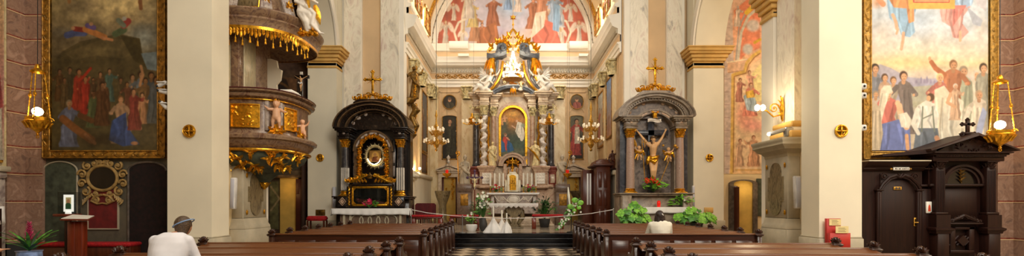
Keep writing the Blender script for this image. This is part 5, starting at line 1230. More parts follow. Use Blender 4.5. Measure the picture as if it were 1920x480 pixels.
def tablecloth(mb, x0, x1, y0, y1, z, drop, seed=0, amp=.012, n=80):
    """cloth over a slab: top sheet, front fall with folds and side falls"""
    rnd = random.Random(seed); ph = [rnd.uniform(0, 6) for _ in range(4)]
    def dz(x): return drop*(1+.06*math.sin(3.1*x+ph[0])+.04*math.sin(7.3*x+ph[1]))
    rows = []
    prof = [(y1, z+.006), (y0+.02, z+.006), (y0-.012, z-.005)]
    for t_ in (.25, .5, .75, 1.0): prof.append((None, t_))
    front = []
    for y, zz in prof:
        row = []
        for i in range(n+1):
            x = x0+(x1-x0)*i/n
            if y is not None: row.append((x, y, zz))
            else: row.append((x, y0-.014-amp*(1+math.sin(x*21+ph[2])*.9+math.sin(x*9+ph[3])*.6)*zz, z-dz(x)*zz))
        front.append(row)
    m2 = len(front); vs = [p for r in front for p in r]; fs = []
    for j in range(m2-1):
        for i in range(n): a = j*(n+1)+i; fs.append((a, a+1, a+n+2, a+n+1))
    mb.add(vs, fs)
    for xe, s in ((x0, -1), (x1, 1)):
        rr = []
        for t_ in (0, .3, .6, 1):
            rr.append([(xe+s*(.01+.03*t_*(1+.5*math.sin(k*2.2))), y0-.02*t_+(y1-y0)*k/12, z+.006-t_*drop*(1.25-.25*k/12)) for k in range(13)])
        vs = [p for r in rr for p in r]; fs = [(j*13+i, j*13+i+1, (j+1)*13+i+1, (j+1)*13+i) for j in range(3) for i in range(12)]
        mb.add(vs, fs)
def solid(th):
    def f(o):
        m = o.modifiers.new('t', 'SOLIDIFY'); m.thickness = th; m.offset = 0
    return f
def side_altar(label, xc, Y, P):
    """P holds pixel heights and materials of one side altar"""
    s = F/Y; x = lambda px: X(px, Y); z = lambda py: Z(py, Y)
    t = thing('side_altar', label, 'altar', (xc, Y, .45)); st = P['stone']; cm = P['col']; base = P['base']
    zb0, zb1 = .45, z(P['ledge'])             # base block up to the ledge that carries the columns
    hw = P['hw']
    m = MB(); m.box(xc-hw, Y-.1, .45, xc+hw, Y+1.0, zb1-.12, .01); m.box(xc-hw-.05, Y-.32, zb1-.12, xc+hw+.05, Y+1.0, zb1-.05, .02); m.box(xc-hw-.1, Y-.4, zb1-.05, xc+hw+.1, Y+1.0, zb1, .02)
    part('base', m, base, t)
    # back wall of the niche
    zc0, zc1 = z(P['cap'][1]), z(P['cap'][0])    # capital
    ent = z(P['ent'])                        # top of entablature
    m = MB(); m.box(xc-hw+.05, Y+.42, zb1, xc+hw-.05, Y+.95, ent); part('back_wall', m, P['back'], t)
    # piers and columns
    for sx in (-1, 1):
        cx = xc+sx*P['cx']; cy = Y-.08; r = P['r']
        m = MB(); m.box(cx-r*1.45, cy-r*1.45, zb1, cx+r*1.45, cy+r*1.45, zb1+.04, .01)
        zs = zb1+P['bh']
        m.lathe([(r*1.4, 0), (r*1.45, P['bh']*.25), (r*1.25, P['bh']*.45), (r*1.1, P['bh']*.6), (r*1.3, P['bh']*.8), (r*1.1, P['bh'])], (cx, cy, zb1+.02), 24); part('column_base', m, 'gold', t)
        m = MB(); m.lathe([(r*1.02, 0), (r, .3), (r*.98, (zc0-zs)*.6), (r*.88, zc0-zs)], (cx, cy, zs), 28); part('column', m, cm, t)
        if P.get('flutes'):
            m = MB()
            for i in range(12): a = 2*PI*i/12; m.cap((cx+r*1.0*math.cos(a), cy+r*1.0*math.sin(a), zs+.06), .022, (cx+r*.98*math.cos(a), cy+r*.98*math.sin(a), zs+.95), .022, 6)
            part('pale_flute', m, 'statue_white', t)
        m = MB(); m.capital(cx, cy, zc0, zc1, r*.95, 10); part('gilt_capital', m, 'gold', t)
        # pilaster behind column
        m = MB(); px_ = xc+sx*(P['cx']+P.get('pilo', .0)); m.box(px_-r*1.1, Y+.1, zb1, px_+r*1.1, Y+.5, ent-.1); part('pilaster', m, P['pil'], t)
        if P.get('inner'):
            m = MB(); ix = xc+sx*P['inner']; m.box(ix-.07, Y+.12, zb1, ix+.07, Y+.5, zc1, .01); part('inner_pilaster', m, P['innerm'], t)
            m = MB()
            for q in range(3):
                za = zb1+.25+q*(zc0-zb1-.3)/3; m.box(ix-.035, Y+.09, za, ix+.035, Y+.13, za+(zc0-zb1-.3)/3-.12, .02)
            part('inlay_strip', m, P['inlay'], t)
        # entablature block
        m = MB(); e0 = zc1
        for za, zz, e in ((e0, e0+.1, .02), (e0+.1, e0+.13, .05), (e0+.13, ent-.2, .0), (ent-.2, ent-.14, .06), (ent-.14, ent-.07, .13), (ent-.07, ent, .18)):
            m.box(cx-r*1.35-e, cy-r*1.3-e, za, cx+r*1.35+e, Y+.95, zz, .012)
        part('entablature', m, st, t)
        m = MB()
        for i in range(5): m.box(cx-r*1.5+i*r*.75-.02, cy-r*1.3-.1, ent-.2, cx-r*1.5+i*r*.75+.03, cy-r*1.3, ent-.15)
        part('dentils', m, st, t)
        m = MB(); m.ell((cx, cy-r*1.3, (e0+ent)/2), .06, .03, .05, 10, 6); part('boss', m, P['inlay'], t)
    # segmental pediment: broken forward over the columns
    R = P['R']; kz = P['kz']; zc = ent-.02
    m = MB(); archband(m, xc, zc, R-.34, R-.22, Y-.1, Y+.9, 0, 180, 40, kz); archband(m, xc, zc, R-.22, R-.1, Y-.22, Y+.9, 0, 180, 40, kz); archband(m, xc, zc, R-.1, R+.04, Y-.34, Y+.9, 0, 180, 40, kz); archband(m, xc, zc, R+.02, R+.08, Y-.4, Y+.9, 0, 180, 40, kz)
    part('arched_pediment', m, st, t)
    m = MB(); archband(m, xc, zc, R-.36, R-.31, Y-.13, Y+.1, 2, 178, 40, kz); archband(m, xc, zc, R-.13, R-.08, Y-.37, Y-.2, 2, 178, 40, kz); archband(m, xc, zc, R+.05, R+.1, Y-.43, Y-.3, 2, 178, 40, kz); archband(m, xc, zc-.02, (R+P['ri'])/2-.1, (R+P['ri'])/2-.06, Y+.12, Y+.3, 20, 160, 30, kz*1.1)
    part('pediment_edging', m, P['arch'], t)
    m = MB()
    for i in range(31):
        a = math.radians(4+172*i/30); c = V(xc+(R-.25)*math.cos(a), Y-.12, zc+(R-.25)*kz*math.sin(a))
        d = V(math.cos(a), 0, math.sin(a)); e = V(-math.sin(a), 0, math.cos(a))
        o = [c-e*.035-d*.03, c+e*.035-d*.03, c+e*.035+d*.05, c-e*.035+d*.05]; m.loft([[p-V(0, .07, 0) for p in o], o])
    part('pediment_dentils', m, st, t)
    # tympanum with inlaid discs
    m = MB(); m.prism(arc(xc, zc, R-.3, 0, 180, 36, (R-.3)*kz), Y+.2, Y+.9); part('tympanum', m, P['tymp'], t)
    ra = (R-.3+P['ri']+.12)/2
    for i in range(7):
        if i == 3: continue
        a = math.radians(22+136*i/6); c = (xc+ra*math.cos(a), Y+.18, zc+(ra*kz-.0)*math.sin(a)*1.0+.02)
        m = MB(); m.ell(c, .11 if i % 2 else .08, .03, .085, 12, 6); part('tympanum_disc', m, P['inlay'], t)
    # inner arch
    ri = P['ri']; za = P['za']
    m = MB(); archband(m, xc, za, ri, ri+.16, Y-.02, Y+.5, 0, 180, 32, P.get('kzi', 1)); archband(m, xc, za, ri+.12, ri+.19, Y-.07, Y+.5, 0, 180, 32, P.get('kzi', 1))
    for sx in (-1, 1): m.box(xc+sx*ri, Y-.02, zb1, xc+sx*(ri+.16), Y+.5, za)
    part('inner_arch', m, P['arch'], t)
    m = MB()
    for i in range(5):
        a0 = 14+32*i; archband(m, xc, za, ri+.035, ri+.105, Y-.045, Y, a0, a0+24, 8, P.get('kzi', 1))
    part('arch_inlay', m, P['inlay'], t)
    # blocking course, cresting and cross
    top = zc+(R+.08)*kz; m = MB(); m.prism([(xc-.75, top-.2), (xc+.75, top-.2), (xc+.75, top-.02), (xc+.55, top+.1), (xc-.55, top+.1), (xc-.75, top-.02)], Y-.28, Y+.6); part('crown_block', m, st, t)
    cresting(t, xc, Y-.1, top+.08, P['crw'], P['crh'], 3)
    cross_gilt(t, xc, Y-.1, top+.08+P['crh'], z(P['xtop']), P['xw'])
    return t
plain('silver_gilt', '#e8d8a8', .3, .7, .1, 12.); plain('bronze_wood', '#6e5438', .35, .2, .15, 6.); marble('black_marble2', [(.25, '#7a6650'), (.36, '#2c211b'), (.5, '#1d1613'), (.64, '#30251e'), (.76, '#6c5846')], 2.4, 2.4, .2)
# --- black and gold reliquary altar
Y = 20.5; xc = X(700, Y); x = lambda px: X(px, Y); z = lambda py: Z(py, Y)
t = side_altar('black marble and gold reliquary altar with arched top and glass casket', xc, Y, dict(stone='black_marble2', base='black_marble2', col='marble_column', back='black_paint', pil='black_marble2', inlay='marble_grey', tymp='black_marble2', arch='bronze_wood',
    ledge=368, cap=(262, 277), ent=241, hw=1.5, cx=1.14, r=.15, bh=.2, flutes=True, inner=.83, innerm='black_marble2', R=1.46, kz=.7, ri=.64, za=Z(284, Y), kzi=1.05, crw=.78, crh=.24, xtop=136, xw=.3))
m = MB(); ring = []   # garland of gilt acanthus around the niche
rnd = random.Random(2)
pts = [(xc-.56, z(333)+.1*i) for i in range(11)]; za = z(284); pts += [(xc+.56*math.cos(math.radians(a)), za+.62*math.sin(math.radians(a))) for a in range(180, -1, -12)]; pts += [(xc+.56, za-.1*i) for i in range(1, 11)]
for i, (a, b_) in enumerate(pts):
    m.ell((a+rnd.uniform(-.02, .02), Y-.02, b_), .085, .06, .075, 8, 6); an = rnd.uniform(0, 6.28)
    for k in range(3): m.leaf((a, Y-.05, b_), (math.cos(an+k*2.1), -.2, math.sin(an+k*2.1)), (0, -1, 0), .14, .04, .03, .2)
    m.scroll((a, Y-.09, b_), (1, 0, 0), (0, 0, 1), .05, 1.2, .014, 10, 1 if i % 2 else -1, an, k=4)
part('gilt_garland', m, 'gold', t)
m = MB()   # silver-gold ray frame round the icon
ic = V(x(703), Y-.02, z(293))
for i in range(36):
    a = 2*PI*i/36; e = .30+.05*(i % 2); c = ic+V(.3*math.cos(a), 0, .36*math.sin(a)); m.leaf(c, (math.cos(a), 0, math.sin(a)), (0, -1, 0), .2 if i % 2 else .14, .04, .02, .05); m.ell(ic+V(.36*math.cos(a), -.03, .43*math.sin(a)), .042, .03, .042, 6, 4)
part('ray_frame', m, 'silver_gilt', t)
m = MB(); m.box(x(692), Y-.06, z(304), x(715), Y+.1, z(282), .01); part('icon_panel', m, 'bronze', t)
c = Canvas(693, 283, 714, 303, 4, '#8c6430'); c.ell(704, 292, 8, 9, '#c89848', .3); c.ell(703, 290, 3.4, 4, '#a87848', .3); c.drape([(697, 303), (699, 294), (708, 293), (712, 303)], '#6c3c20', 3, 1); c.ell(708, 297, 2.4, 3, '#a87848'); o = c.obj('icon_picture', Y-.065, t, .4, thick=0)
m = MB(); rnd = random.Random(4)
for i in range(15): a = PI*(1.12+.76*i/14); m.ell(ic+V(.28*math.cos(a), -.1, .34*math.sin(a)+.0), .016, .016, .016, 8, 6)
part('icon_lamp', m, 'glow_white', t)
# casket with gilt frame
m = MB(); zl, zh = z(386), z(350); xl, xr = x(666), x(734)
for a, b_, c_, d_ in ((xl, zl, xr, zl+.08), (xl, zh-.08, xr, zh), (xl, zl, xl+.08, zh), (xr-.08, zl, xr, zh)): m.box(a, Y-.5, b_, c_, Y-.42, d_, .02)
for sx, ex in ((1, xl+.08), (-1, xr-.08)):
    for zz, sg in ((zl+.08, 1), (zh-.08, -1)): m.prism([(ex, zz), (ex+sx*.1, zz), (ex, zz+sg*.1)], Y-.49, Y-.43)
part('casket_frame', m, 'gold', t)
m = MB(); m.box(x(655), Y-.46, zl-.05, x(745), Y-.1, zl-.0); m.box(x(660), Y-.46, zh, x(740), Y-.1, zh+.1, .02); m.box(x(657), Y-.44, zl, xl, Y-.1, zh); m.box(xr, Y-.44, zl, x(743), Y-.1, zh); part('casket_case', m, 'black_marble2', t)
for sx in (x(661.5), x(738.5)):
    m = MB(); m.tube([(sx+.018*math.cos(k*1.3), Y-.47+.018*math.sin(k*1.3), zl+.02+(zh-zl-.04)*k/28) for k in range(29)], .03, 6); part('twisted_colonnette', m, 'gold', t)
m = MB(); m.box(xl+.07, Y-.455, zl+.07, xr-.07, Y-.45, zh-.07); part('casket_glass', m, 'dark_glass', t)
m = MB(); m.cap((xl+.25, Y-.28, zl+.2), .09, (xr-.5, Y-.28, zl+.14), .1); m.cap((xr-.5, Y-.28, zl+.14), .08, (xr-.2, Y-.28, zl+.1), .05); m.ell((xl+.2, Y-.28, zl+.25), .09); m.box(xl+.1, Y-.4, zl+.01, xr-.1, Y-.15, zl+.08, .02); part('reclining_effigy', m, 'marble_red', t)
m = MB()   # gilt cresting over the casket
for sx in (-1, 1):
    m.tube([(xc+sx*.95, Y-.4, z(342)), (xc+sx*.7, Y-.42, z(341)), (xc+sx*.4, Y-.42, z(334)), (xc+sx*.15, Y-.42, z(328))], [.03, .06, .07, .06], 6)
    for i in range(7): u = .95-.13*i; m.scroll((xc+sx*u, Y-.45, z(342)+.06+.26*(1-u)), (sx, 0, 0), (0, 0, 1), .08, 1.3, .025, 12, 1 if i % 2 else -1, .6, k=5); m.leaf((xc+sx*u, Y-.42, z(343)), (sx*.5, 0, 1), (0, -1, 0), .2, .05, .03, .1)
part('gilt_casket_crest', m, 'gold', t)
m = MB(); m.lathe([(.09, 0), (.1, .05), (.08, .06), (.12, .13), (.03, .2), (.02, .24)], (xc, Y-.5, z(336)), 10); part('small_crown', m, 'bronze', t)
for sx in (-1, 1):   # pedestals with lozenge inlay under the columns
    cx = xc+sx*1.14; m = MB(); m.box(cx-.22, Y-.42, z(388), cx+.22, Y, z(368)-.02, .01); part('column_pedestal', m, 'black_marble2', t)
    m = MB(); zc_ = (z(388)+z(368))/2; m.tube([(cx, Y-.43, zc_+.16), (cx+.14, Y-.43, zc_), (cx, Y-.43, zc_-.16), (cx-.14, Y-.43, zc_), (cx, Y-.43, zc_+.16)], .018, 4); m.loft([[(cx, Y-.44, zc_+.1), (cx+.09, Y-.44, zc_), (cx, Y-.44, zc_-.1), (cx-.09, Y-.44, zc_)], [(cx, Y-.41, zc_+.1), (cx+.09, Y-.41, zc_), (cx, Y-.41, zc_-.1), (cx-.09, Y-.41, zc_)]]); part('lozenge_inlay', m, 'marble_pink', t)
# mensa with roundels
YM = 19.75; zt = Z(391.5, YM)
m = MB(); m.box(X(636, YM), YM+.1, .45, X(756, YM), YM+.6, zt-.08); m.box(X(624, YM), YM, zt-.08, X(766, YM), YM+.35, zt, .01); part('mensa', m, 'granite_brown', t)
m = MB()
for pxx in (668, 684, 700, 716, 732): 
    c0 = (X(pxx, YM), YM+.1, Z(414, YM)); m.tube([(c0[0]+.24*math.cos(2*PI*i/24), YM+.09, c0[2]+.24*math.sin(2*PI*i/24)) for i in range(25)], .025, 6)
for pxx in (642, 654, 748): m.box(X(pxx, YM), YM+.05, .45, X(pxx+4, YM), YM+.12, zt-.12)
part('roundel_relief', m, 'stone_grey', t)
m = MB(); tablecloth(m, X(622, YM), X(768, YM), YM-.02, YM+.36, zt+.004, .24, 1); single('tablecloth', 'white cloth hanging over the front table of the reliquary altar', 'tablecloth', m, 'white_cloth', mods=solid(.008))
# --- stone altar with the crucifix
Y = 20.7; xc = X(1227, Y); zb1 = Z(362, Y)+.003
marble('marble_black2', [(.3, '#2a2c34'), (.5, '#3a3c44'), (.65, '#55555c'), (.8, '#2c2a2c')], 3., 1.5, .25)
t = side_altar('grey-brown stone altar with arched top framing a large crucifix', xc, Y, dict(stone='side_altar_stone', base='side_altar_stone', col='granite_pink', back='scagliola_dark', pil='marble_black2', inlay='marble_pink', tymp='scagliola_dark', arch='side_altar_stone',
    ledge=362, cap=(243, 259), ent=220, hw=1.45, cx=1.03, r=.17, bh=.17, pilo=.2, R=1.5, kz=.62, ri=.82, za=Z(248, Y), kzi=.95, crw=.78, crh=.26, xtop=113, xw=.29))
z = lambda py: Z(py, Y); x = lambda px: X(px, Y)
m = MB(); m.filigree(x(1227)-.0, z(216), .26, .26, Y-.1, 2, 5, .08, True, 1.6); m.ell((xc-.0, Y-.08, z(216)), .1, .05, .12, 10, 8); part('gilt_keystone', m, 'gold', t)
m = MB(); m.tube([(xc-.28, Y-.02, z(229)), (xc-.2, Y-.04, z(225)), (xc, Y-.05, z(226)), (xc+.2, Y-.04, z(225)), (xc+.28, Y-.02, z(229))], .02, 6)
m.loft([[(xc-.28+.56*i/8, Y-.03+.02*math.sin(i), z(229)+.03*math.sin(i*.8)), (xc-.28+.56*i/8, Y-.03+.02*math.sin(i), z(223)+.03*math.sin(i*.8)), (xc-.28+.56*i/8, Y-.01, z(223)+.03*math.sin(i*.8)), (xc-.28+.56*i/8, Y-.01, z(229)+.03*math.sin(i*.8))] for i in range(9)]); part('title_ribbon', m, 'statue_white', t)
m = MB(); m.box(xc-1.3, Y-.55, .45, xc+1.3, Y-.1, Z(388, Y)-.02, .01); m.box(xc-1.45, Y-.45, .45, xc-1.05, Y, zb1-.12, .02); m.box(xc+1.05, Y-.45, .45, xc+1.45, Y, zb1-.12, .02); part('predella', m, 'side_altar_stone', t)
YM = 20.0; zt = Z(389, YM)
m = MB(); m.box(X(1192, YM), YM+.1, .45, X(1290, YM), YM+.6, zt-.08); m.box(X(1182, YM), YM, zt-.08, X(1296, YM), YM+.4, zt, .01); m.box(X(1182, YM)+.4, YM+.05, .45, X(1182, YM)+.9, YM+.3, zt-.2, .1); part('mensa', m, 'side_altar_stone', t)
m = MB(); tablecloth(m, X(1181, YM), X(1297, YM), YM-.02, YM+.4, zt+.004, .24, 5); single('tablecloth', 'white cloth on the table below the crucifix altar', 'tablecloth', m, 'white_cloth', mods=solid(.008))
# crucifix
t = thing('crucifix', 'large dark cross with a pale life-size figure in a gold loincloth', 'crucifix', (x(1223), Y, zb1))
xk = x(1223); yk = Y+.12
m = MB(); m.box(xk-.13, yk+.02, zb1, xk+.13, yk+.12, z(222), .01); m.box(xk-.72, yk+.02, z(253), xk+.72, yk+.12, z(243), .01); part('cross', m, 'marble_black2', t)
m = MB(); k = 1.0; zt_ = z(263); J = {}
J['head'] = V(xk, yk-.26, z(262)); J['neck'] = V(xk+.01, yk-.17, z(268)); J['chest'] = V(xk+.02, yk-.2, z(277)); J['waist'] = V(xk+.01, yk-.17, z(290)); J['pelvis'] = V(xk+.03, yk-.17, z(299))
for q, sx in (('l', -1), ('r', 1)):
    J['sh'+q] = V(xk+sx*.21, yk-.17, z(270)); J['wr'+q] = V(xk+(sx*.6 if q == 'l' else .56), yk-.06, z(246)); J['el'+q] = (J['sh'+q]+J['wr'+q])/2+V(0, -.05, -.03)
    J['hip'+q] = V(xk+.03+sx*.09, yk-.17, z(302)); J['kn'+q] = V(xk+.01+sx*.06, yk-.26, z(320)); J['an'+q] = V(xk+.03+sx*.035, yk-.14, z(340)); J['to'+q] = V(xk+.03+sx*.04, yk-.22, z(346))
nude(m, J, 1.95, (0, -1, -.25), True); part('corpus', m, 'flesh_pale', t, mods=remesh(.018, 2))
m = MB(); m.tube([(xk-.17, yk-.18, z(294)), (xk-.05, yk-.33, z(298)), (xk+.1, yk-.33, z(296)), (xk+.22, yk-.18, z(293))], [.07, .09, .09, .06], 8); m.tube([(xk-.18, yk-.22, z(294)), (xk-.22, yk-.25, z(302)), (xk-.24, yk-.22, z(309))], [.07, .09, .03], 8); m.tube([(xk-.15, yk-.3, z(300)), (xk+.03, yk-.34, z(305)), (xk+.18, yk-.25, z(298))], [.06, .09, .06], 8); m.tube([(xk+.2, yk-.2, z(294)), (xk+.16, yk-.1, z(304))], [.07, .05], 8); part('gilt_loincloth', m, 'gold', t, mods=remesh(.018, 1))
m = MB(); m.ell(J['head']+V(0, .05, .04), .125, .11, .12); m.ell(J['head']+V(-.06, .0, -.08), .05, .06, .12)
m.tube([J['head']+V(.13*math.cos(a), -.02+.13*math.sin(a), .07) for a in [2*PI*i/16 for i in range(17)]], .022, 6); part('hair_and_thorns', m, 'hair_brown', t)
for (pxx, pyy, lab, sp0, sp1, ar) in ((1197, 297, 'gold-trimmed child angel holding a ladder and spear, pulpit side of the large crucifix', (1200, 262), (1207, 342), (1.2, .2)), (1252, 300, 'gold-trimmed child angel holding a sponge spear, fresco side of the large crucifix', (1252, 298), (1235, 342), (.4, 1.2))):
    a = thing('angel_statue', lab, 'statue', (x(pxx), Y-.12, z(pyy)))
    m = MB(); w = putto(m, (x(pxx), Y-.12, z(pyy)-.1), .62, (.1, -1, 0), ar); part('body', m, 'flesh_pale', a, mods=remesh(.014, 2)); part('gilt_wings', w, 'gold', a)
    m = MB(); m.tube([(x(pxx)-.12, Y-.17, z(pyy)+.28), (x(pxx)+.02, Y-.26, z(pyy)+.2), (x(pxx)+.14, Y-.2, z(pyy)+.28), (x(pxx)+.22, Y-.16, z(pyy)+.1)], [.03, .06, .05, .03], 6); m.tube([(x(pxx)-.1, Y-.18, z(pyy)+.15), (x(pxx)-.2, Y-.2, z(pyy)-.05)], [.05, .02], 6); part('gilt_sash', m, 'gold', a)
    m = MB(); m.tube([(x(sp0[0]), Y-.28, z(sp0[1])), (x(sp1[0]), Y-.2, z(sp1[1]))], .016, 6)
    if pxx < 1210:
        m.tube([(x(1206), Y-.24, z(262)), (x(1206), Y-.24, z(278))], .016, 5); m.tube([(x(1202), Y-.24, z(268)), (x(1210), Y-.24, z(268))], .016, 5)
        m.leaf((x(1192), Y-.1, z(276)), (-.3, 0, 1), (0, -1, 0), .35, .06, .02, .1)
    else: m.ell((x(1262), Y-.25, z(275)), .07); m.ell((x(1266), Y-.25, z(278)), .05); m.ell((x(1240), Y-.25, z(274)), .05)
    part('spear', m, 'gold_soft', a)
# ------------------------------------------------------------------ high altar
Y = 26.2; xc = X(962, Y); x = lambda px: X(px, Y); z = lambda py: Z(py, Y)
# stone steps up to the high altar
m = MB()
for i in range(4): m.box(x(900)-.06*(3-i), 24.0+.28*i, .45, x(1026)+.06*(3-i), 26.0, .56+.11*i, .015)
struct('trim_altar_steps', m, 'marble_rose')
t = thing('high_altar', 'towering baroque high altar with twisted columns, arched painting and gilded gable', 'altar', (xc, Y, .45))
# pedestal storey
m = MB(); m.box(x(882), Y-.1, .45, x(1043), Y+1.6, z(352), .02); m.box(x(888), Y-.25, z(352), x(1037), Y+1.6, z(346), .02); part('lower_base', m, 'marble_pink', t)
m = MB(); m.box(x(886), Y+.1, z(352), x(1040), Y+1.6, z(313)); part('pedestal_storey', m, 'marble_rose', t)
for i, (a, b_) in enumerate(((882, 898), (900, 925), (1001, 1026), (1029, 1043))):
    outer = i in (0, 3); yy = Y+.0 if outer else Y-.35
    m = MB(); m.box(x(a), yy, z(349), x(b_), yy+1, z(322), .02); m.box(x(a)-.06, yy-.08, z(349)-.12, x(b_)+.06, yy+1, z(348), .03)
    m.loft([[(x(a)-e, yy-e, zz), (x(b_)+e, yy-e, zz), (x(b_)+e, yy+1, zz), (x(a)-e, yy+1, zz)] for e, zz in ((0, z(323)), (.04, z(321)), (.04, z(319)), (.12, z(316)), (.14, z(314)), (.1, z(312)))])
    part('column_pedestal', m, 'marble_pink' if not outer else 'marble_red', t)
    if not outer:
        m = MB(); m.relief(x(a)+.14, z(345), x(b_)-.14, z(325), yy-.005, 16, 22, lambda u, v: .04*abs(math.sin(u*9+math.sin(v*8)*2)*math.cos(v*11))+.01); part('relief_panel', m, 'statue_white', t)
    else:
        m = MB(); m.box(x(a)+.08, yy-.03, z(343), x(b_)-.08, yy+.02, z(327), .01); part('inlay_panel', m, 'marble_rose', t)
# retable back
zcap0, zcap1 = z(216), z(199)
m = MB(); m.box(x(884), Y+.75, z(313), x(1042), Y+1.5, z(176)); part('back_panel', m, 'marble_rose', t)
for a, b_ in ((918, 932), (992, 1006)): m = MB(); m.box(x(a), Y+.45, z(313), x(b_), Y+.8, z(199), .02); part('inner_pier', m, 'marble_yellow', t)
for a in (925, 999):
    m = MB(); m.lathe([(.17, 0), (.19, .08), (.15, .16), (.14, .3), (.13, zcap0-z(313))], (x(a), Y+.35, z(313)), 20); part('inner_column', m, 'marble_pink', t)
    m = MB(); m.capital(x(a), Y+.35, zcap0, zcap1, .14, 8); part('capital', m, 'gold_plaster', t)
for a in (892, 1034):
    m = MB(); m.lathe([(.2, 0), (.22, .08), (.17, .16), (.165, .3), (.15, z(228)-z(312))], (x(a), Y+.3, z(312)), 24); part('black_column', m, 'marble_column', t)
    m = MB(); m.capital(x(a), Y+.3, z(228), z(212), .15, 8); part('capital', m, 'gold_plaster', t)
for a, sg in ((907.5, 1), (1018, -1)):
    m = MB(); n = 110; H = zcap0-z(312)-.12; R_ = []
    for i in range(n+1):
        t_ = i/n; an = sg*t_*2*PI*5.2; o = .055; r = .135+.018*math.sin(t_*2*PI*10.4)
        cx_, cy_ = x(a)+o*math.cos(an), Y-.05+o*math.sin(an)
        R_.append([(cx_+r*math.cos(b_), cy_+r*math.sin(b_), z(312)+.12+H*t_) for b_ in [2*PI*k/18 for k in range(18)]])
    m.loft(R_); m.lathe([(.22, 0), (.23, .04), (.18, .08), (.17, .12)], (x(a), Y-.05, z(312)), 20); part('twisted_column', m, 'marble_twist', t)
    m = MB()
    for i in range(40):
        t_ = (i+.5)/40; an = sg*t_*2*PI*5.2+PI; m.leaf((x(a)+.13*math.cos(an), Y-.05+.13*math.sin(an), z(312)+.12+H*t_), (math.cos(an)*.4, math.sin(an)*.4, 1), (math.cos(an), math.sin(an), 0), .1, .03, .015)
    part('vine_leaf_garland', m, 'gold_plaster', t)
    m = MB(); m.capital(x(a), Y-.05, zcap0, zcap1, .17, 9); part('capital', m, 'gold_plaster', t)
for a in (900.5, 915.5, 1010.5, 1025): m = MB(); m.tube([(x(a)+.03*math.sin(k*.9), Y+.4, z(312)+(z(216)-z(312))*k/24) for k in range(25)], [.05+.02*(k % 2) for k in range(25)], 6); part('gilt_border_strip', m, 'gold', t)
# entablature blocks, stepped
def entab(m, a, b_, yy, depth=1.2):
    X0, X1 = x(a), x(b_)
    for e, p0, p1 in ((.0, 199, 195), (.03, 195, 192), (.0, 192, 184), (.05, 184, 182), (.1, 182, 180), (.17, 180, 177), (.22, 177, 174)): m.box(X0-e, yy-e, z(p0), X1+e, yy+depth, z(p1), .012)
for a, b_, yy in ((886, 899, Y+.1), (900, 917, Y-.28), (919, 934, Y+.2), (990, 1005, Y+.2), (1009, 1027, Y-.28), (1028, 1040, Y+.1)):
    m = MB(); entab(m, a, b_, yy); part('entablature', m, 'marble_rose', t)
m = MB(); m.filigree(x(893), z(204), .6, .35, Y-.12, 3, 8, .1, False, 1.6); m.filigree(x(1033), z(204), .6, .35, Y-.12, 4, 8, .1, False, 1.6); m.filigree(x(923), z(205), .4, .3, Y+.2, 4, 6, .1, False, 1.6); m.filigree(x(1001), z(205), .4, .3, Y+.2, 5, 6, .1, False, 1.6); part('gilt_foliage', m, 'gold_plaster', t)
# arched painting
zs = z(197)-.66
m = MB(); R = (x(987)-x(937))/2; cxp = x(962)
archband(m, cxp, z(197)-R, R-.06, R+.06, Y+.35, Y+.7, 0, 180, 36); m.box(cxp-R-.06, Y+.35, z(308), cxp-R+.06, Y+.7, z(197)-R); m.box(cxp+R-.06, Y+.35, z(308), cxp+R+.06, Y+.7, z(197)-R); m.box(cxp-R, Y+.35, z(308), cxp+R, Y+.7, z(306))
part('gilt_picture_frame', m, 'gold', t)
m = MB(); archband(m, cxp, z(197)-R, R+.08, R+.24, Y+.4, Y+.75, 0, 180, 36); m.box(cxp-R-.2, Y+.42, z(310), cxp-R-.08, Y+.75, z(197)-R); m.box(cxp+R+.08, Y+.42, z(310), cxp+R+.2, Y+.75, z(197)-R); part('arch_surround', m, 'marble_pink', t)
Yp = Y+.6; c = Canvas(938, 199, 987, 308, 4.5, '#504028'); c.vgrad([(199, '#c88c38'), (225, '#b87830'), (240, '#806038'), (256, '#4c5440'), (275, '#4a5c48'), (284, '#6c6c50'), (308, '#3c3c28')])
c.ell(962, 212, 20, 12, '#e8b050', .9, .8); c.ell(945, 235, 10, 22, '#4c5848', .8, .8); c.ell(955, 288, 22, 8, '#707458', .8, .7); c.ell(978, 232, 14, 18, '#b08458', .9, .5); c.noise(.15, 12, 3)
for qx, qy in ((946, 218), (941, 224)): c.ell(qx, qy, 2.4, 2.4, '#d8a070', .4); c.line([(qx, qy+2), (qx+1, qy+9)], 4, '#d09868'); c.line([(qx-5, qy+4), (qx+5, qy+3)], 2, '#d8a070')
c.drape([(970, 228), (978, 230), (984, 250), (982, 262), (972, 258), (966, 246)], '#e8e0cc', 4, 2); c.ell(969, 227, 2.8, 3, '#d8a880', .4); c.ell(984, 236, 9, 5, '#98a088', .4, .9, 20); c.line([(966, 240), (960, 236)], 2.2, '#d8a880'); c.line([(974, 244), (978, 262)], 5, '#f0e8d8')
c.ell(948, 253, 3, 3.6, '#d09878', .3); c.ell(947, 251, 3.4, 3, '#8c6440', .4, .8); c.drape([(944, 256), (953, 257), (956, 268), (958, 282), (946, 282), (941, 268)], '#c84838', 4, 3); c.drape([(940, 262), (946, 268), (948, 284), (938, 286), (936, 276)], '#3c6894', 3, 4); c.drape([(952, 262), (960, 270), (964, 282), (952, 286), (950, 276)], '#34608c', 3, 5); c.line([(950, 258), (955, 262)], 2, '#d8a880')
c.noise(.08, 40, 5)
c.obj('altar_painting', Yp, t, .4, thick=0, mask=lambda a, b_: (b_ > 222.5) | (((a-962.4)/24.3)**2+((b_-222.5)/24)**2 < 1))
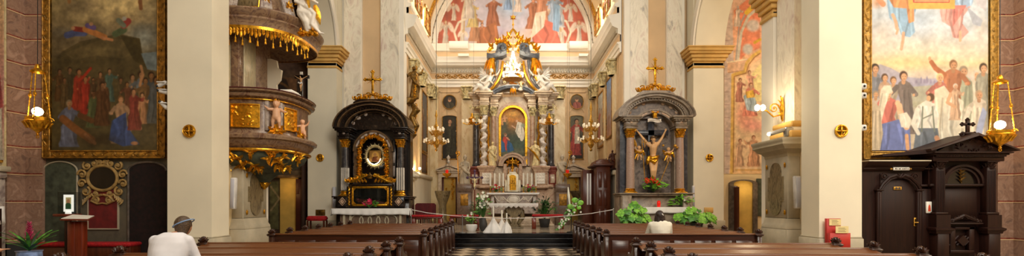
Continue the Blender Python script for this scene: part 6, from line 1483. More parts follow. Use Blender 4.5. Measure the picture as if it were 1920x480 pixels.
# tabernacle niche
m = MB(); Yn = Y-.2; xn = x(961)
m.box(x(944), Yn, z(350), x(950), Yn+.7, z(308)); m.box(x(973), Yn, z(350), x(979), Yn+.7, z(308)); archband(m, xn, z(312), .5, .66, Yn-.06, Yn+.7, 0, 180, 24, .95); archband(m, xn, z(312), .64, .74, Yn-.14, Yn+.7, 0, 180, 24, .95)
for sx in (-1, 1): m.scroll((xn+sx*.62, Yn-.1, z(297)), (sx, 0, 0), (0, 0, 1), .13, 1.4, .05, 14, -1, 1)
part('tabernacle_niche', m, 'marble_pink', t)
m = MB(); m.box(x(950), Yn+.55, z(350), x(973), Yn+.7, z(297)); part('niche_back', m, 'bronze_wood', t)
m = MB(); m.filigree(xn, z(302), .7, .28, Yn+.1, 7, 10, .1, True, 1.6)
for i in range(9): a = PI*i/8; m.leaf((xn+.25*math.cos(a), Yn+.2, z(312)+.2*math.sin(a)), (math.cos(a), 0, math.sin(a)), (0, -1, 0), .25, .05, .03)
part('gilt_shell_canopy', m, 'gold', t)
m = MB(); m.lathe([(.1, 0), (.11, .04), (.04, .08), (.03, .2), (.07, .26), (.12, .36), (.04, .44), (.02, .6)], (xn, Yn+.05, z(326)), 12); m.box(xn-.02, Yn+.03, z(326)+.5, xn+.02, Yn+.07, z(326)+.85); m.box(xn-.1, Yn+.03, z(326)+.68, xn+.1, Yn+.07, z(326)+.72)
for q in (-.22, .22): m.lathe([(.05, 0), (.06, .03), (.02, .06), (.02, .22), (.05, .26)], (xn+q, Yn+.05, z(326)), 8)
part('gilt_monstrance', m, 'gold', t)
m = MB(); m.box(x(951), Yn-.4, z(360), x(972), Yn+.2, z(328), .03); m.prism([(x(953), z(328)), (x(970), z(328)), (x(967), z(323.5)), (x(956), z(323.5))], Yn-.36, Yn+.2); m.box(x(947), Yn-.2, z(360), x(951), Yn+.2, z(338), .02); m.box(x(972), Yn-.2, z(360), x(976), Yn+.2, z(338), .02); part('tabernacle', m, 'marble_white_gold', t)
m = MB(); m.prism([(x(955.5), z(357)), (x(967.5), z(357)), (x(967.5), z(334))]+arc(xn, z(334), x(967.5)-xn, 0, 180, 12, .14)[1:-1]+[(x(955.5), z(334))], Yn-.44, Yn-.38); part('gilt_tabernacle_door', m, 'gold', t)
m = MB()
for pxx in (957.5, 961.5, 965.5): m.box(x(pxx)-.02, Yn-.47, z(355), x(pxx)+.02, Yn-.43, z(335), .01)
m.filigree(xn, z(345), .3, .5, Yn-.45, 3, 5, .04, True); part('door_relief', m, 'gold_soft', t)
m = MB()   # lit side wings with candelabra light
m.box(x(941), Yn-.05, z(360), x(947), Yn+.3, z(345), .02); m.box(x(976), Yn-.05, z(360), x(983), Yn+.3, z(345), .02); m.box(x(933), Yn+.0, z(360), x(941), Yn+.3, z(348), .02); m.box(x(983), Yn+.0, z(360), x(990), Yn+.3, z(348), .02); part('gradine', m, 'marble_rose', t)
m = MB(); m.ell((xn, Yn+.35, z(318)), .07); part('niche_lamp', m, 'glow_amber', t)
for q in (934.5, 990): m = MB(); m.box(x(q)-.16, Y+.3, z(341), x(q)+.16, Y+.7, z(315), .04); m.ell((x(q), Y+.3, z(327)), .13, .06, .26, 12, 8); part('dark_urn_panel', m, 'dark_blue_stone', t)
# mensa of the high altar
Ym = 24.95; mx = lambda px: X(px, Ym); mz = lambda py: Z(py, Ym)
m = MB(); m.prism([(mx(926), mz(366)), (mx(1000), mz(366)), (mx(994), mz(382)), (mx(932), mz(382))], Ym+.06, Ym+.8); m.box(mx(922), Ym+.1, mz(382), mx(1004), Ym+.9, 1.05); m.box(mx(920), Ym+.12, 1.0, mx(927), Ym+.8, mz(366), .02); m.box(mx(999), Ym+.12, 1.0, mx(1006), Ym+.8, mz(366), .02); m.box(mx(918), Ym, mz(366), mx(1008), Ym+.9, mz(362), .01); part('mensa', m, 'marble_grey', t)
m = MB(); c0 = V(mx(963), Ym+.03, mz(374))
m.ell(c0, .26, .05, .17, 18, 8); m.tube([c0+V(.3*math.cos(a), 0, .2*math.sin(a)) for a in [2*PI*i/24 for i in range(25)]], .025, 6)
for sx in (-1, 1):
    m.tube([c0+V(sx*.3, 0, -.1), c0+V(sx*.5, 0, .12), c0+V(sx*.75, 0, -.1), c0+V(sx*.95, 0, .16)], .028, 6); m.scroll(c0+V(sx*.55, 0, .02), (sx, 0, 0), (0, 0, 1), .11, 1.2, .02, 12, 1)
part('cartouche_relief', m, 'statue_white', t)
m = MB(); tablecloth(m, mx(913), mx(1011), Ym-.02, Ym+.9, mz(361.5), .08, 2, .006); single('tablecloth', 'lace-edged white cloth on the high altar below the tabernacle', 'tablecloth', m, 'white_cloth', mods=solid(.008))
# gable: volutes, arched cornice, gilded glory
for sx in (-1, 1):
    m = MB()
    def gx(px): return xc+sx*(X(px, Y)-X(962, Y))
    pts = [(gx(1014), z(175)), (gx(1004), z(168)), (gx(995), z(156)), (gx(989), z(142)), (gx(986), z(126)), (gx(985), z(112))]
    R_ = []
    for i, (a, b_) in enumerate(pts):
        w = .17-.03*math.sin(i); R_.append([(a-w*sx, Y-.0, b_), (a+w*sx, Y-.0, b_), (a+w*sx, Y+.6, b_), (a-w*sx, Y+.6, b_)])
    m.loft(R_)
    m.scroll((gx(1015), Y-.04, z(169)), (sx, 0, 0), (0, 0, 1), .2, 1.5, .09, 18, -1, -1.2)
    part('volute_pier', m, 'marble_pink', t)
for sx in (-1, 1):
    m = MB(); gx = lambda px: xc+sx*(X(px, Y)-X(962, Y))
    m.tube([(gx(1016), Y-.08, z(172)), (gx(1007), Y-.1, z(163)), (gx(998), Y-.1, z(150)), (gx(993), Y-.1, z(134)), (gx(991), Y-.1, z(114))], [.05, .08, .08, .08, .09], 8)
    m.tube([(gx(995), Y-.06, z(174)), (gx(984), Y-.08, z(168)), (gx(975), Y-.08, z(165)), (gx(964), Y-.08, z(164))], [.06, .07, .07, .06], 8)
    part('dark_volute_edge', m, 'dark_blue_stone', t)
for sx in (-1, 1):
    m = MB(); gx = lambda px: xc+sx*(X(px, Y)-X(962, Y))
    m.tube([(gx(1009), Y-.1, z(173)), (gx(999), Y-.14, z(165)), (gx(990), Y-.14, z(152)), (gx(984), Y-.14, z(138)), (gx(981), Y-.14, z(116))], [.05, .075, .075, .075, .06], 8)
    m.tube([(gx(1001), Y-.06, z(110)), (gx(1003), Y-.05, z(122)), (gx(1003), Y-.05, z(138)), (gx(1007), Y-.05, z(152))], [.16, .17, .13, .04], 8)
    for k in range(5): m.leaf((gx(998+3*k), Y-.15, z(114)), (sx*.1*(k-1), 0, -1), (0, -1, 0), .95-.08*k, .06, .05, .05)
    part('gilt_drape', m, 'gold', t)
for sx in (-1, 1):
    gx = lambda px: xc+sx*(X(px, Y)-X(962, Y)); m = MB()
    pts = [(gx(974), z(101)), (gx(980), z(104)), (gx(990), z(106)), (gx(1002), z(108)), (gx(1011), z(107))]
    R_ = [[(a, Y-.25, b_-.08), (a, Y-.3, b_+.06), (a, Y-.34, b_+.12), (a, Y+.6, b_+.12), (a, Y+.6, b_-.08)] for a, b_ in pts]
    m.loft(R_); m.scroll((gx(981.5), Y-.25, z(92)), (sx, 0, 0), (0, 0, 1), .27, 1.5, .1, 18, 1, -1.4); m.tube([(gx(988), Y-.2, z(96)), (gx(990), Y-.2, z(102)), (gx(994), Y-.2, z(106))], [.16, .15, .08], 8); m.ell((gx(981.5), Y-.1, z(92)), .2, .15, .2, 12, 8)
    part('dark_cornice_scroll', m, 'dark_blue_stone', t)
    m = MB(); rn = random.Random(4)
    for i in range(12):
        a = rn.uniform(0, 1); cxx = gx(974+34*a); czz = z(96-18*math.sin(a*PI)*.7+8*a-4); m.scroll((cxx, Y-.2, czz), (sx, 0, 0), (0, 0, 1), .12, 1.3, .035, 12, rn.choice((1, -1)), rn.uniform(0, 6), k=5)
        m.leaf((cxx, Y-.25, czz), (rn.uniform(-1, 1), 0, rn.uniform(-.3, 1)), (0, -1, 0), .32, .08, .04, .2)
    part('gilt_cornice_ornament', m, 'gold', t)
m = MB(); m.prism([(x(944), z(172)), (x(980), z(172)), (x(987), z(150)), (x(988), z(112)), (x(975), z(104)), (x(949), z(104)), (x(936), z(112)), (x(937), z(150))], Y+.3, Y+.7); part('gable_field', m, 'marble_rose', t)
m = MB(); archband(m, xc, z(184), 1.0, 1.16, Y-.05, Y+.6, 22, 158, 24, .55); archband(m, xc, z(184), 1.16, 1.26, Y-.15, Y+.6, 22, 158, 24, .55); part('arched_cornice', m, 'dark_blue_stone', t)
# top finial: gilded crown of scrolls and a star
m = MB()
for sx in (-1, 1):
    m.tube([(xc+sx*.62, Y, z(84)), (xc+sx*.5, Y-.05, z(76)), (xc+sx*.25, Y-.05, z(68)), (xc+sx*.08, Y, z(58)), (xc, Y, z(54))], [.1, .09, .08, .06, .04], 6)
    for i, (u, h_) in enumerate(((.55, 84), (.42, 76), (.3, 82), (.2, 70), (.12, 88), (.5, 94), (.3, 96))): m.scroll((xc+sx*u, Y-.1, z(h_)), (sx, 0, 0), (0, 0, 1), .13, 1.3, .04, 12, 1 if i % 2 else -1, i, k=5); m.leaf((xc+sx*u, Y-.1, z(h_)), (sx*.5, 0, 1), (0, -1, 0), .3, .08, .04, .2)
part('gilt_crown', m, 'gold', t)
m = MB(); m.tube([(xc, Y, z(56)), (xc, Y, z(34))], .03, 6); sc_ = V(xc, Y, z(33))
for i in range(12): a = 2*PI*i/12; m.leaf(sc_, (math.cos(a), 0, math.sin(a)), (0, -1, 0), .2 if i % 2 else .14, .035, .02, 0)
m.ell(sc_, .09); m.ell((xc, Y, z(46)), .06); part('gilt_star', m, 'gold', t)
# glory of clouds, rays, putti and orb in the gable
m = MB(); rn = random.Random(8)
for i in range(26): m.ell((xc+rn.uniform(-.55, .55), Y-.05+rn.uniform(0, .2), z(rn.uniform(118, 168))), rn.uniform(.1, .2), .12, rn.uniform(.08, .15), 10, 7)
part('cloud_cluster', m, 'statue_white', t, mods=remesh(.035, 2))
m = MB()
for i in range(36):
    a = 2*PI*i/36; L = rn.uniform(.45, .85); m.tube([(xc+.2*math.cos(a), Y+.05, z(140)+.2*math.sin(a)), (xc+L*math.cos(a), Y+.1, z(140)+L*math.sin(a))], [.03, .008], 4)
for q in (-.1, 0, .1): m.leaf((xc+q, Y-.15, z(166)), (q*1.4, 0, -1), (0, -1, 0), .42, .05, .03, 0)
part('gilt_rays', m, 'gold', t)
m = MB(); m.ell((xc+.28, Y-.15, z(147)), .2, .2, .2, 20, 14); part('gilt_orb', m, 'gold', t)
m = MB(); c0 = V(xc-.08, Y-.28, z(140)); m.cap(c0+V(0, 0, -.2), .14, c0+V(0, 0, .15), .12); head(m, c0+V(-.05, -.05, .32), .11, (-.2, -1, -.2), beard=True); m.cap(c0+V(-.1, 0, .1), .06, c0+V(-.3, -.1, .0), .05); m.cap(c0+V(.1, 0, .1), .06, c0+V(.28, -.1, .02), .05); hand(m, c0+V(-.3, -.1, 0), (-1, 0, .3), (0, -1, 0), .12); hand(m, c0+V(.28, -.1, 0), (1, 0, .2), (0, -1, 0), .12); m.tube([c0+V(-.2, 0, -.1), c0+V(0, -.12, -.25), c0+V(.25, 0, -.35)], [.1, .14, .08], 8); part('cloud_figure', m, 'statue_white', t, mods=remesh(.02, 2))
for q, pz in ((-.45, 152), (.42, 160), (-.3, 124), (.38, 124)):
    m = MB(); w = putto(m, (xc+q, Y-.2, z(pz)-.2), .42, (0, -1, 0), (.6, .9)); part('cherub', m, 'gold_plaster', t, mods=remesh(.018, 1)); part('cherub_wings', w, 'gold', t)
# free-standing figures on and beside the altar
def carved(nm, label, px, pyb, pyt, Yf, mat, arms, seed, cat='statue', wings=False, base=None, **k):
    b0 = (X(px, Yf), Yf, Z(pyb, Yf)); h = Z(pyt, Yf)-Z(pyb, Yf); a = thing(nm, label, cat, b0)
    m = MB(); statue(m, b0, h, (k.pop('fx', 0), -1, 0), arms, seed, **k); part('figure', m, mat, a, mods=remesh(h/95, 2))
    return a, b0, h
a, b0, h = carved('saint_statue', 'ivory statue of a draped saint between twisted column and painting, pulpit side', 924, 311, 266, Y-.25, 'statue_ivory', ('chest', 'down'), 3, swing=-.06)
a, b0, h = carved('saint_statue', 'ivory statue of a saint pointing outwards beside the painting, cabinet side', 1003.5, 311, 264, Y-.25, 'statue_ivory', ('out', 'chest'), 7, swing=.06)
m = MB(); m.tube([(b0[0]-.4, Y-.42, b0[2]+h*.72), (b0[0]-.05, Y-.45, b0[2]+h*.5), (b0[0]+.2, Y-.4, b0[2]+h*.2)], [.02, .06, .03], 6); part('gilt_sash', m, 'gold', a)
for px, sx, lab in ((872, -1, 'grey statue of a mitred bishop with golden crook on the pulpit side of the altar'), (1054, 1, 'grey statue of a mitred bishop with golden crook nearer the wooden cabinet')):
    Yb = 25.9; a, b0, h = carved('bishop_statue', lab, px, 345, 294, Yb, 'statue_grey', ('chest', 'down') if sx < 0 else ('down', 'chest'), 5+sx, swing=.04*sx, mitre=True, beard=True, wide=1.15)
    m = MB(); cx_ = b0[0]+sx*-.0+(-.36 if sx < 0 else .36); top = Z(291 if sx < 0 else 290, Yb); m.tube([(cx_+(.06 if sx < 0 else -.35), Yb-.3, b0[2]+.1), (cx_, Yb-.3, top-.05)], .022, 6); m.scroll((cx_, Yb-.3, top+.08), (1, 0, 0), (0, 0, 1), .13, 1.4, .03, 16, 1, -1.5, k=6); m.ell((cx_, Yb-.3, top-.06), .05); part('gilt_crook', m, 'gold', a)
    m = MB(); m.box(b0[0]-.36, Yb-.4, .45, b0[0]+.36, Yb+.4, Z(354, Yb)-.2, .02); m.box(b0[0]-.38, Yb-.35, Z(354, Yb)-.2, b0[0]+.38, Yb+.35, Z(345, Yb)-.01, .03); single('statue_plinth', 'brown marble block under the bishop statue on the %s side' % ('pulpit' if sx < 0 else 'wooden cabinet'), 'plinth', m, 'granite_brown')
    m = MB(); m.box(b0[0]-.2, Yb-.43, 1.45, b0[0]+.2, Yb-.4, 2.05, .01); part('gilt_panel', m, 'gold_dull', bpy.data.objects[[o.name for o in bpy.data.objects if o.name.startswith('statue_plinth')][-1]])
for px, sx, lab in ((914, -1, 'white reclining angel statue on the altar gable by the pulpit side volute'), (1016, 1, 'white reclining angel statue on the altar gable by the other volute')):
    a = thing('angel_statue', lab, 'statue', (x(px), Y-.1, z(176)))
    m = MB(); B = V(x(px), Y-.1, z(173)); s_ = -sx
    m.cap(B+V(sx*.25, 0, .2), .2, B+V(0, 0, .45), .17); m.cap(B+V(0, 0, .45), .17, B+V(s_*.15, -.02, .75), .15); m.cap(B+V(s_*.15, -.02, .8), .07, B+V(s_*.18, -.04, .98), .06); head(m, B+V(s_*.2, -.06, 1.1), .14, (s_*.3, -1, 0)); m.ell(B+V(s_*.2, 0, 1.13), .14)
    m.cap(B+V(sx*.25, -.05, .25), .16, B+V(sx*.5, -.15, .3), .11); m.cap(B+V(sx*.5, -.15, .3), .1, B+V(sx*.72, -.12, .02), .06); m.cap(B+V(sx*.2, .05, .2), .14, B+V(s_*.1, -.15, .05), .09)
    for q in (-1, 1):
        sh = B+V(s_*.15+q*.17, 0, .85); el = sh+V(q*.2, -.08, -.05+.1*q*s_); wr = el+V(q*.12, -.08, .18*(1 if q*s_ > 0 else -.6)); m.cap(sh, .07, el, .055); m.cap(el, .055, wr, .035); hand(m, wr, wr-el, (0, -1, 0), .17)
    m.tube([B+V(sx*.4, -.1, .5), B+V(sx*.15, -.2, .35), B+V(s_*.1, -.2, .6), B+V(s_*.3, -.1, .4)], [.04, .1, .09, .04], 8)
    part('figure', m, 'statue_cool', a, mods=remesh(.026, 2)); m = MB()
    for i in range(6): m.leaf(B+V(sx*.02, .12, .8), (sx*(.6+.1*i), .2, .9-.3*i), (0, -1, 0), .7-.07*i, .1, .03, .05)
    part('wings', m, 'statue_cool', a)
YE = YB-.004
# doorcases in the back wall
for nn, (xl, xr, xa, lab) in enumerate(((820, 862, 841, 'pulpit'), (1053, 1096, 1075, 'wooden cabinet'))):
    Yd = YB-.35; dx = lambda px: X(px, Yd); dz = lambda py: Z(py, Yd)
    t = thing('marble_doorcase', 'pinkish marble pedimented doorway with yellow room beyond, %s side' % lab, 'doorway', (dx((xl+xr)/2), Yd, .45))
    m = MB(); o0, o1 = (dx(828), dx(857)) if nn == 0 else (dx(1060), dx(1090))
    m.box(dx(xl)+.05, Yd, .45, o0, YE, dz(325)); m.box(o1, Yd, .45, dx(xr)-.05, YE, dz(325)); m.box(o0, Yd, dz(332), o1, YE, dz(325)); m.box(o0, YB-.02, .45, o1, YE, dz(332)); part('jambs', m, 'marble_rose', t)
    m = MB(); m.box(dx(xl), Yd-.06, dz(325), dx(xr), YE, dz(321), .02); m.box(dx(xl)-.06, Yd-.14, dz(321), dx(xr)+.06, YE, dz(318.5), .02)
    xa_ = dx(xa); m.loft([[(dx(xl)-.08, Yd-.16, dz(319)), (dx(xl)-.08, YE, dz(319)), (dx(xl)-.08, YE, dz(317)), (dx(xl)-.08, Yd-.16, dz(317))], [(xa_, Yd-.16, dz(311)), (xa_, YE, dz(311)), (xa_, YE, dz(307)), (xa_, Yd-.16, dz(307))], [(dx(xr)+.08, Yd-.16, dz(319)), (dx(xr)+.08, YE, dz(319)), (dx(xr)+.08, YE, dz(317)), (dx(xr)+.08, Yd-.16, dz(317))]])
    m.prism([(dx(xl)+.1, dz(319)), (dx(xr)-.1, dz(319)), (xa_, dz(311))], Yd-.02, YE); part('pediment', m, 'marble_rose', t)
    m = MB(); m.box(o0, YB-.06, .45, o1, YB-.03, dz(332)); part('yellow_recess', m, 'yellow_wall', t)
    m = MB(); m.box(o0, YB-.2, .45, o0+.1, YB-.07, dz(332), .01); m.box(o1-.1, YB-.2, .45, o1, YB-.07, dz(332), .01); part('door_edge', m, 'wood_red', t)
    m = MB()
    for k in range(9): m.scroll((o1-.3+.06*(k % 2), YB-.15, dz(372)+.14*k), (1, 0, 0), (0, 0, 1), .08, 1.3, .02, 10, 1 if k % 2 else -1, k, k=5)
    m.lathe([(.1, 0), (.05, .1), (.03, .3), (.06, .4), (.02, .6), (.05, .7)], (o0+.25, YB-.2, dz(375)), 8); part('gilt_ornament', m, 'gold', t)
    m = MB(); m.lathe([(.03, 0), (.08, .05), (.1, .12), (.05, .2), (.09, .3), (.12, .36), (.06, .42), (.02, .5)], (xa_, Yd-.05, dz(307)), 10); part('urn_finial', m, 'statue_white', t)
# marble basins in front of the doorcases
for px, rr, lab in ((830, .38, 'olive marble basin on a pedestal before the pulpit-side doorway'), (1098, .75, 'wide olive marble basin before the doorway beside the wooden cabinet')):
    Yq = 26.6; m = MB(); zt = Z(358, Yq); m.lathe([(rr*.8, 0), (rr*.82, .1), (rr*.55, .25), (rr*.5, zt-.45-.75), (rr*.6, zt-.45-.65), (rr*.95, zt-.45-.3), (rr*1.1, zt-.45-.08), (rr*1.12, zt-.45), (rr*.9, zt-.45), (rr*.8, zt-.5)], (X(px, Yq), Yq, .45), 32)
    single('stone_basin', lab, 'basin', m, 'marble_olive')
# ------------------------------------------------------------------ chancel furniture
YA = 22.2; x = lambda px: X(px, YA); z = lambda py: Z(py, YA)
t = thing('altar_table', 'free-standing stone altar table on a dark carved marble foot', 'altar', (x(963), YA+.4, .45))
m = MB(); m.box(x(919), YA, z(384), x(1008), YA+.9, z(381.5), .02); part('table_slab', m, 'marble_rose', t)
m = MB(); cxa = x(964)
m.prism([(cxa-.2, .45), (cxa+.2, .45), (cxa+.2, .55), (cxa+.12, .6), (cxa+.12, z(408)), (cxa+.3, z(400)), (cxa+.42, z(391)), (cxa+.2, z(385)), (cxa-.2, z(385)), (cxa-.42, z(391)), (cxa-.3, z(400)), (cxa-.12, z(408)), (cxa-.12, .6), (cxa-.2, .55)], YA+.2, YA+.7)
for sx in (-1, 1):
    m.tube([(cxa+sx*.1, YA+.45, z(390)), (cxa+sx*.35, YA+.45, z(397)), (cxa+sx*.38, YA+.45, z(408)), (cxa+sx*.2, YA+.45, z(420)), (cxa+sx*.3, YA+.45, .5)], [.1, .14, .13, .09, .05], 10)
m.box(cxa-.42, YA+.15, .45, cxa+.42, YA+.75, .5, .01); part('carved_foot', m, 'marble_olive', t)
m = MB(); n = 64; xl, xr = x(917), x(1009); zt = z(381.3)
def scal(i): u = i/n*10; f = u-int(u); return .12+.1*(1-abs(2*f-1))
vs = []; 
for i in range(n+1):
    a = xl+(xr-xl)*i/n; vs += [(a, YA+.92, zt), (a, YA-.03, zt), (a, YA-.045, zt-scal(i))]
m.add(vs, [(3*i+k, 3*i+3+k, 3*i+4+k, 3*i+1+k) for i in range(n) for k in (0, 1)])
for xe in (xl, xr): m.add([(xe, YA+.92, zt), (xe, YA-.03, zt), (xe, YA-.03, zt-.25), (xe, YA+.92, zt-.25)], [(0, 1, 2, 3)])
single('tablecloth', 'white cloth with pointed scalloped edge on the free-standing altar table', 'tablecloth', m, 'white_cloth', mods=solid(.006))
# candles of the high altar
Yc_ = 25.35
for i, px in enumerate((919.5, 927.5, 936.5, 943.5, 981.5, 989, 997, 1005)):
    tall = px not in (943.5, 981.5); zb_ = Z(361.3, 24.95)
    where = ['outermost on the pulpit side', 'second from the pulpit end', 'third from the pulpit end', 'next to the tabernacle, pulpit side', 'next to the tabernacle, cabinet side', 'third from the cabinet end', 'second from the cabinet end', 'outermost on the cabinet side'][i]
    c_ = X(px, Yc_); t = thing('altar_candle', 'tall white candle in brass holder on the high altar, '+where, 'candle', (c_, Yc_, zb_), 'candles on the high altar')
    m = MB(); m.lathe([(.07, 0), (.08, .02), (.03, .06), (.025, .14), (.05, .18), (.02, .22), (.02, .3), (.055, .34)], (c_, Yc_, zb_), 12); part('brass_holder', m, 'gold_soft', t)
    m = MB(); m.lathe([(.045, .34), (.045, .98), (.02, 1.0)], (c_, Yc_, zb_), 12); m.tube([(c_, Yc_, zb_+1.0), (c_, Yc_, zb_+1.04)], .005, 4); part('candle', m, 'wax', t)
# flowers
def bouquet(nm, label, c, w, h, flowers, leaves='leaf_green', seed=0, n=20, ln=26, pot=None, fs=.06, cat='flowers', group=None, lsz=1.0):
    rnd = random.Random(seed); t = thing(nm, label, cat, c, group)
    m = MB(); f = [MB() for _ in flowers]; st = MB(); base = V(*c)+V(0, 0, .04)
    for i in range(ln):
        a = rnd.uniform(0, 2*PI); e = rnd.uniform(.05, 1); d = V(math.cos(a)*e, math.sin(a)*e*.6, 0)
        p = base+V(d.x*w*.5, d.y*w*.5, h*(.15+.75*rnd.random()*(1-.4*e)))
        st.tube([base, base.lerp(p, .5)+V(0, 0, h*.08), p], [.008, .007, .005], 4)
        m.leaf(p, V(d.x, d.y-.2, rnd.uniform(-.1, .8)), V(0, -.5, 1), w*.26*lsz*rnd.uniform(.7, 1.2), w*.075*lsz, .006, -.25)
    for i in range(n):
        a = rnd.uniform(0, 2*PI); e = rnd.uniform(0, .9); p = base+V(math.cos(a)*e*w*.45, math.sin(a)*e*w*.3-.05, h*(.35+.6*rnd.random()*(1-.3*e)))
        st.tube([base, p], [.006, .004], 4); g = f[i % len(f)]
        for k in range(6): b_ = 2*PI*k/6+i; g.leaf(p, (math.cos(b_), -.5+math.sin(b_)*.3, math.sin(b_)), (0, -1, .2), fs, fs*.36, .004, .3)
        g.ell(p, fs*.3, n=6, m=4)
    part('leaves', m, leaves, t); part('stems', st, 'stem_green', t)
    for g, mt in zip(f, flowers): part('blossoms', g, mt, t)
    if pot: pm, pmat = pot(); part('vase', pm, pmat, t)
    return t
zma = Z(361.3, 24.95)
bouquet('flower_arrangement', 'pink and red flowers on the high altar, pulpit side of the tabernacle', (X(930, 25.1), 25.15, zma), .55, .4, ('petal_pink', 'petal_orange', 'petal_white'), seed=1, n=22)
bouquet('flower_arrangement', 'pink and yellow flowers on the high altar, cabinet side of the tabernacle', (X(991, 25.1), 25.15, zma), .55, .4, ('petal_magenta', 'petal_pink', 'paper_yellow'), seed=2, n=22)
bouquet('flower_arrangement', 'bright pink roses on the cloth of the reliquary altar', (X(691, 19.8), 19.9, Z(391.5, 19.75)), .55, .36, ('petal_pink',), seed=3, n=9, fs=.1)
bouquet('flower_arrangement', 'orange flowers with long green leaves at the foot of the large crucifix', (X(1225, 20.5), 20.45, Z(362, 20.7)+.01), .95, .62, ('petal_orange',), 'leaf_bright', 5, n=18, ln=40, fs=.11)
bouquet('potted_plant', 'small leafy green plant on the ledge of the crucifix altar', (X(1280, 20.3), 20.36, Z(388, 20.0)+.0), .8, .5, ('petal_white',), 'leaf_bright', 6, n=3, ln=44, cat='plant')
# big-leaved plants either side of the crucifix altar
def bigplant(label, px, Yp, w, h, seed, grp='big-leaved plants'):
    rnd = random.Random(seed); c = V(X(px, Yp), Yp, .45); t = thing('potted_plant', label, 'plant', tuple(c), grp)
    m = MB(); m.lathe([(.2, 0), (.26, .3), (.28, .34), (.25, .36)], tuple(c), 20); part('pot', m, 'terracotta', t)
    for i in range(64):
        a = rnd.uniform(0, 2*PI); e = math.sqrt(rnd.random()); hh = h*(.2+.78*rnd.random()*math.cos(e*1.1)); p = c+V(math.cos(a)*e*w*.5, math.sin(a)*e*w*.32, .2+hh)
        m = MB(); s_ = c+V(0, 0, .34); 
        nrm = V(math.cos(a)*e*.6, -.75+.3*math.sin(a), .75).normalized(); r = rnd.uniform(.1, .17)
        u = nrm.cross(V(0, 0, 1)).normalized(); v = nrm.cross(u)*-1; v = v if v.z < 0 else -v; ro = rnd.uniform(-.6, .6); u, v = u*math.cos(ro)+v*math.sin(ro), v*math.cos(ro)-u*math.sin(ro)
        ring = []; n_ = 14
        for k in range(n_): b_ = 2*PI*k/n_; rr = r*(1+.18*math.cos(5*b_))*(1.15 if k == 0 else 1)*(.62 if k == n_//2 else 1); ring.append(p+v*rr*math.cos(b_)+u*rr*math.sin(b_)-nrm*.03*math.cos(b_)*math.cos(b_))
        m.add([p+nrm*.02]+ring+[p-nrm*.006], [(0, 1+k, 1+(k+1) % n_) for k in range(n_)]+[(n_+1, 1+(k+1) % n_, 1+k) for k in range(n_)])
        m.tube([s_, s_.lerp(p, .6)+V(0, 0, .05), p], [.009, .007, .005], 4)
        part('leaf', m, 'leaf_bright' if i % 3 else 'leaf_green', t)
bigplant('large bright green leafy pot plant on the chancel side of the crucifix altar', 1187, 19.55, 1.3, 1.0, 1); bigplant('large bright green leafy pot plant beside the pier, past the crucifix altar', 1305, 19.6, 1.5, .85, 2)
m = MB(); m.lathe([(.07, 0), (.075, .02), (.06, .05), (.075, .1), (.07, .2), (.055, .24), (.06, .26), (.02, .27)], (X(1236.5, 20.1), 20.2, Z(388.5, 20.0)), 14); single('votive_candle', 'small red glass votive candle on the white cloth under the crucifix', 'candle', m, 'red_glass')
# vases and standing arrangements on the platform edge
def vase(prof, c, n=20):
    def f(mat='terracotta'):
        m = MB(); m.lathe(prof, c, n); return m, mat
    return f
c = (X(906, 19.9), 19.9, .45)
bouquet('flower_vase', 'tall white flower arrangement in a dark grey vase near the draped candles', (c[0], c[1], .95), .65, 1.1, ('petal_white',), 'leaf_green', 9, n=34, ln=40, fs=.07, pot=vase([(.09, -.5), (.15, -.35), (.17, -.2), (.12, -.05), (.1, .02), (.13, .04)], (c[0], c[1], .95)), cat='flowers')
c = (X(884, 20.1), 20.1, .45); bouquet('potted_plant', 'low yellow-green plant in a pale round bowl beside the dark vase', (c[0], c[1], .7), .45, .5, ('petal_white',), 'leaf_bright', 10, n=3, ln=26, pot=lambda: (MB().lathe([(.17, -.25), (.24, -.1), (.24, .0), (.2, .02)], (c[0], c[1], .7), 20), 'white_paint'), cat='plant')
bouquet('potted_plant', 'dark green bushy plant behind the red bench near the altar steps', (X(1021, 23.2), 23.2, .8), 1.15, 1.2, ('leaf_green',), 'leaf_dark', 11, n=6, ln=110, cat='plant', pot=vase([(.2, -.35), (.28, .05)], (X(1021, 23.2), 23.2, .8)), lsz=.6)
bouquet('potted_plant', 'dark green bushy plant beside the altar steps on the pulpit side', (X(897, 23.6), 23.6, .8), .8, 1.25, ('leaf_green',), 'leaf_dark', 14, n=6, ln=80, cat='plant', pot=vase([(.2, -.35), (.26, .05)], (X(897, 23.6), 23.6, .8)), lsz=.6)
t = thing('flower_stand', 'cascading white flowers with large lime leaves on a slim stand by the platform edge', 'flowers', (X(1071, 19.2), 19.2, .45)); B = V(X(1071, 19.2), 19.2, .45)
m = MB(); m.tube([B, B+V(0, 0, .85)], .02, 8); m.lathe([(.18, 0), (.18, .02), (.03, .05)], tuple(B), 16); m.lathe([(.03, .8), (.12, .86), (.12, .9)], tuple(B), 14); part('stand', m, 'black_iron', t)
rnd = random.Random(3); g = MB(); lf = MB()
for i in range(90):
    u = rnd.random(); p = B+V(.25-.75*u+rnd.gauss(0, .1*(1.2-u)), -.1+rnd.gauss(0, .05), 1.15-1.0*u**1.1+rnd.gauss(0, .12*(1.2-u)))
    if i % 2:
        for k in range(5): b_ = 2*PI*k/5+i; g.leaf(p, (math.cos(b_), -.4, math.sin(b_)), (0, -1, 0), .05, .02, .004, .2)
    else: lf.leaf(p, (rnd.uniform(-1, .6), -.3, rnd.uniform(-1, .5)), (0, -1, .3), .13, .03, .004, -.2)
part('white_blossoms', g, 'petal_white', t); part('leaves', lf, 'leaf_green', t)
for dx_, dz_, r in ((.12, 1.25, .1), (.34, 1.15, .1), (-.05, 1.0, .1), (.28, .95, .07), (.1, .85, .07)):
    m = MB(); p = B+V(dx_, -.15, dz_); m.ell(p, r*1.25, .015, r, 12, 6); part('lime_leaf', m, 'leaf_bright', t)
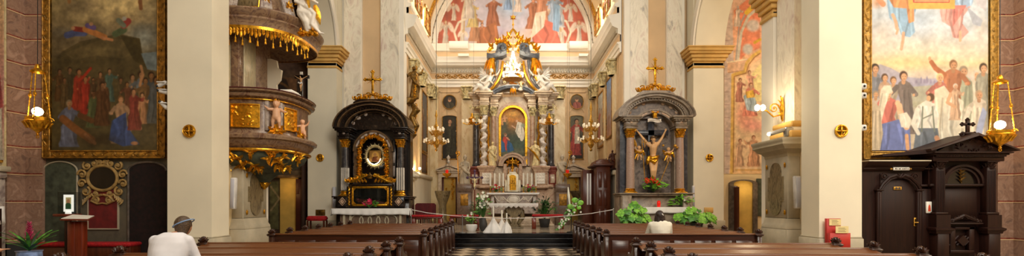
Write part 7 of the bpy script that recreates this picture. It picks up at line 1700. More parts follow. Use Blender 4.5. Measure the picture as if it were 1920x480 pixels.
m = MB(); m.tube([B+V(-.05, 0, 1.0), B+V(-.1, 0, 1.45), B+V(-.12, 0, 1.75)], [.03, .05, .02], 6); part('white_spike', m, 'petal_white', t)
# three candles in white draped holders on a white slab
for px, dy, zz, lab in ((925, 0, 1.0, 'tallest, nearest the flower vase'), (941, .3, .85, 'middle one'), (950, -.2, .74, 'shortest, nearest the altar foot')):
    Yq = 19.3+dy; c_ = X(px, Yq); t = thing('draped_candle', 'candle in a white cloth cone on the platform edge, '+lab, 'candle', (c_, Yq, .45), 'draped candles')
    m = MB(); robe(m, (c_, Yq, .45), [(0, .2+.16*(zz > .9), .22), (.04, .19+.15*(zz > .9), .21), (zz*.3, .15+.03*(zz > .9), .13), (zz*.52, .05, .05), (zz*.56, .045, .045), (zz*.58, .06, .06)], 7, .12, int(px)); part('cloth_cone', m, 'white_cloth', t)
    m = MB(); m.lathe([(.03, zz*.5), (.03, zz+.0), (.01, zz+.01)], (c_, Yq, .45), 10); part('candle', m, 'wax', t)
# processional crucifix on a pole
Yq = 20.6; xq = X(890, Yq); t = thing('processional_crucifix', 'dark purple processional cross with pale figure on a tall wooden pole', 'crucifix', (xq, Yq, .45))
m = MB(); m.tube([(xq, Yq, .45), (xq, Yq, Z(336, Yq))], .022, 8); m.lathe([(.2, 0), (.2, .03), (.04, .08)], (xq, Yq, .45), 16); part('pole', m, 'wood_lectern', t)
m = MB(); zc_ = Z(333, Yq); m.box(xq-.035, Yq, zc_-.45, xq+.035, Yq+.03, zc_+.25, .01); m.box(xq-.3, Yq, zc_-.03, xq+.3, Yq+.03, zc_+.04, .01)
for a, b_ in ((0, .28), (-.3, 0), (.3, 0), (0, -.45)): m.ell((xq+a, Yq+.01, zc_+b_), .06, .025, .06, 10, 6)
part('cross', m, 'purple_wood', t)
m = MB(); corpus(m, xq, Yq-.0, zc_-.02, .5, .24); part('corpus', m, 'statue_ivory', t, mods=remesh(.01, 1))
# red-cushioned benches and chairs
def bench(label, x0, x1, y0, d, zt, legs=True):
    t = thing('cushioned_bench', label, 'bench', ((x0+x1)/2, y0+d/2, .45), 'red-cushioned benches'); m = MB(); m.box(x0, y0, zt-.09, x1, y0+d, zt, .035); part('cushion', m, 'red_cloth', t)
    m = MB(); m.box(x0+.03, y0+.03, zt-.14, x1-.03, y0+d-.03, zt-.09, .005); part('seat_board', m, 'wood_red', t)
    n_ = max(2, int((x1-x0)/.7)+1)
    for i in range(n_):
        a = x0+.08+(x1-x0-.16)*i/(n_-1)
        m = MB(); m.box(a-.09, y0+.05, .45, a+.09, y0+d-.05, zt-.14, .01); part('leg', m, 'wood_lectern', t)
bench('red-cushioned bench on the pulpit side of the platform', X(842, 21), X(897, 21), 21.0, .4, Z(403, 21)); bench('red-cushioned bench beyond the altar foot, in front of the dark plant', X(998, 21.6), X(1057, 21.6), 21.6, .4, Z(402, 21.6))
bench('red-cushioned bench in front of the high-backed chairs', X(771, 21), X(829, 21), 20.9, .4, Z(403, 21)); 
t = thing('kneeling_stool', 'red velvet stool at the base of the pier beside the reliquary altar', 'stool', (X(592, 20.3), 20.3, .45)); x0, x1 = X(575, 20.2), X(611, 20.2); zt = Z(405, 20.2)
m = MB(); m.box(x0, 20.1, zt-.2, x1, 20.5, zt, .07); part('cushion', m, 'red_cloth', t)
for a in (x0+.06, x1-.06):
    for b_ in (20.14, 20.46): m = MB(); m.box(a-.03, b_-.03, .45, a+.03, b_+.03, zt-.18); part('leg', m, 'wood_red', t)
for i, px in enumerate((784, 793, 801, 809)):
    Yq = 22.0+.45*i; c_ = X(px, Yq); t = thing('high_backed_chair', 'dark red upholstered chair by the chancel wall, %s counted from the reliquary altar' % ords[i], 'chair', (c_, Yq, .45), 'red chairs by the chancel wall')
    zt = Z(381, Yq); m = MB(); m.prism([(c_-.18, .9), (c_+.18, .9), (c_+.18, zt-.08), (c_+.1, zt), (c_-.1, zt), (c_-.18, zt-.08)], Yq+.2, Yq+.26); part('backrest', m, 'red_dark', t)
    m = MB(); m.box(c_-.19, Yq-.2, .86, c_+.19, Yq+.2, .93, .02); part('seat', m, 'red_dark', t)
    for a in (-.16, .16):
        for b_ in (-.16, .22): m = MB(); m.box(c_+a-.02, Yq+b_-.02, .45, c_+a+.02, Yq+b_+.02, .87); part('leg', m, 'wood_red', t)
# wooden cabinet (choir stall) and its stone neighbours on the right chancel wall
Yq = 22.9; t = thing('sacristy_cabinet', 'tall red-brown panelled wooden cabinet with curved top beside the crucifix altar', 'cabinet', (X(1133, Yq), Yq, .45))
x0, x1 = X(1118, Yq), X(1150, Yq)-.13; zt = Z(312, Yq)
m = MB(); m.box(x0, Yq, .45, x1, Yq+1.6, zt, .02); m.box(x0-.5, Yq+.9, .45, x0, Yq+1.6, zt-.1, .02); part('body', m, 'wood_red', t)
m = MB(); m.loft([[(x0-.15+e, Yq-.12+e, zz), (x1+.1-e, Yq-.12+e, zz), (x1+.1-e, Yq+1.7, zz), (x0-.15+e, Yq+1.7, zz)] for e, zz in ((.08, zt), (0, zt+.05), (0, zt+.1), (.12, zt+.16), (.2, zt+.3), (.35, zt+.37))]); part('moulded_top', m, 'wood_red', t)
for j in range(3):
    for i in range(2):
        a = x0+.1+i*(x1-x0-.15)/2; m = MB(); m.box(a, Yq-.03, .6+j*.85, a+(x1-x0-.35)/2, Yq+.01, 1.33+j*.85, .025); part('door_panel', m, 'wood_red', t)
m = MB(); m.box(x0-.3, Yq+.86, 1.5, x0-.22, Yq+.9, 3.0, .01); m.box(x0-.17, Yq+.86, 1.5, x0-.09, Yq+.9, 3.0, .01); part('pale_organ_pipes', m, 'white_paint', t)
# statuettes and consoles on chancel walls
for xw, sg, yy, zz, lab in ((XR, -1, 24.6, 3.12, 'small dark statuette on the dado ledge, farther one'), (XR, -1, 23.9, 3.12, 'small dark statuette on the dado ledge, middle one'), (XR, -1, 22.9+.2, 3.12, 'dark wooden statuette of a friar with raised cross on the dado ledge')):
    a = thing('statuette', lab, 'statue', (xw+sg*.12, yy, zz)); m = MB(); statue(m, (xw+sg*.2, yy, zz+.08), .6 if yy > 23.5 else .85, (sg*.5, -1, 0), ('chest', 'up'), int(yy*7)); part('figure', m, 'wood_red', a, mods=remesh(.012, 1)); m = MB(); m.box(xw+sg*.02, yy-.15, zz+.003, xw+sg*.34, yy+.15, zz+.08, .01); part('base', m, 'wood_dark', a)
for zz, h_, lab in ((6.4, 1.5, 'tall gilded brown carved saint group high on the chancel wall behind the reliquary altar'), (4.75, 1.4, 'gilded brown carved scroll console below the saint group')):
    a = thing('wall_carving', lab, 'carving', (XL+.15, 22.75, zz)); m = MB()
    if zz > 6: statue(m, (XL+.28, 22.9, zz), h_, (.6, -1, 0), ('out', 'up'), 5)
    m.loft([[(XL+d*math.cos(q), 22.9+.3*math.sin(q), z_) for q in [2*PI*i/12 for i in range(12)]] for d, z_ in ((.05, zz-.3), (.25, zz-.2), (.4, zz-.05), (.42, zz), (.3, zz+.02))])
    if zz < 6: m.tube([(XL+.2, 22.9, zz), (XL+.35, 22.85, zz+.4), (XL+.2, 22.8, zz+.8), (XL+.4, 22.85, zz+1.1), (XL+.2, 22.9, zz+1.4)], [.15, .2, .14, .2, .1], 8)
    part('figure', m, 'bronze', a, mods=remesh(.03, 1)); m = MB()
    for k in range(9): m.scroll((XL+.35, 22.7+.03*k, zz+.1+h_*k/9), (.8, -.5, 0), (0, 0, 1), .1, 1.3, .025, 10, 1 if k % 2 else -1, k, k=5)
    part('gilt_scrolls', m, 'gold', a)
m = MB(); m.box(XL, 22.2, Z(332, 22.4), XL+.45, 23.4, Z(326, 22.4), .03); m.box(XL, 22.3, Z(337, 22.4), XL+.35, 23.3, Z(332, 22.4), .03); m.box(XL, 22.4, .45, XL+.25, 23.2, Z(337, 22.4), .02); single('wall_console', 'cream stone console with ledge behind the reliquary altar column', 'console', m, 'plaster_cream')
a = thing('wall_lamp', 'small bright star-like lamp glowing on the chancel wall', 'lamp', (X(787, 24.6), 24.6, Z(320, 24.6))); m = MB(); p = V(X(787, 24.6), 24.6, Z(316, 24.6)); m.ell(p, .06); part('bulb', m, 'bulb', a); m = MB(); m.tube([p, p+V(-.2, .1, -.15), V(XL+.02, 24.7, p.z-.15)], .015, 6); m.ell((XL+.03, 24.7, p.z-.15), .03, .08, .08); part('arm', m, 'gold_soft', a)
point('wall_lamp_light', p-V(0, .15, 0), 25, .06, (1, .7, .4))
# ------------------------------------------------------------------ chandeliers and hanging lamps
def chandelier(label, px, Yq, py0, py1, pw, tiers=2, top=14.5, lit=False):
    c_ = X(px, Yq); z0, z1 = Z(py1, Yq), Z(py0, Yq); R = pw*Yq/F/2; H = z1-z0; t = thing('brass_chandelier', label, 'chandelier', (c_, Yq, z0))
    m = MB(); m.lathe([(.01, 0), (.05, .03), (.07, .08), (.03, .14), (.1, .22*1), (.16, .34), (.12, .46), (.05, .55), (.07, .7), (.13, .82), (.08, .95), (.04, 1.05), (.06, H*.55), (.12, H*.6), (.05, H*.66), (.03, H*.8), (.07, H*.86), (.03, H*.94), (.01, H)], (c_, Yq, z0), 18); part('stem', m, 'gold_soft', t)
    n_ = 8
    for i in range(n_*tiers):
        k = i // n_; a = 2*PI*i/n_+k*.39; rr = R*(1-.4*k); zz = z0+H*(.22+.22*k); d = V(math.cos(a), math.sin(a), 0); o = V(c_, Yq, 0)
        m = MB(); m.tube([o+d*.06+V(0, 0, zz+.15), o+d*rr*.35+V(0, 0, zz-.05), o+d*rr*.7+V(0, 0, zz-.1), o+d*rr*.95+V(0, 0, zz+.02), o+d*rr+V(0, 0, zz+.12)], [.025, .022, .02, .018, .016], 6); m.scroll(o+d*rr*.5+V(0, 0, zz+.05), d, (0, 0, 1), .11, 1.3, .016, 12, -1, 0, k=5); m.leaf(o+d*rr*.6+V(0, 0, zz-.08), d+V(0, 0, .6), (0, 0, 1), .16, .035, .01); arm = part('arm', m, 'gold_soft', t)
        m = MB(); m.lathe([(.02, 0), (.05, .03), (.055, .06), (.03, .07)], tuple(o+d*rr+V(0, 0, zz+.1)), 10); m.ell(o+d*(rr+.02)+V(0, 0, zz+(.04 if k == 0 else .22)), .05, .05, .07, 8, 6); part('glass_shade', m, 'bulb_soft' if lit else 'frosted', arm)
    m = MB(); m.tube([(c_, Yq, z1), (c_, Yq, top)], .012, 5); part('chain', m, 'black_iron', t)
    return t
plain('frosted', '#efe6d2', .3, emit='#ffe0b0', es=.35)
chandelier('large brass chandelier hanging before the dark saint panel', 818, 24.0, 206, 284, 44); chandelier('large brass chandelier hanging before the red saint panel', 1108, 24.0, 190, 284, 46)
def candelabrum(label, px, Yq, py, w):
    c_ = X(px, Yq); z0 = Z(py+8, Yq); t = thing('wall_candelabrum', label, 'candelabrum', (c_, Yq, z0)); m = MB(); m.lathe([(.02, 0), (.12, .04), (.18, .12), (.1, .2), (.2, .3), (.08, .4), (.04, .6)], (c_, Yq, z0), 14); m.tube([(c_, Yq, z0+.1), (c_, Yq+.4, z0+.2), (c_, Yq+.9, z0+.2)], .03, 6); part('body', m, 'gold', t)
    for i in range(9):
        a = 2*PI*i/9; d = V(math.cos(a), math.sin(a)*.6, 0); m = MB(); e = V(c_, Yq, z0+.1)+d*w; m.tube([V(c_, Yq, z0+.15), V(c_, Yq, z0+.0)+d*w*.5, e], .014, 5); ar = part('arm', m, 'gold', t); m = MB(); m.lathe([(.02, 0), (.05, .05), (.06, .14), (.03, .16)], tuple(e), 8); part('glass_bell', m, 'frosted', ar)
candelabrum('brass candelabrum with glass bells on the high altar, pulpit side', 885, 25.5, 226, .5); candelabrum('brass candelabrum with glass bells on the high altar, cabinet side', 1030, 25.5, 226, .5)
# crystal chandelier in front of the gable
Yq = 24.4; c_ = X(962, Yq); t = thing('crystal_chandelier', 'brightly lit crystal chandelier in front of the altar gable', 'chandelier', (c_, Yq, Z(150, Yq)))
m = MB(); m.tube([(c_, Yq, Z(84, Yq)), (c_, Yq, 15)], .012, 5); part('chain', m, 'gold_soft', t)
m = MB(); rn = random.Random(5)
for i in range(60):
    u = i/59; zz = Z(90+52*u, Yq); rr = .04+.42*u**1.8; a = i*2.4; m.ell((c_+rr*math.cos(a), Yq+rr*math.sin(a)*.8, zz), .035, .035, .06, 6, 4)
part('crystal_drops', m, 'crystal', t)
m = MB(); m.lathe([(.04, 0), (.5, .03), (.5, .05), (.03, .3), (.03, 1.6)], (c_, Yq, Z(150, Yq)), 20); part('brass_frame', m, 'gold_soft', t)
for i in range(12):
    a = 2*PI*i/12; m = MB(); rr = .55 if i % 2 else .3; zz = Z(140 if i % 2 else 122, Yq); m.ell((c_+rr*math.cos(a), Yq+rr*math.sin(a)*.8, zz), .038, .038, .065, 10, 8); part('bulb', m, 'glow_white', t)
m = MB(); m.ell((c_, Yq-.05, Z(104, Yq)), .05, .05, .2, 8, 8); part('bulb', m, 'glow_white', t)
def oil_lamp(nm, label, px, Yq, pyt, pyb, pw, top=14.3, big=True):
    c_ = X(px, Yq); z0, z1 = Z(pyb, Yq), Z(pyt, Yq); R = pw*Yq/F/2; H = z1-z0; t = thing(nm, label, 'hanging lamp', (c_, Yq, z0))
    m = MB(); m.lathe([(.02, 0), (.035, .02), (.02, .05), (.05, .09), (R*.55, .15), (R*.8, .22), (R, .3), (R*1.03, .33), (R*.9, .35), (R*.92, .42), (R*.7, .42), (R*.5, .3)], (c_, Yq, z0), 28)
    for i in range(14): a = 2*PI*i/14; m.leaf((c_+R*.7*math.cos(a), Yq+R*.7*math.sin(a), z0+.16), (math.cos(a)*.5, math.sin(a)*.5, 1), (math.cos(a), math.sin(a), 0), .16, .035, .015, .1)
    m.tube([(c_+.03*math.cos(a), Yq, z0-.03+.03*math.sin(a)) for a in [2*PI*i/12 for i in range(13)]], .01, 5)
    part('bowl', m, 'gold', t)
    m = MB(); m.lathe([(.02, -.0), (.1, .0), (R*.55, -.04), (R*.58, -.01), (.06, .06), (.05, .12), (.02, .16)], (c_, Yq, z1), 18); part('top_cap', m, 'gold', t)
    for i in range(3):
        a = -PI/2+.5+2*PI*i/3; p0 = V(c_+R*.5*math.cos(a), Yq+R*.5*math.sin(a), z1-.02); p1 = V(c_+R*.95*math.cos(a), Yq+R*.95*math.sin(a), z0+.4); m = MB(); pts = [p0.lerp(p1, k/30) for k in range(31)]; m.tube(pts, [.017 if k % 2 else .008 for k in range(31)], 5); m.ell(p0.lerp(p1, .5), .035, .035, .06, 8, 6); m.scroll(p1+V(0, 0, -.02), (math.cos(a), math.sin(a), 0), (0, 0, 1), .06, 1.3, .014, 10, 1, k=5); part('chain', m, 'gold', t)
    m = MB(); m.lathe([(.03, 0), (.05, .02), (.025, .06), (.025, .1)], (c_, Yq, z0+.4), 10); part('burner', m, 'gold', t)
    m = MB(); m.ell((c_, Yq, z0+.4+.13+.03), .105 if big else .05, None, .1 if big else .06, 14, 10); part('bulb', m, 'bulb' if big else 'red_glass', t)
    m = MB(); m.tube([(c_, Yq, z1+.1), (c_+.01, Yq, (z1+top)/2), (c_, Yq, top)], .008, 5); part('cord', m, 'black_iron', t)
    return V(c_, Yq, z0+.55)
p = oil_lamp('sanctuary_lamp', 'gilded hanging lamp with lit globe in front of the dark crowd painting', 70.5, 11.6, 133, 254, 40); point('sanctuary_lamp_light', p+V(0, -.2, 0), 28, .08, (1, .62, .25))
p = oil_lamp('sanctuary_lamp', 'gilded hanging lamp with lit globe beside the carved confessional', 1875, 11.6, 153, 279, 42); point('sanctuary_lamp_light', p+V(0, -.2, 0), 60, .08, (1, .68, .3))
for px, lab in ((838, 'small brass hanging lamp with red glass before the pulpit-side marble doorway'), (1064, 'small brass hanging lamp with red glass before the marble doorway by the cabinet')):
    Yq = 25.2; c_ = X(px, Yq); z0 = Z(334, Yq); t = thing('hanging_oil_lamp', lab, 'hanging lamp', (c_, Yq, z0)); m = MB(); m.lathe([(.02, 0), (.06, .05), (.2, .14), (.24, .22), (.2, .24), (.1, .26)], (c_, Yq, z0), 20); part('bowl', m, 'gold', t)
    m = MB(); m.lathe([(.05, .24), (.08, .3), (.07, .42), (.05, .42)], (c_, Yq, z0), 12); part('red_glass_cup', m, 'red_glass', t)
    m = MB()
    for i in range(3): a = 2*PI*i/3+.4; m.tube([(c_+.22*math.cos(a), Yq+.22*math.sin(a), z0+.23), (c_, Yq, z0+1.0)], .007, 4)
    m.tube([(c_, Yq, z0+1.0), (c_, Yq, 14.5)], .005, 4); part('chain', m, 'black_iron', t)
for px, Yq, lab in ((888, 24.8, 'thin lamp cord hanging in front of the altar gable, nearer the pulpit'), (1067.5, 24.8, 'thin lamp cord hanging above the doorway by the cabinet'), (1104, 24.8, 'thin pale cord hanging by the chancel corner')):
    m = MB(); m.tube([(X(px, Yq), Yq, 15), (X(px, Yq)+.01, Yq, Z(235, Yq))], .006, 4); single('hanging_wire', lab, 'cord', m, 'frame_grey')
# rope barrier
t = thing('rope_barrier', 'white rope sagging across the front of the chancel platform', 'rope', (0, 18.9, .45)); Yq = 19.0
def rz(px, py): return (X(px, Yq), Yq, Z(py, Yq))
m = MB(); m.tube([rz(771, 393), rz(800, 399), rz(845, 404), rz(900, 408), rz(940, 409.5), rz(985, 409), rz(1030, 407), rz(1070, 404.5), rz(1110, 400), rz(1150, 393)], .014, 6); part('rope', m, 'rope_white', t)
for px in (771, 867, 1150): m = MB(); py = {771: 393, 867: 405.5, 1150: 393}[px]; c_ = X(px, Yq); m.tube([(c_, Yq, .45), (c_, Yq, Z(py-1, Yq))], .016, 8); m.lathe([(.14, 0), (.14, .02), (.03, .04)], (c_, Yq, .45), 16); m.ell((c_, Yq, Z(py-1, Yq)), .03); part('post', m, 'steel', t)
# ------------------------------------------------------------------ fittings on piers
def disc(label, px, py, Yq, r):
    c = V(X(px, Yq), Yq-.0, Z(py, Yq)); t = thing('consecration_cross', label, 'wall cross', tuple(c), 'gilt wall crosses'); r = r*Yq/F; m = MB()
    m.tube([c+V(r*.85*math.cos(a), -.03, r*.85*math.sin(a)) for a in [2*PI*i/28 for i in range(29)]], r*.14, 8); m.tube([c+V(r*.6*math.cos(a), -.02, r*.6*math.sin(a)) for a in [2*PI*i/28 for i in range(29)]], r*.05, 6); part('gilt_ring', m, 'gold', t)
    m = MB(); m.lathe([(r*.9, 0), (r*.9, .015)], (0, 0, 0), 28); m.xf(Matrix.Translation(c) @ Matrix.Rotation(PI/2, 4, 'X')); part('mount_plate', m, 'bronze', t)
    m = MB()
    for a, b_ in ((1, .12), (.12, .8)): m.box(c.x-r*.8*a*.9 if a == 1 else c.x-r*.1, c.y-.05, c.z-r*.1 if a == 1 else c.z-r*.8, c.x+r*.8*a*.9 if a == 1 else c.x+r*.1, c.y-.02, c.z+r*.1 if a == 1 else c.z+r*.8, .005)
    for k in range(4): a = PI/2*k; m.ell(c+V(r*.72*math.cos(a), -.04, r*.72*math.sin(a)), r*.17, .02, r*.17, 8, 6)
    m.ell(c+V(0, -.05, 0), r*.16); part('cross', m, 'gold', t)
disc('round gilt cross on the front of the pier next to the dark painting', 356, 246, 12.2, 12.5); disc('round gilt cross on the pier between pulpit and reliquary altar', 600.5, 296, 21.1, 7.5); disc('round gilt cross on the pier beyond the crucifix altar', 1330, 296, 21.1, 7.5); disc('round gilt cross on the pier next to the confessional', 1576, 246, 12.2, 12.5)
def speaker(label, px0, px1, py0, py1, Yq, tilt=0, mount=(0, .25)):
    x0, x1, z0, z1 = X(px0, Yq), X(px1, Yq), Z(py1, Yq), Z(py0, Yq); t = thing('column_speaker', label, 'loudspeaker', ((x0+x1)/2, Yq, z0), 'white column speakers')
    w = (x1-x0); m = MB(); m.box(x0, Yq-.02, z0, x1, Yq+.12, z1, .02); sh = lambda p: (p[0]+tilt*(p[2]-z0), p[1], p[2]); m.v = [sh(p) for p in m.v]; part('housing', m, 'camera_white', t)
    m = MB(); m.box(x0+w*.15, Yq-.03, z0+.04, x1-w*.15, Yq-.018, z1-.04, .005); m.v = [sh(p) for p in m.v]; part('grille', m, 'speaker_grille', t)
    m = MB()
    for f in (.15, .85): zz = z0+(z1-z0)*f; a = (x0+x1)/2+tilt*(zz-z0); m.tube([(a, Yq+.1, zz), (a+mount[0], Yq+mount[1], zz)], .015, 6)
    part('bracket', m, 'camera_white', t)
plain('speaker_grille', '#c4c4cc', .5, var=.02)
speaker('white column speaker on the pulpit pier, beside the pedestal', 430, 440, 333, 392, 13.6, .03, (-.15, .35)); speaker('white column speaker beside the console pedestal', 1492, 1504, 330, 391, 13.6, -.03, (.15, .35)); speaker('slim white column speaker on the pier beside the reliquary altar', 623, 629, 350, 390, 20.95, 0, (0, .15)); speaker('slim white column speaker on the pier behind the leafy plant', 1298, 1303, 348, 391, 20.95, 0, (0, .15))
# security cameras by the dark painting
for i, (px, py, dx_, lab) in enumerate(((303, 158, -1, 'white security camera on the pier edge, topmost of three'), (306, 172, 1, 'white security camera on the pier edge, middle of three'), (307, 197, -1, 'white security camera on the pier edge, lowest of three'))):
    Yq = 12.3; p = V(X(px, Yq), Yq, Z(py, Yq)); t = thing('security_camera', lab, 'camera', tuple(p), 'security cameras'); m = MB(); d = V(.8, .2, .5 if i == 0 else (-.2 if i == 1 else -.9)).normalized(); m.cap(p-d*.07, .05, p+d*.09, .05, 12); m.box(p.x-.09, p.y-.07, p.z+.03, p.x+.1, p.y+.05, p.z+.06, .01); part('housing', m, 'camera_white', t)
    m = MB(); m.ell(p-d*.1-V(0, .03, 0), .036); part('lens', m, 'lens', t); m = MB(); m.tube([p+d*.05, p+V(.12, .05, 0), V(-8.44, 12.5, p.z)], .018, 6); part('bracket', m, 'camera_white', t)
for px, py, lab in ((1614, 163, 'topmost of three'), (1614, 180, 'middle of three'), (1614, 240, 'lowest of three')):
    Yq = 12.3; p = V(X(px, Yq), Yq, Z(py, Yq)); t = thing('security_camera', 'white box camera on the pier edge by the pale fresco, '+lab, 'camera', tuple(p), 'security cameras'); m = MB(); m.box(p.x-.06, p.y-.1, p.z-.07, p.x+.09, p.y+.08, p.z+.07, .02); part('housing', m, 'camera_white', t); m = MB(); m.ell((p.x+.02, p.y-.1, p.z), .03); part('lens', m, 'lens', t); m = MB(); m.tube([p+V(-.02, .05, 0), p+V(-.06, .2, 0)], .02, 6); part('bracket', m, 'camera_white', t)
# sconce, floodlight on the console pier
Yq = 14.4; xw = 7.95; t = thing('wall_sconce', 'gilded scroll wall sconce with glowing bulbs on the marble pilaster', 'lamp', (xw-.1, Yq, Z(228, Yq))); c0 = V(xw-.03, Yq, Z(205, Yq))
m = MB(); m.tube([c0+V(-.02, 0, .35), c0+V(-.05, 0, .0), c0+V(-.03, 0, -.35)], [.02, .07, .02], 8)
for k in range(7): m.leaf(c0+V(-.05, 0, -.3+.09*k), (-.3, (.5 if k % 2 else -.5), 1), (-1, 0, 0), .16, .04, .02, .1)
m.tube([c0+V(-.05, 0, -.15), c0+V(-.3, -.02, -.22), c0+V(-.5, -.03, -.05), c0+V(-.7, -.04, .0)], [.025, .022, .02, .018], 6); m.scroll(c0+V(-.28, -.02, .02), (1, 0, 0), (0, 0, 1), .16, 1.5, .022, 16, 1, k=6); m.lathe([(.02, 0), (.07, .04), (.03, .06)], tuple(c0+V(-.7, -.04, 0)), 10); part('gilt_bracket', m, 'gold', t)
for q in (-.78, -.62): m = MB(); m.ell(c0+V(q, -.04, .04), .075, .075, .09); part('bulb', m, 'bulb', t)
point('sconce_light', c0+V(-.75, -.3, .05), 45, .08, (1, .82, .55))
p = V(X(1462, 14.0), 13.95, 3.46); t = thing('floodlight', 'silver tubular floodlight lying on the console cornice', 'lamp', tuple(p)); m = MB(); m.cap(p+V(-.28, 0, .08), .06, p+V(.12, 0, .2), .06, 14); m.box(p.x+.1, p.y-.08, p.z, p.x+.34, p.y+.08, p.z+.26, .03); part('housing', m, 'steel', t)
m = MB(); m.ell(p+V(-.33, 0, .07), .05); part('lens', m, 'glow_white', t); m = MB(); m.tube([p+V(.3, 0, .08), p+V(.5, 0, .02), p+V(.7, -.02, .03)], .012, 5); m.box(p.x+.6, p.y-.05, p.z, p.x+.72, p.y+.05, p.z+.1, .01); part('cable_box', m, 'white_paint', t)
# plates on piers
for px0, px1, py0, py1, Yq, mt, lab in ((592, 610, 393, 404, 21.1, 'bronze', 'small brown plate low on the pier above the red stool'), (1320, 1337, 389, 399, 21.1, 'ochre', 'small framed plate low on the pier behind the leafy plant')):
    m = MB(); m.box(X(px0, Yq), Yq-.03, Z(py1, Yq), X(px1, Yq), Yq, Z(py0, Yq), .01); t = single('wall_plate', lab, 'plate', m, mt)
# ------------------------------------------------------------------ lectern side of the transept
YT2 = YT
m = MB(); x0, x1 = X(83, YT), X(147, YT); zt = Z(303, YT); r = (x1-x0)/2; m.prism([(x0, .5), (x1, .5), (x1, zt-r*.55)]+arc((x0+x1)/2, zt-r*.55, r, 0, 180, 20, r*.55)[1:-1]+[(x0, zt-r*.55)], YT-.03, YT); t = single('wall_niche', 'flat dark green arched recess in the wall behind the lectern', 'niche', m, 'green_stone')
m = MB(); pts = [(x0, YT-.04, .5), (x0, YT-.04, zt-r*.55)]+[(a, YT-.04, b_) for a, b_ in reversed(arc((x0+x1)/2, zt-r*.55, r, 0, 180, 20, r*.55))]+[(x1, YT-.04, .5)]; m.tube(pts, .02, 5); part('niche_edge', m, 'stone_grey', t)
m = MB(); x0, x1 = X(243, YT), X(314, YT); zt = Z(304, YT); r = (x1-x0)/2; m.prism([(x0, 0), (x1, 0), (x1, zt-r*.45)]+arc((x0+x1)/2, zt-r*.45, r, 0, 180, 20, r*.45)[1:-1]+[(x0, zt-r*.45)], YT-.035, YT)
t = single('curtained_doorway', 'black-brown curtained arched doorway beside the near pier', 'doorway', m, 'dark_curtain'); m = MB(); m.tube([(x0, YT-.04, 0), (x0, YT-.04, zt-r*.45)]+[(a, YT-.04, b_) for a, b_ in reversed(arc((x0+x1)/2, zt-r*.45, r, 0, 180, 20, r*.45))], .03, 6); part('arch_edge', m, 'frame_grey', t)
cX = X(195, YT); zz = lambda py: Z(py, YT); t = thing('wall_cartouche', 'ochre scrollwork cartouche around a dark oval above a crimson panel', 'cartouche', (cX, YT, zz(428)))
m = MB(); m.box(X(168, YT), YT-.03, zz(428), X(222, YT), YT, zz(356)); part('crimson_panel', m, 'crimson_paint', t)
m = MB(); a0, a1, b0_, b1_ = X(168, YT), X(222, YT), zz(428), zz(356)
for a, b_, c__, d in ((a0-.03, b0_-.03, a0, b1_), (a1, b0_-.03, a1+.03, b1_), (a0, b0_-.03, a1, b0_)): m.box(a, YT-.04, b_, c__, YT, d)
part('panel_border', m, 'stone_grey', t)
m = MB(); oz = zz(334); m.lathe([(.37, 0), (.35, .03)], (0, 0, 0), 36, 1, .84); m.xf(Matrix.Translation((cX, YT-.02, oz)) @ Matrix.Rotation(PI/2, 4, 'X')); part('dark_oval', m, 'black_paint', t)
m = MB(); m.tube([(cX+.4*math.cos(a), YT-.05, oz+.335*math.sin(a)) for a in [2*PI*i/40 for i in range(41)]], .04, 8)
for sx in (-1, 1):
    for dx_, dz_, r_, fl, st in ((.22, .4, .1, 1, 2), (.42, .33, .12, -1, 1), (.55, .1, .13, 1, 0), (.56, -.15, .12, -1, 3), (.45, -.36, .13, 1, 2), (.2, -.42, .09, -1, 0), (.18, -.6, .1, 1, 1), (.07, .42, .07, 1, 0)): m.scroll((cX+sx*dx_, YT-.05, oz+dz_), (sx, 0, 0), (0, 0, 1), r_, 1.4, .032, 14, fl, st, k=6)
    for a in range(5): m.leaf((cX+sx*(.3+.06*a), YT-.04, oz-.42-.04*a), (sx*(.5-.2*a), 0, -1), (0, -1, 0), .15, .04, .02)
    m.tube([(cX+sx*.02, YT-.05, oz-.45), (cX+sx*.2, YT-.05, oz-.5), (cX+sx*.3, YT-.05, oz-.62), (cX+sx*.12, YT-.05, oz-.7), (cX, YT-.05, oz-.68)], [.03, .045, .04, .03, .02], 6)
part('gilt_scrollwork', m, 'cartouche_ochre', t); 
m = MB(); zb0 = Z(455, 12.9); m.box(X(66, 12.9), 12.85, zb0-.1, X(246, 12.9), 13.3, zb0, .03); t = thing('cushioned_bench', 'long red-cushioned bench along the wall behind the lectern', 'bench', (X(150, 12.9), 13.0, 0)); part('cushion', m, 'red_cloth', t)
m = MB(); m.box(X(68, 12.9), 12.9, 0, X(244, 12.9), 13.28, zb0-.1, .01); part('base', m, 'wood_red', t)
# lectern
Yq = 11.6; c_ = X(143, Yq); zt = Z(411, Yq); t = thing('lectern', 'plain reddish wooden lectern with white sheet on its sloped top', 'lectern', (c_, Yq, 0))
m = MB(); m.box(c_-.15, Yq-.02, 0, c_+.15, Yq+.14, zt-.05, .01); m.box(c_-.19, Yq-.03, .0, c_-.02, Yq+.02, zt-.06, .008); part('column', m, 'wood_lectern', t); m = MB(); m.box(c_-.28, Yq-.12, 0, c_+.28, Yq+.4, .06, .01); part('foot', m, 'wood_lectern', t)
m = MB(); m.loft([[(c_-.36, Yq+.3, zt+.06), (c_+.05, Yq+.34, zt+.03), (c_+.38, Yq-.1, zt-.03), (c_-.2, Yq-.2, zt-.02)], [(c_-.36, Yq+.3, zt+.09), (c_+.12, Yq+.4, zt+.06), (c_+.38, Yq-.1, zt), (c_-.2, Yq-.2, zt+.01)]]); part('sloped_top', m, 'wood_lectern', t)
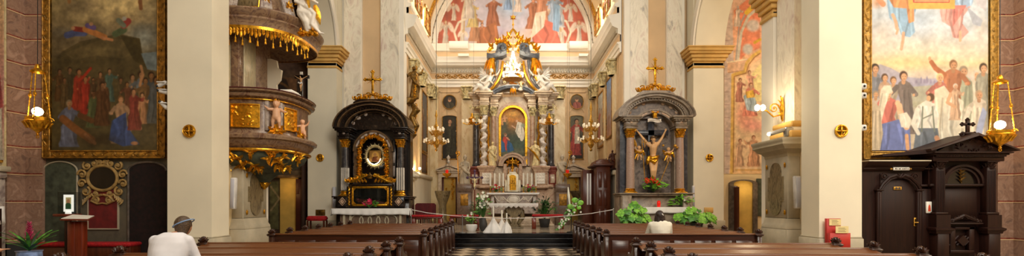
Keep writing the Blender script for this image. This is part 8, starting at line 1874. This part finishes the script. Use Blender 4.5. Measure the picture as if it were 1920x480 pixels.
m = MB(); m.loft([[(c_-.33, Yq+.28, zt+.095), (c_+.11, Yq+.37, zt+.065), (c_+.35, Yq-.09, zt+.006), (c_-.19, Yq-.18, zt+.015)], [(c_-.33, Yq+.28, zt+.105), (c_+.11, Yq+.37, zt+.075), (c_+.35, Yq-.09, zt+.016), (c_-.19, Yq-.18, zt+.025)]]); single('paper_sheet', 'open white sheet lying on the lectern', 'paper', m, 'paper')
Yq = 12.5; t = thing('picture_stand', 'dark glass-backed stand with a wooden ledge behind the lectern', 'stand', (X(125, Yq), Yq, 0)); m = MB(); m.box(X(105, Yq), Yq-.1, Z(406, Yq), X(147, Yq), Yq+.12, Z(401, Yq), .01); part('ledge', m, 'wood_lectern', t)
m = MB(); m.box(X(104, Yq), Yq+.06, Z(401, Yq), X(146, Yq), Yq+.08, Z(360, Yq)); part('back_panel', m, 'dark_glass', t); m = MB(); m.box(X(120, Yq), Yq, 0, X(130, Yq), Yq+.08, Z(406, Yq), .01); m.box(X(108, Yq), Yq-.2, 0, X(142, Yq), Yq+.25, .05, .01); part('post', m, 'wood_dark', t)
t = thing('lit_portrait', 'small bright portrait of a figure in green on a white sheet', 'picture', (X(126, Yq), Yq, Z(400, Yq))); m = MB(); m.box(X(117, Yq), Yq+.03, Z(397, Yq), X(135.5, Yq), Yq+.045, Z(365, Yq)); m.box(X(122, Yq), Yq-.0, Z(401, Yq)-.001, X(131, Yq), Yq+.05, Z(397, Yq)); part('lit_sheet', m, 'screen_white', t)
for nm, mt, geo in (('green_robe', 'portrait_green', [(121.5, 392), (121.5, 383), (124, 380.5), (128.5, 380.5), (131.5, 383), (131.5, 392)]), ('yellow_ground', 'portrait_yellow', [(121.5, 382), (121.5, 370), (131.5, 370), (131.5, 382)]), ('face', 'skin', [(124, 381), (123.7, 376), (125, 373.5), (128, 373.5), (129.3, 376), (129, 381)])):
    m = MB(); off = {'green_robe': .012, 'yellow_ground': .004, 'face': .008}[nm]; m.prism([(X(a, Yq), Z(b_, Yq)) for a, b_ in geo], Yq+.03-off, Yq+.029); part(nm, m, mt, t)
# bromeliad in a blue and white pot
Yq = 9.6; c = V(X(55, Yq), Yq, 0); zt = Z(470, Yq); t = thing('potted_plant', 'bromeliad with a dark pink flower spike in a blue and white pot', 'plant', tuple(c)); m = MB(); m.lathe([(.14, zt-.3), (.2, zt-.18), (.19, zt-.02), (.21, zt)], (c.x, c.y, 0), 20); part('pot', m, 'pot_blue', t); m = MB(); m.box(c.x-.3, c.y-.25, 0, c.x+.3, c.y+.3, zt-.3, .02); single('plant_stool', 'low dark wooden stool under the bromeliad pot', 'stool', m, 'wood_dark')
for i in range(22):
    a = 2*PI*i/22+.1*i; m = MB(); L = .42+.1*(i % 3); m.leaf(c+V(0, 0, zt), (math.cos(a), math.sin(a), .9+.5*(i % 3)), (-math.cos(a)*.8, -math.sin(a)*.8, 1), L, .035, .006, -.35); part('leaf', m, 'leaf_dark' if i % 2 else 'leaf_green', t)
m = MB(); zf = zt+.18; m.tube([c+V(0, 0, zt), c+V(0, 0, zf)], .012, 5)
for i in range(34): u = i/34; a = i*2.4; m.leaf(c+V(.0, 0, zf+.36*u), (math.cos(a), math.sin(a), .9), (0, 0, 1), .1*(1.1-u*.7), .022, .01, .3)
part('flower_spike', m, 'petal_magenta', t)
# cloth-covered table at the extreme edge
t = thing('side_table', 'small table with white cloth by the altarpiece pilaster', 'table', (-12.2, 11.2, 0)); zt = Z(388, 11.2); m = MB(); m.box(-12.88, 11.0, zt-.04, X(5, 11.6), 11.6, zt, .01); part('table_top', m, 'wood_dark', t)
for a in (-12.8, X(0, 11.5)-.02):
    for b_ in (11.05, 11.5): m = MB(); m.box(a-.03, b_-.03, 0, a+.03, b_+.03, zt-.04); part('leg', m, 'wood_dark', t)
m = MB(); tablecloth(m, -12.9, X(6, 11.6), 10.98, 11.62, zt+.004, .4, 3, .03); single('tablecloth', 'white cloth on the small table by the altarpiece', 'tablecloth', m, 'white_cloth', mods=solid(.008))
# ------------------------------------------------------------------ brochure stand at the console pier
Yq = 11.9; x = lambda px: X(px, Yq); z = lambda py: Z(py, Yq); t = thing('brochure_stand', 'red stepped leaflet holder with two yellow cards before the pier', 'stand', (x(1575), Yq, 0))
m = MB(); m.box(x(1556), Yq, z(470), x(1595), Yq+.1, z(437), .005); m.box(x(1556), Yq+.12, z(470), x(1583), Yq+.2, z(410), .005); m.box(x(1556), Yq, z(472), x(1595), Yq+.2, z(470)); m.box(x(1570), Yq+.05, 0, x(1580), Yq+.15, z(472)); m.box(x(1560), Yq-.05, 0, x(1590), Yq+.25, .03); part('red_holder', m, 'brochure_red', t)
for a, b_, c__, d, yy in ((1560, 411, 1582, 423, Yq+.11), (1566, 424, 1590, 437, Yq-.01)):
    m = MB(); m.box(x(a), yy-.01, z(d), x(c__), yy, z(b_)); cd = part('yellow_card', m, 'paper_yellow', t); m = MB()
    for k in range(4): m.box(x(a)+.06, yy-.013, z(d)+.03+.03*k, x(c__)-.06-.03*(k % 2), yy-.0105, z(d)+.036+.03*k)
    part('printed_lines', m, 'ink', cd)
YE = 13.27
# ------------------------------------------------------------------ confessionals
Yq = 12.75; x = lambda px: X(px, Yq); z = lambda py: Z(py, Yq)
t = thing('confessional', 'plain dark wooden confessional with a closed door and brass handle', 'confessional', (x(1686), Yq, 0))
m = MB(); m.box(x(1617), Yq+.05, 0, 10.62, YE, z(318)); part('body', m, 'wood_dark', t)
m = MB(); m.loft([[(x(1617)-e*0, Yq-e, zz), (10.62, Yq-e, zz), (10.62, YE, zz), (x(1617), YE, zz)] for e, zz in ((.0, z(320)), (.05, z(317)), (.05, z(314)), (.14, z(311)), (.18, z(307)), (.22, z(305)), (.22, z(303.5)))]); part('cornice', m, 'wood_dark_h', t)
m = MB(); m.box(x(1617), Yq-.24, z(303.6), 10.62, YE, z(301.5)); part('dusty_top', m, 'stone_grey', t)
m = MB()
for i in range(34): a = x(1640)+(x(1748)-x(1640))*i/34; m.box(a, Yq-.05, z(317.5), a+.03, Yq, z(315.5))
part('dentil_strip', m, 'wood_dark', t)
for a, b_ in ((1643, 1652), (1718, 1727)): m = MB(); m.box(x(a), Yq-.04, 0, x(b_), Yq+.06, z(356), .015); m.box(x(a)-.03, Yq-.07, z(358), x(b_)+.03, Yq+.06, z(355), .01); m.box(x(a)+.04, Yq-.055, 0, x(b_)-.04, Yq-.03, z(361), .01); part('door_jamb', m, 'wood_dark', t)
m = MB(); m.box(x(1652), Yq+.02, 0, x(1719), Yq+.055, z(325), .01); d = part('door', m, 'wood_door', t)
m = MB(); m.box(x(1722)-.1, Yq-.0, z(424), x(1722)-.05, Yq+.02, z(410), .01); m.tube([(x(1718), Yq+.01, z(417)), (x(1718), Yq-.06, z(417)), (x(1710), Yq-.06, z(417))], .012, 6); m.box(x(1714), Yq+.0, z(424), x(1719), Yq+.02, z(408), .008); part('brass_handle', m, 'gold_soft', d)
m = MB(); m.box(x(1676), Yq+.0, z(356), x(1691), Yq+.02, z(350), .005); part('brass_plate', m, 'gold_soft', d); m = MB(); m.box(x(1679), Yq-.004, z(355), x(1683), Yq+.0, z(351)); m.box(x(1684.5), Yq-.004, z(355), x(1688), Yq+.0, z(351)); part('plate_mark', m, 'ink', d)
m = MB()
for sx, px in ((1, 1647), (-1, 1723)):
    a = x(px); pts = [(a+sx*0, Yq-.05, z(355)), (a+sx*.08, Yq-.05, z(345)), (a+sx*.25, Yq-.05, z(333)), (a+sx*.42, Yq-.05, z(329)), (a+sx*.5, Yq-.05, z(333)), (a+sx*.58, Yq-.05, z(326))]; m.tube(pts, [.03, .035, .04, .04, .035, .02], 6); m.tube([(p_[0]+sx*.04, p_[1]+.01, p_[2]-.05) for p_ in pts[:4]], .02, 6); m.scroll((a+sx*.12, Yq-.03, z(331)), (sx, 0, 0), (0, 0, 1), .09, 1.4, .02, 14, 1, k=5)
part('carved_spandrel', m, 'wood_dark', t)
m = MB(); m.box(x(1671), Yq-.08, z(319.5), x(1701), Yq-.05, z(314), .004); sg = part('white_sign', m, 'paper', t); m = MB()
for k, w_ in enumerate((.05, .03, .06, .02, .05, .05, .03, .04)): m.box(x(1674)+.045*k, Yq-.084, z(318), x(1674)+.045*k+w_*.6, Yq-.08, z(316)+(.01 if k % 3 == 0 else 0))
part('sign_lettering', m, 'ink', sg); m = MB(); m.ell((x(1668), Yq-.05, z(317)), .03); m.ell((x(1704), Yq-.05, z(317)), .03); part('sign_screws', m, 'gold_dull', t)
m = MB(); m.box(x(1727), Yq, z(350), x(1757), Yq+.06, z(346), .01); m.box(x(1730), Yq+.02, z(478), x(1755), Yq+.05, z(354), .01); part('side_panel', m, 'wood_dark', t)
m = MB(); m.box(x(1736), Yq-.02, z(399.5), x(1746), Yq+.02, z(378), .005); nt_ = part('notice_card', m, 'paper', t); m = MB(); m.prism([(x(1739), z(396)), (x(1744), z(396)), (x(1743), z(386)), (x(1741), z(383)), (x(1739.5), z(387))], Yq-.024, Yq-.02); part('printed_figure', m, 'petal_orange', nt_)
Yq = 12.55; t = thing('confessional', 'carved dark wooden confessional with triangular pediment and small cross', 'confessional', (x(1822), Yq, 0)); x = lambda px: X(px, Yq); z = lambda py: Z(py, Yq)
m = MB(); m.box(x(1756), Yq+.25, 0, x(1882), YE, z(288)); part('body', m, 'wood_dark', t)
for a in (1768, 1864):
    c_ = x(a); m = MB(); m.box(c_-.15, Yq-.02, 0, c_+.15, Yq+.3, z(438), .01); m.loft([[(c_-e, Yq-e+.16, zz), (c_+e, Yq-e+.16, zz), (c_+e, Yq+.3, zz), (c_-e, Yq+.3, zz)] for e, zz in ((.19, z(438)), (.2, z(434)), (.24, z(431)), (.24, z(428)), (.18, z(426)), (.18, z(403)))]); part('pedestal', m, 'wood_dark', t)
    m = MB(); m.box(c_-.12, Yq+.06, z(403), c_+.12, Yq+.3, z(314), .01)
    for k in range(5): m.cap((c_-.085+.0425*k, Yq+.06, z(398)), .014, (c_-.085+.0425*k, Yq+.06, z(320)), .014, 6)
    m.box(c_-.16, Yq+.02, z(403), c_+.16, Yq+.3, z(398), .01); part('fluted_pilaster', m, 'wood_dark', t); m = MB(); m.capital(c_, Yq+.16, z(316), z(302), .12, 8); part('capital', m, 'wood_dark', t)
m = MB(); m.box(x(1750), Yq-.0, z(302), x(1884), YE, z(290), .01); m.box(x(1746), Yq-.08, z(291), x(1888), YE, z(288), .01); m.box(x(1744), Yq-.14, z(288), x(1892), YE, z(285.5), .01); part('entablature', m, 'wood_dark_h', t)
m = MB()
for i in range(44): a = x(1752)+(x(1884)-x(1752))*i/44; m.box(a, Yq-.06, z(294), a+.03, Yq, z(291.5))
part('dentil_strip', m, 'wood_dark', t)
m = MB(); pk = (x(1823), z(251)); m.prism([(x(1756), z(285.5)), (x(1888), z(285.5)), pk], Yq+.05, YE); 
for sx, pe in ((-1, x(1735)), (1, x(1899))): m.loft([[(pe, Yq-.2, z(284)), (pe, Yq-.16, z(280)), (pe, YE, z(280)), (pe, YE, z(284))], [(pk[0], Yq-.2, z(256)), (pk[0], Yq-.16, z(250)), (pk[0], YE, z(250)), (pk[0], YE, z(256))]])
part('pediment', m, 'wood_dark_h', t)
m = MB(); m.filigree(pk[0], z(274), 1.0, .28, Yq+.0, 5, 14, .06, True, 1.0); part('pediment_carving', m, 'wood_dark', t)
m = MB(); m.loft([[(x(1672), Yq+.3, z(291)), (x(1672), YE, z(291)), (x(1672), YE, z(287)), (x(1672), Yq+.3, z(287))], [(x(1750), Yq-.1, z(288)), (x(1750), YE, z(288)), (x(1750), YE, z(279)), (x(1750), Yq-.1, z(279))]]); part('side_cornice', m, 'wood_dark_h', t)
m = MB(); zc = z(249); m.box(pk[0]-.04, Yq+.1, zc, pk[0]+.04, Yq+.16, z(224), .008); m.box(pk[0]-.13, Yq+.1, z(234), pk[0]+.13, Yq+.16, z(229), .008)
for a, b_ in ((0, z(223)), (-.14, z(231.5)), (.14, z(231.5))):
    for dx_, dz_ in ((.03, 0), (-.03, 0), (0, .03), (0, -.03)): m.ell((pk[0]+a+dx_, Yq+.13, b_+dz_), .028, .03, .028, 8, 6)
m.box(pk[0]-.12, Yq+.05, z(251.5), pk[0]+.12, Yq+.25, zc+.03, .02)
for sx in (-1, 1): m.scroll((pk[0]+sx*.16, Yq+.1, zc), (sx, 0, 0), (0, 0, 1), .07, 1.3, .02, 12, -1)
part('top_cross', m, 'wood_dark', t)
m = MB(); cc = x(1816); archband(m, cc, z(344), x(1851)-cc-.0, x(1854)-cc+.02, Yq+.12, Yq+.3, 0, 180, 24, .92); archband(m, cc, z(344), x(1845)-cc, x(1849)-cc, Yq+.16, Yq+.3, 0, 180, 24, .92); part('arch', m, 'wood_dark', t)
m = MB(); m.prism(arc(cc, z(344), x(1845)-cc, 0, 180, 24, (x(1845)-cc)*.92), Yq+.22, Yq+.25); part('arch_opening', m, 'black_paint', t)
m = MB(); m.tube([(cc+.0, Yq+.2, z(343)), (cc-.02, Yq+.2, z(312))], .016, 6)
for k in range(8): m.leaf((cc, Yq+.19, z(340-3.4*k)), ((1 if k % 2 else -1)*.7, 0, .6), (0, -1, 0), .12, .03, .02, .1)
m.box(cc-.2, Yq+.19, z(318), cc+.2, Yq+.21, z(316), .005); part('carved_cross_stem', m, 'bronze', t)
m = MB(); m.box(x(1752), Yq+.12, z(349), x(1856), Yq+.3, z(344.5), .01); m.box(x(1779), Yq+.22, z(414), x(1847), Yq+.26, z(351), .01); m.box(x(1780), Yq+.02, z(421), x(1847), Yq+.3, z(418), .015); part('screen_panel', m, 'wood_door', t)
m = MB(); c_ = x(1813)
for sx in (-1, 1):
    m.tube([(c_+sx*.42, Yq+.1, z(417)), (c_+sx*.3, Yq+.08, z(413)), (c_+sx*.15, Yq+.08, z(409)), (c_, Yq+.08, z(404))], [.02, .04, .045, .04], 6)
    for k in range(5): m.scroll((c_+sx*(.08+.08*k), Yq+.06, z(407+2*k)), (sx, 0, 0), (0, 0, 1), .05, 1.3, .016, 10, 1 if k % 2 else -1, k, k=5)
part('carved_crest', m, 'wood_dark', t)
m = MB(); zz_ = z(452)
for a, b_, c__, d in ((x(1790), z(470), x(1800), z(426)), (x(1826), z(470), x(1836), z(426)), (x(1790), z(431), x(1836), z(426)), (x(1790), z(476), x(1836), z(470))): m.box(a, Yq+.12, b_, c__, Yq+.3, d, .01)
for k in range(5): a = x(1798)+.1*k; m.tube([(a-.12, Yq+.15, zz_-.12), (a+.12, Yq+.15, zz_+.12)], .02, 4)
m.prism([(x(1813)-.14, zz_), (x(1813), zz_+.14), (x(1813)+.14, zz_), (x(1813), zz_-.14)], Yq+.1, Yq+.2); part('lozenge_panel', m, 'wood_dark', t)
# ------------------------------------------------------------------ doorways seen through the side arches
Yq = YC-.03; x = lambda px: X(px, Yq); z = lambda py: Z(py, Yq); m = MB(); x0, x1 = x(1368), x(1416); zt = z(334); cc = (x0+x1)/2; hw = (x1-x0)/2
t = thing('stone_doorway', 'arched grey stone doorway glowing yellow inside, below the chapel fresco', 'doorway', (cc, Yq, 0))
def fr(w0, w1, y0, y1): 
    m = MB(); m.box(cc-w1, y0, 0, cc-w0, y1, zt-.25); m.box(cc+w0, y0, 0, cc+w1, y1, zt-.25); archband(m, cc, zt-.25, w0, w1, y0, y1, 0, 180, 20, .3 if w0 > .4 else 1); return m
part('stone_frame', fr(hw-.14, hw+.05, Yq-.12, Yq+.02), 'frame_grey', t)
m = MB(); m.prism([(cc-hw+.14, 0), (cc+hw-.14, 0), (cc+hw-.14, zt-.25)]+arc(cc, zt-.25, hw-.14, 0, 180, 14, (hw-.14)*.3)[1:-1]+[(cc-hw+.14, zt-.25)], Yq-.02, Yq); part('yellow_passage', m, 'yellow_wall', t)
m = MB(); m.box(cc-hw+.14, Yq-.5, 0, cc-hw+.2, Yq-.02, zt-.4); m.box(cc-hw+.14, Yq-.1, 0, cc-hw+.32, Yq-.03, zt-.35, .01); part('open_door', m, 'wood_red', t)
m = MB(); x0 = x(1418); m.box(x0, Yq-.02, 1.0, x(1440), Yq, z(335)); single('marbled_panel', 'grey-green painted marble panel beside the yellow doorway', 'panel', m, 'green_stone')
t = thing('lit_doorway', 'ochre-lit doorway recess with red-brown door, behind the pulpit', 'doorway', (x(548), Yq, 0)); m = MB(); m.box(x(526), Yq-.05, 0, x(560), Yq, z(334)); part('ochre_reveal', m, 'yellow_wall', t); m = MB(); m.box(x(559), Yq-.25, 0, x(577), Yq, z(336), .01); m.box(x(560), Yq-.26, z(364), x(565), Yq-.25, z(344)); part('red_brown_door', m, 'door_brown', t)
m = MB(); m.box(x(505), Yq-.15, z(334), x(577), Yq, z(328), .02); part('lintel', m, 'bronze_wood', t); m = MB(); m.box(x(574), Yq-.5, 0, x(579), Yq, z(150), .01); part('dark_jamb', m, 'brown_wall', t)
point('doorway_lamp', (x(545), Yq-.6, 2.3), 5, .1, (1, .62, .2)); point('passage_lamp', (cc+.1, Yq-.5, 2.2), 8, .1, (1, .75, .4))
# ------------------------------------------------------------------ light and camera
aim(area('nave_fill_high', (6.5, -3, 12.5), (0,0,0), 8, 5, 1750, (1, .93, .8)), (5, 16, 4))  # added light with no window behind it, favours the confessional side
aim(area('nave_fill_overhead', (0, 4, 15), (0,0,0), 10, 6, 900), (0, 12, 0))  # added overhead light for the nave, no window there
aim(area('transept_fill', (16.5, 6, 9), (0,0,0), 4, 6, 620, (1, .92, .78)), (11, 13.4, 4))  # added to brighten the confessional-side transept, not a real window
aim(area('transept_fill_dim', (-15, 5, 9), (0,0,0), 3, 3, 12), (-11, 13.4, 4))  # added weak light for the pulpit-side transept, no window there
aim(area('chancel_window_light_a', (-4.2, 25.5, 12.2), (0,0,0), 1.4, 3.5, 200), (3, 26, 5))
aim(area('chancel_window_light_b', (4.4, 25.5, 12.2), (0,0,0), 1.4, 3.5, 380), (-3, 26, 5))
point('chandelier_light', (X(962, 24.6), 24.4, Z(130, 24.6)), 210, .4, (1, .9, .7))
point('chapel_light', (12.5, 18, 8), 500, .5, (1, .85, .62))
point('dark_chapel_lamp', (-12.5, 19, 5), 40, .3, (1, .7, .35))
w = bpy.data.worlds.new('world'); bpy.context.scene.world = w; w.use_nodes = True
bg = w.node_tree.nodes['Background']; bg.inputs[0].default_value = (1, .95, .87, 1); bg.inputs[1].default_value = .31
cam = bpy.data.cameras.new('camera'); co = bpy.data.objects.new('camera', cam); col.objects.link(co)
co.location = (0, 0, EYE); co.rotation_euler = (PI/2, 0, 0); cam.sensor_width = 36; cam.lens = 36*F/1920
cam.shift_x = (960-CX)/1920; cam.shift_y = (CY-240)/1920; cam.clip_start = .05; cam.clip_end = 200
sc = bpy.context.scene; sc.camera = co
sc.view_settings.view_transform = 'Standard'; sc.view_settings.look = 'None'; sc.view_settings.gamma = 1; sc.view_settings.exposure = .12
sc.view_settings.use_curve_mapping = False
sc.cycles.max_bounces = 6; sc.cycles.use_denoising = True
try: sc.cycles.sample_clamp_indirect = 6
except Exception: pass
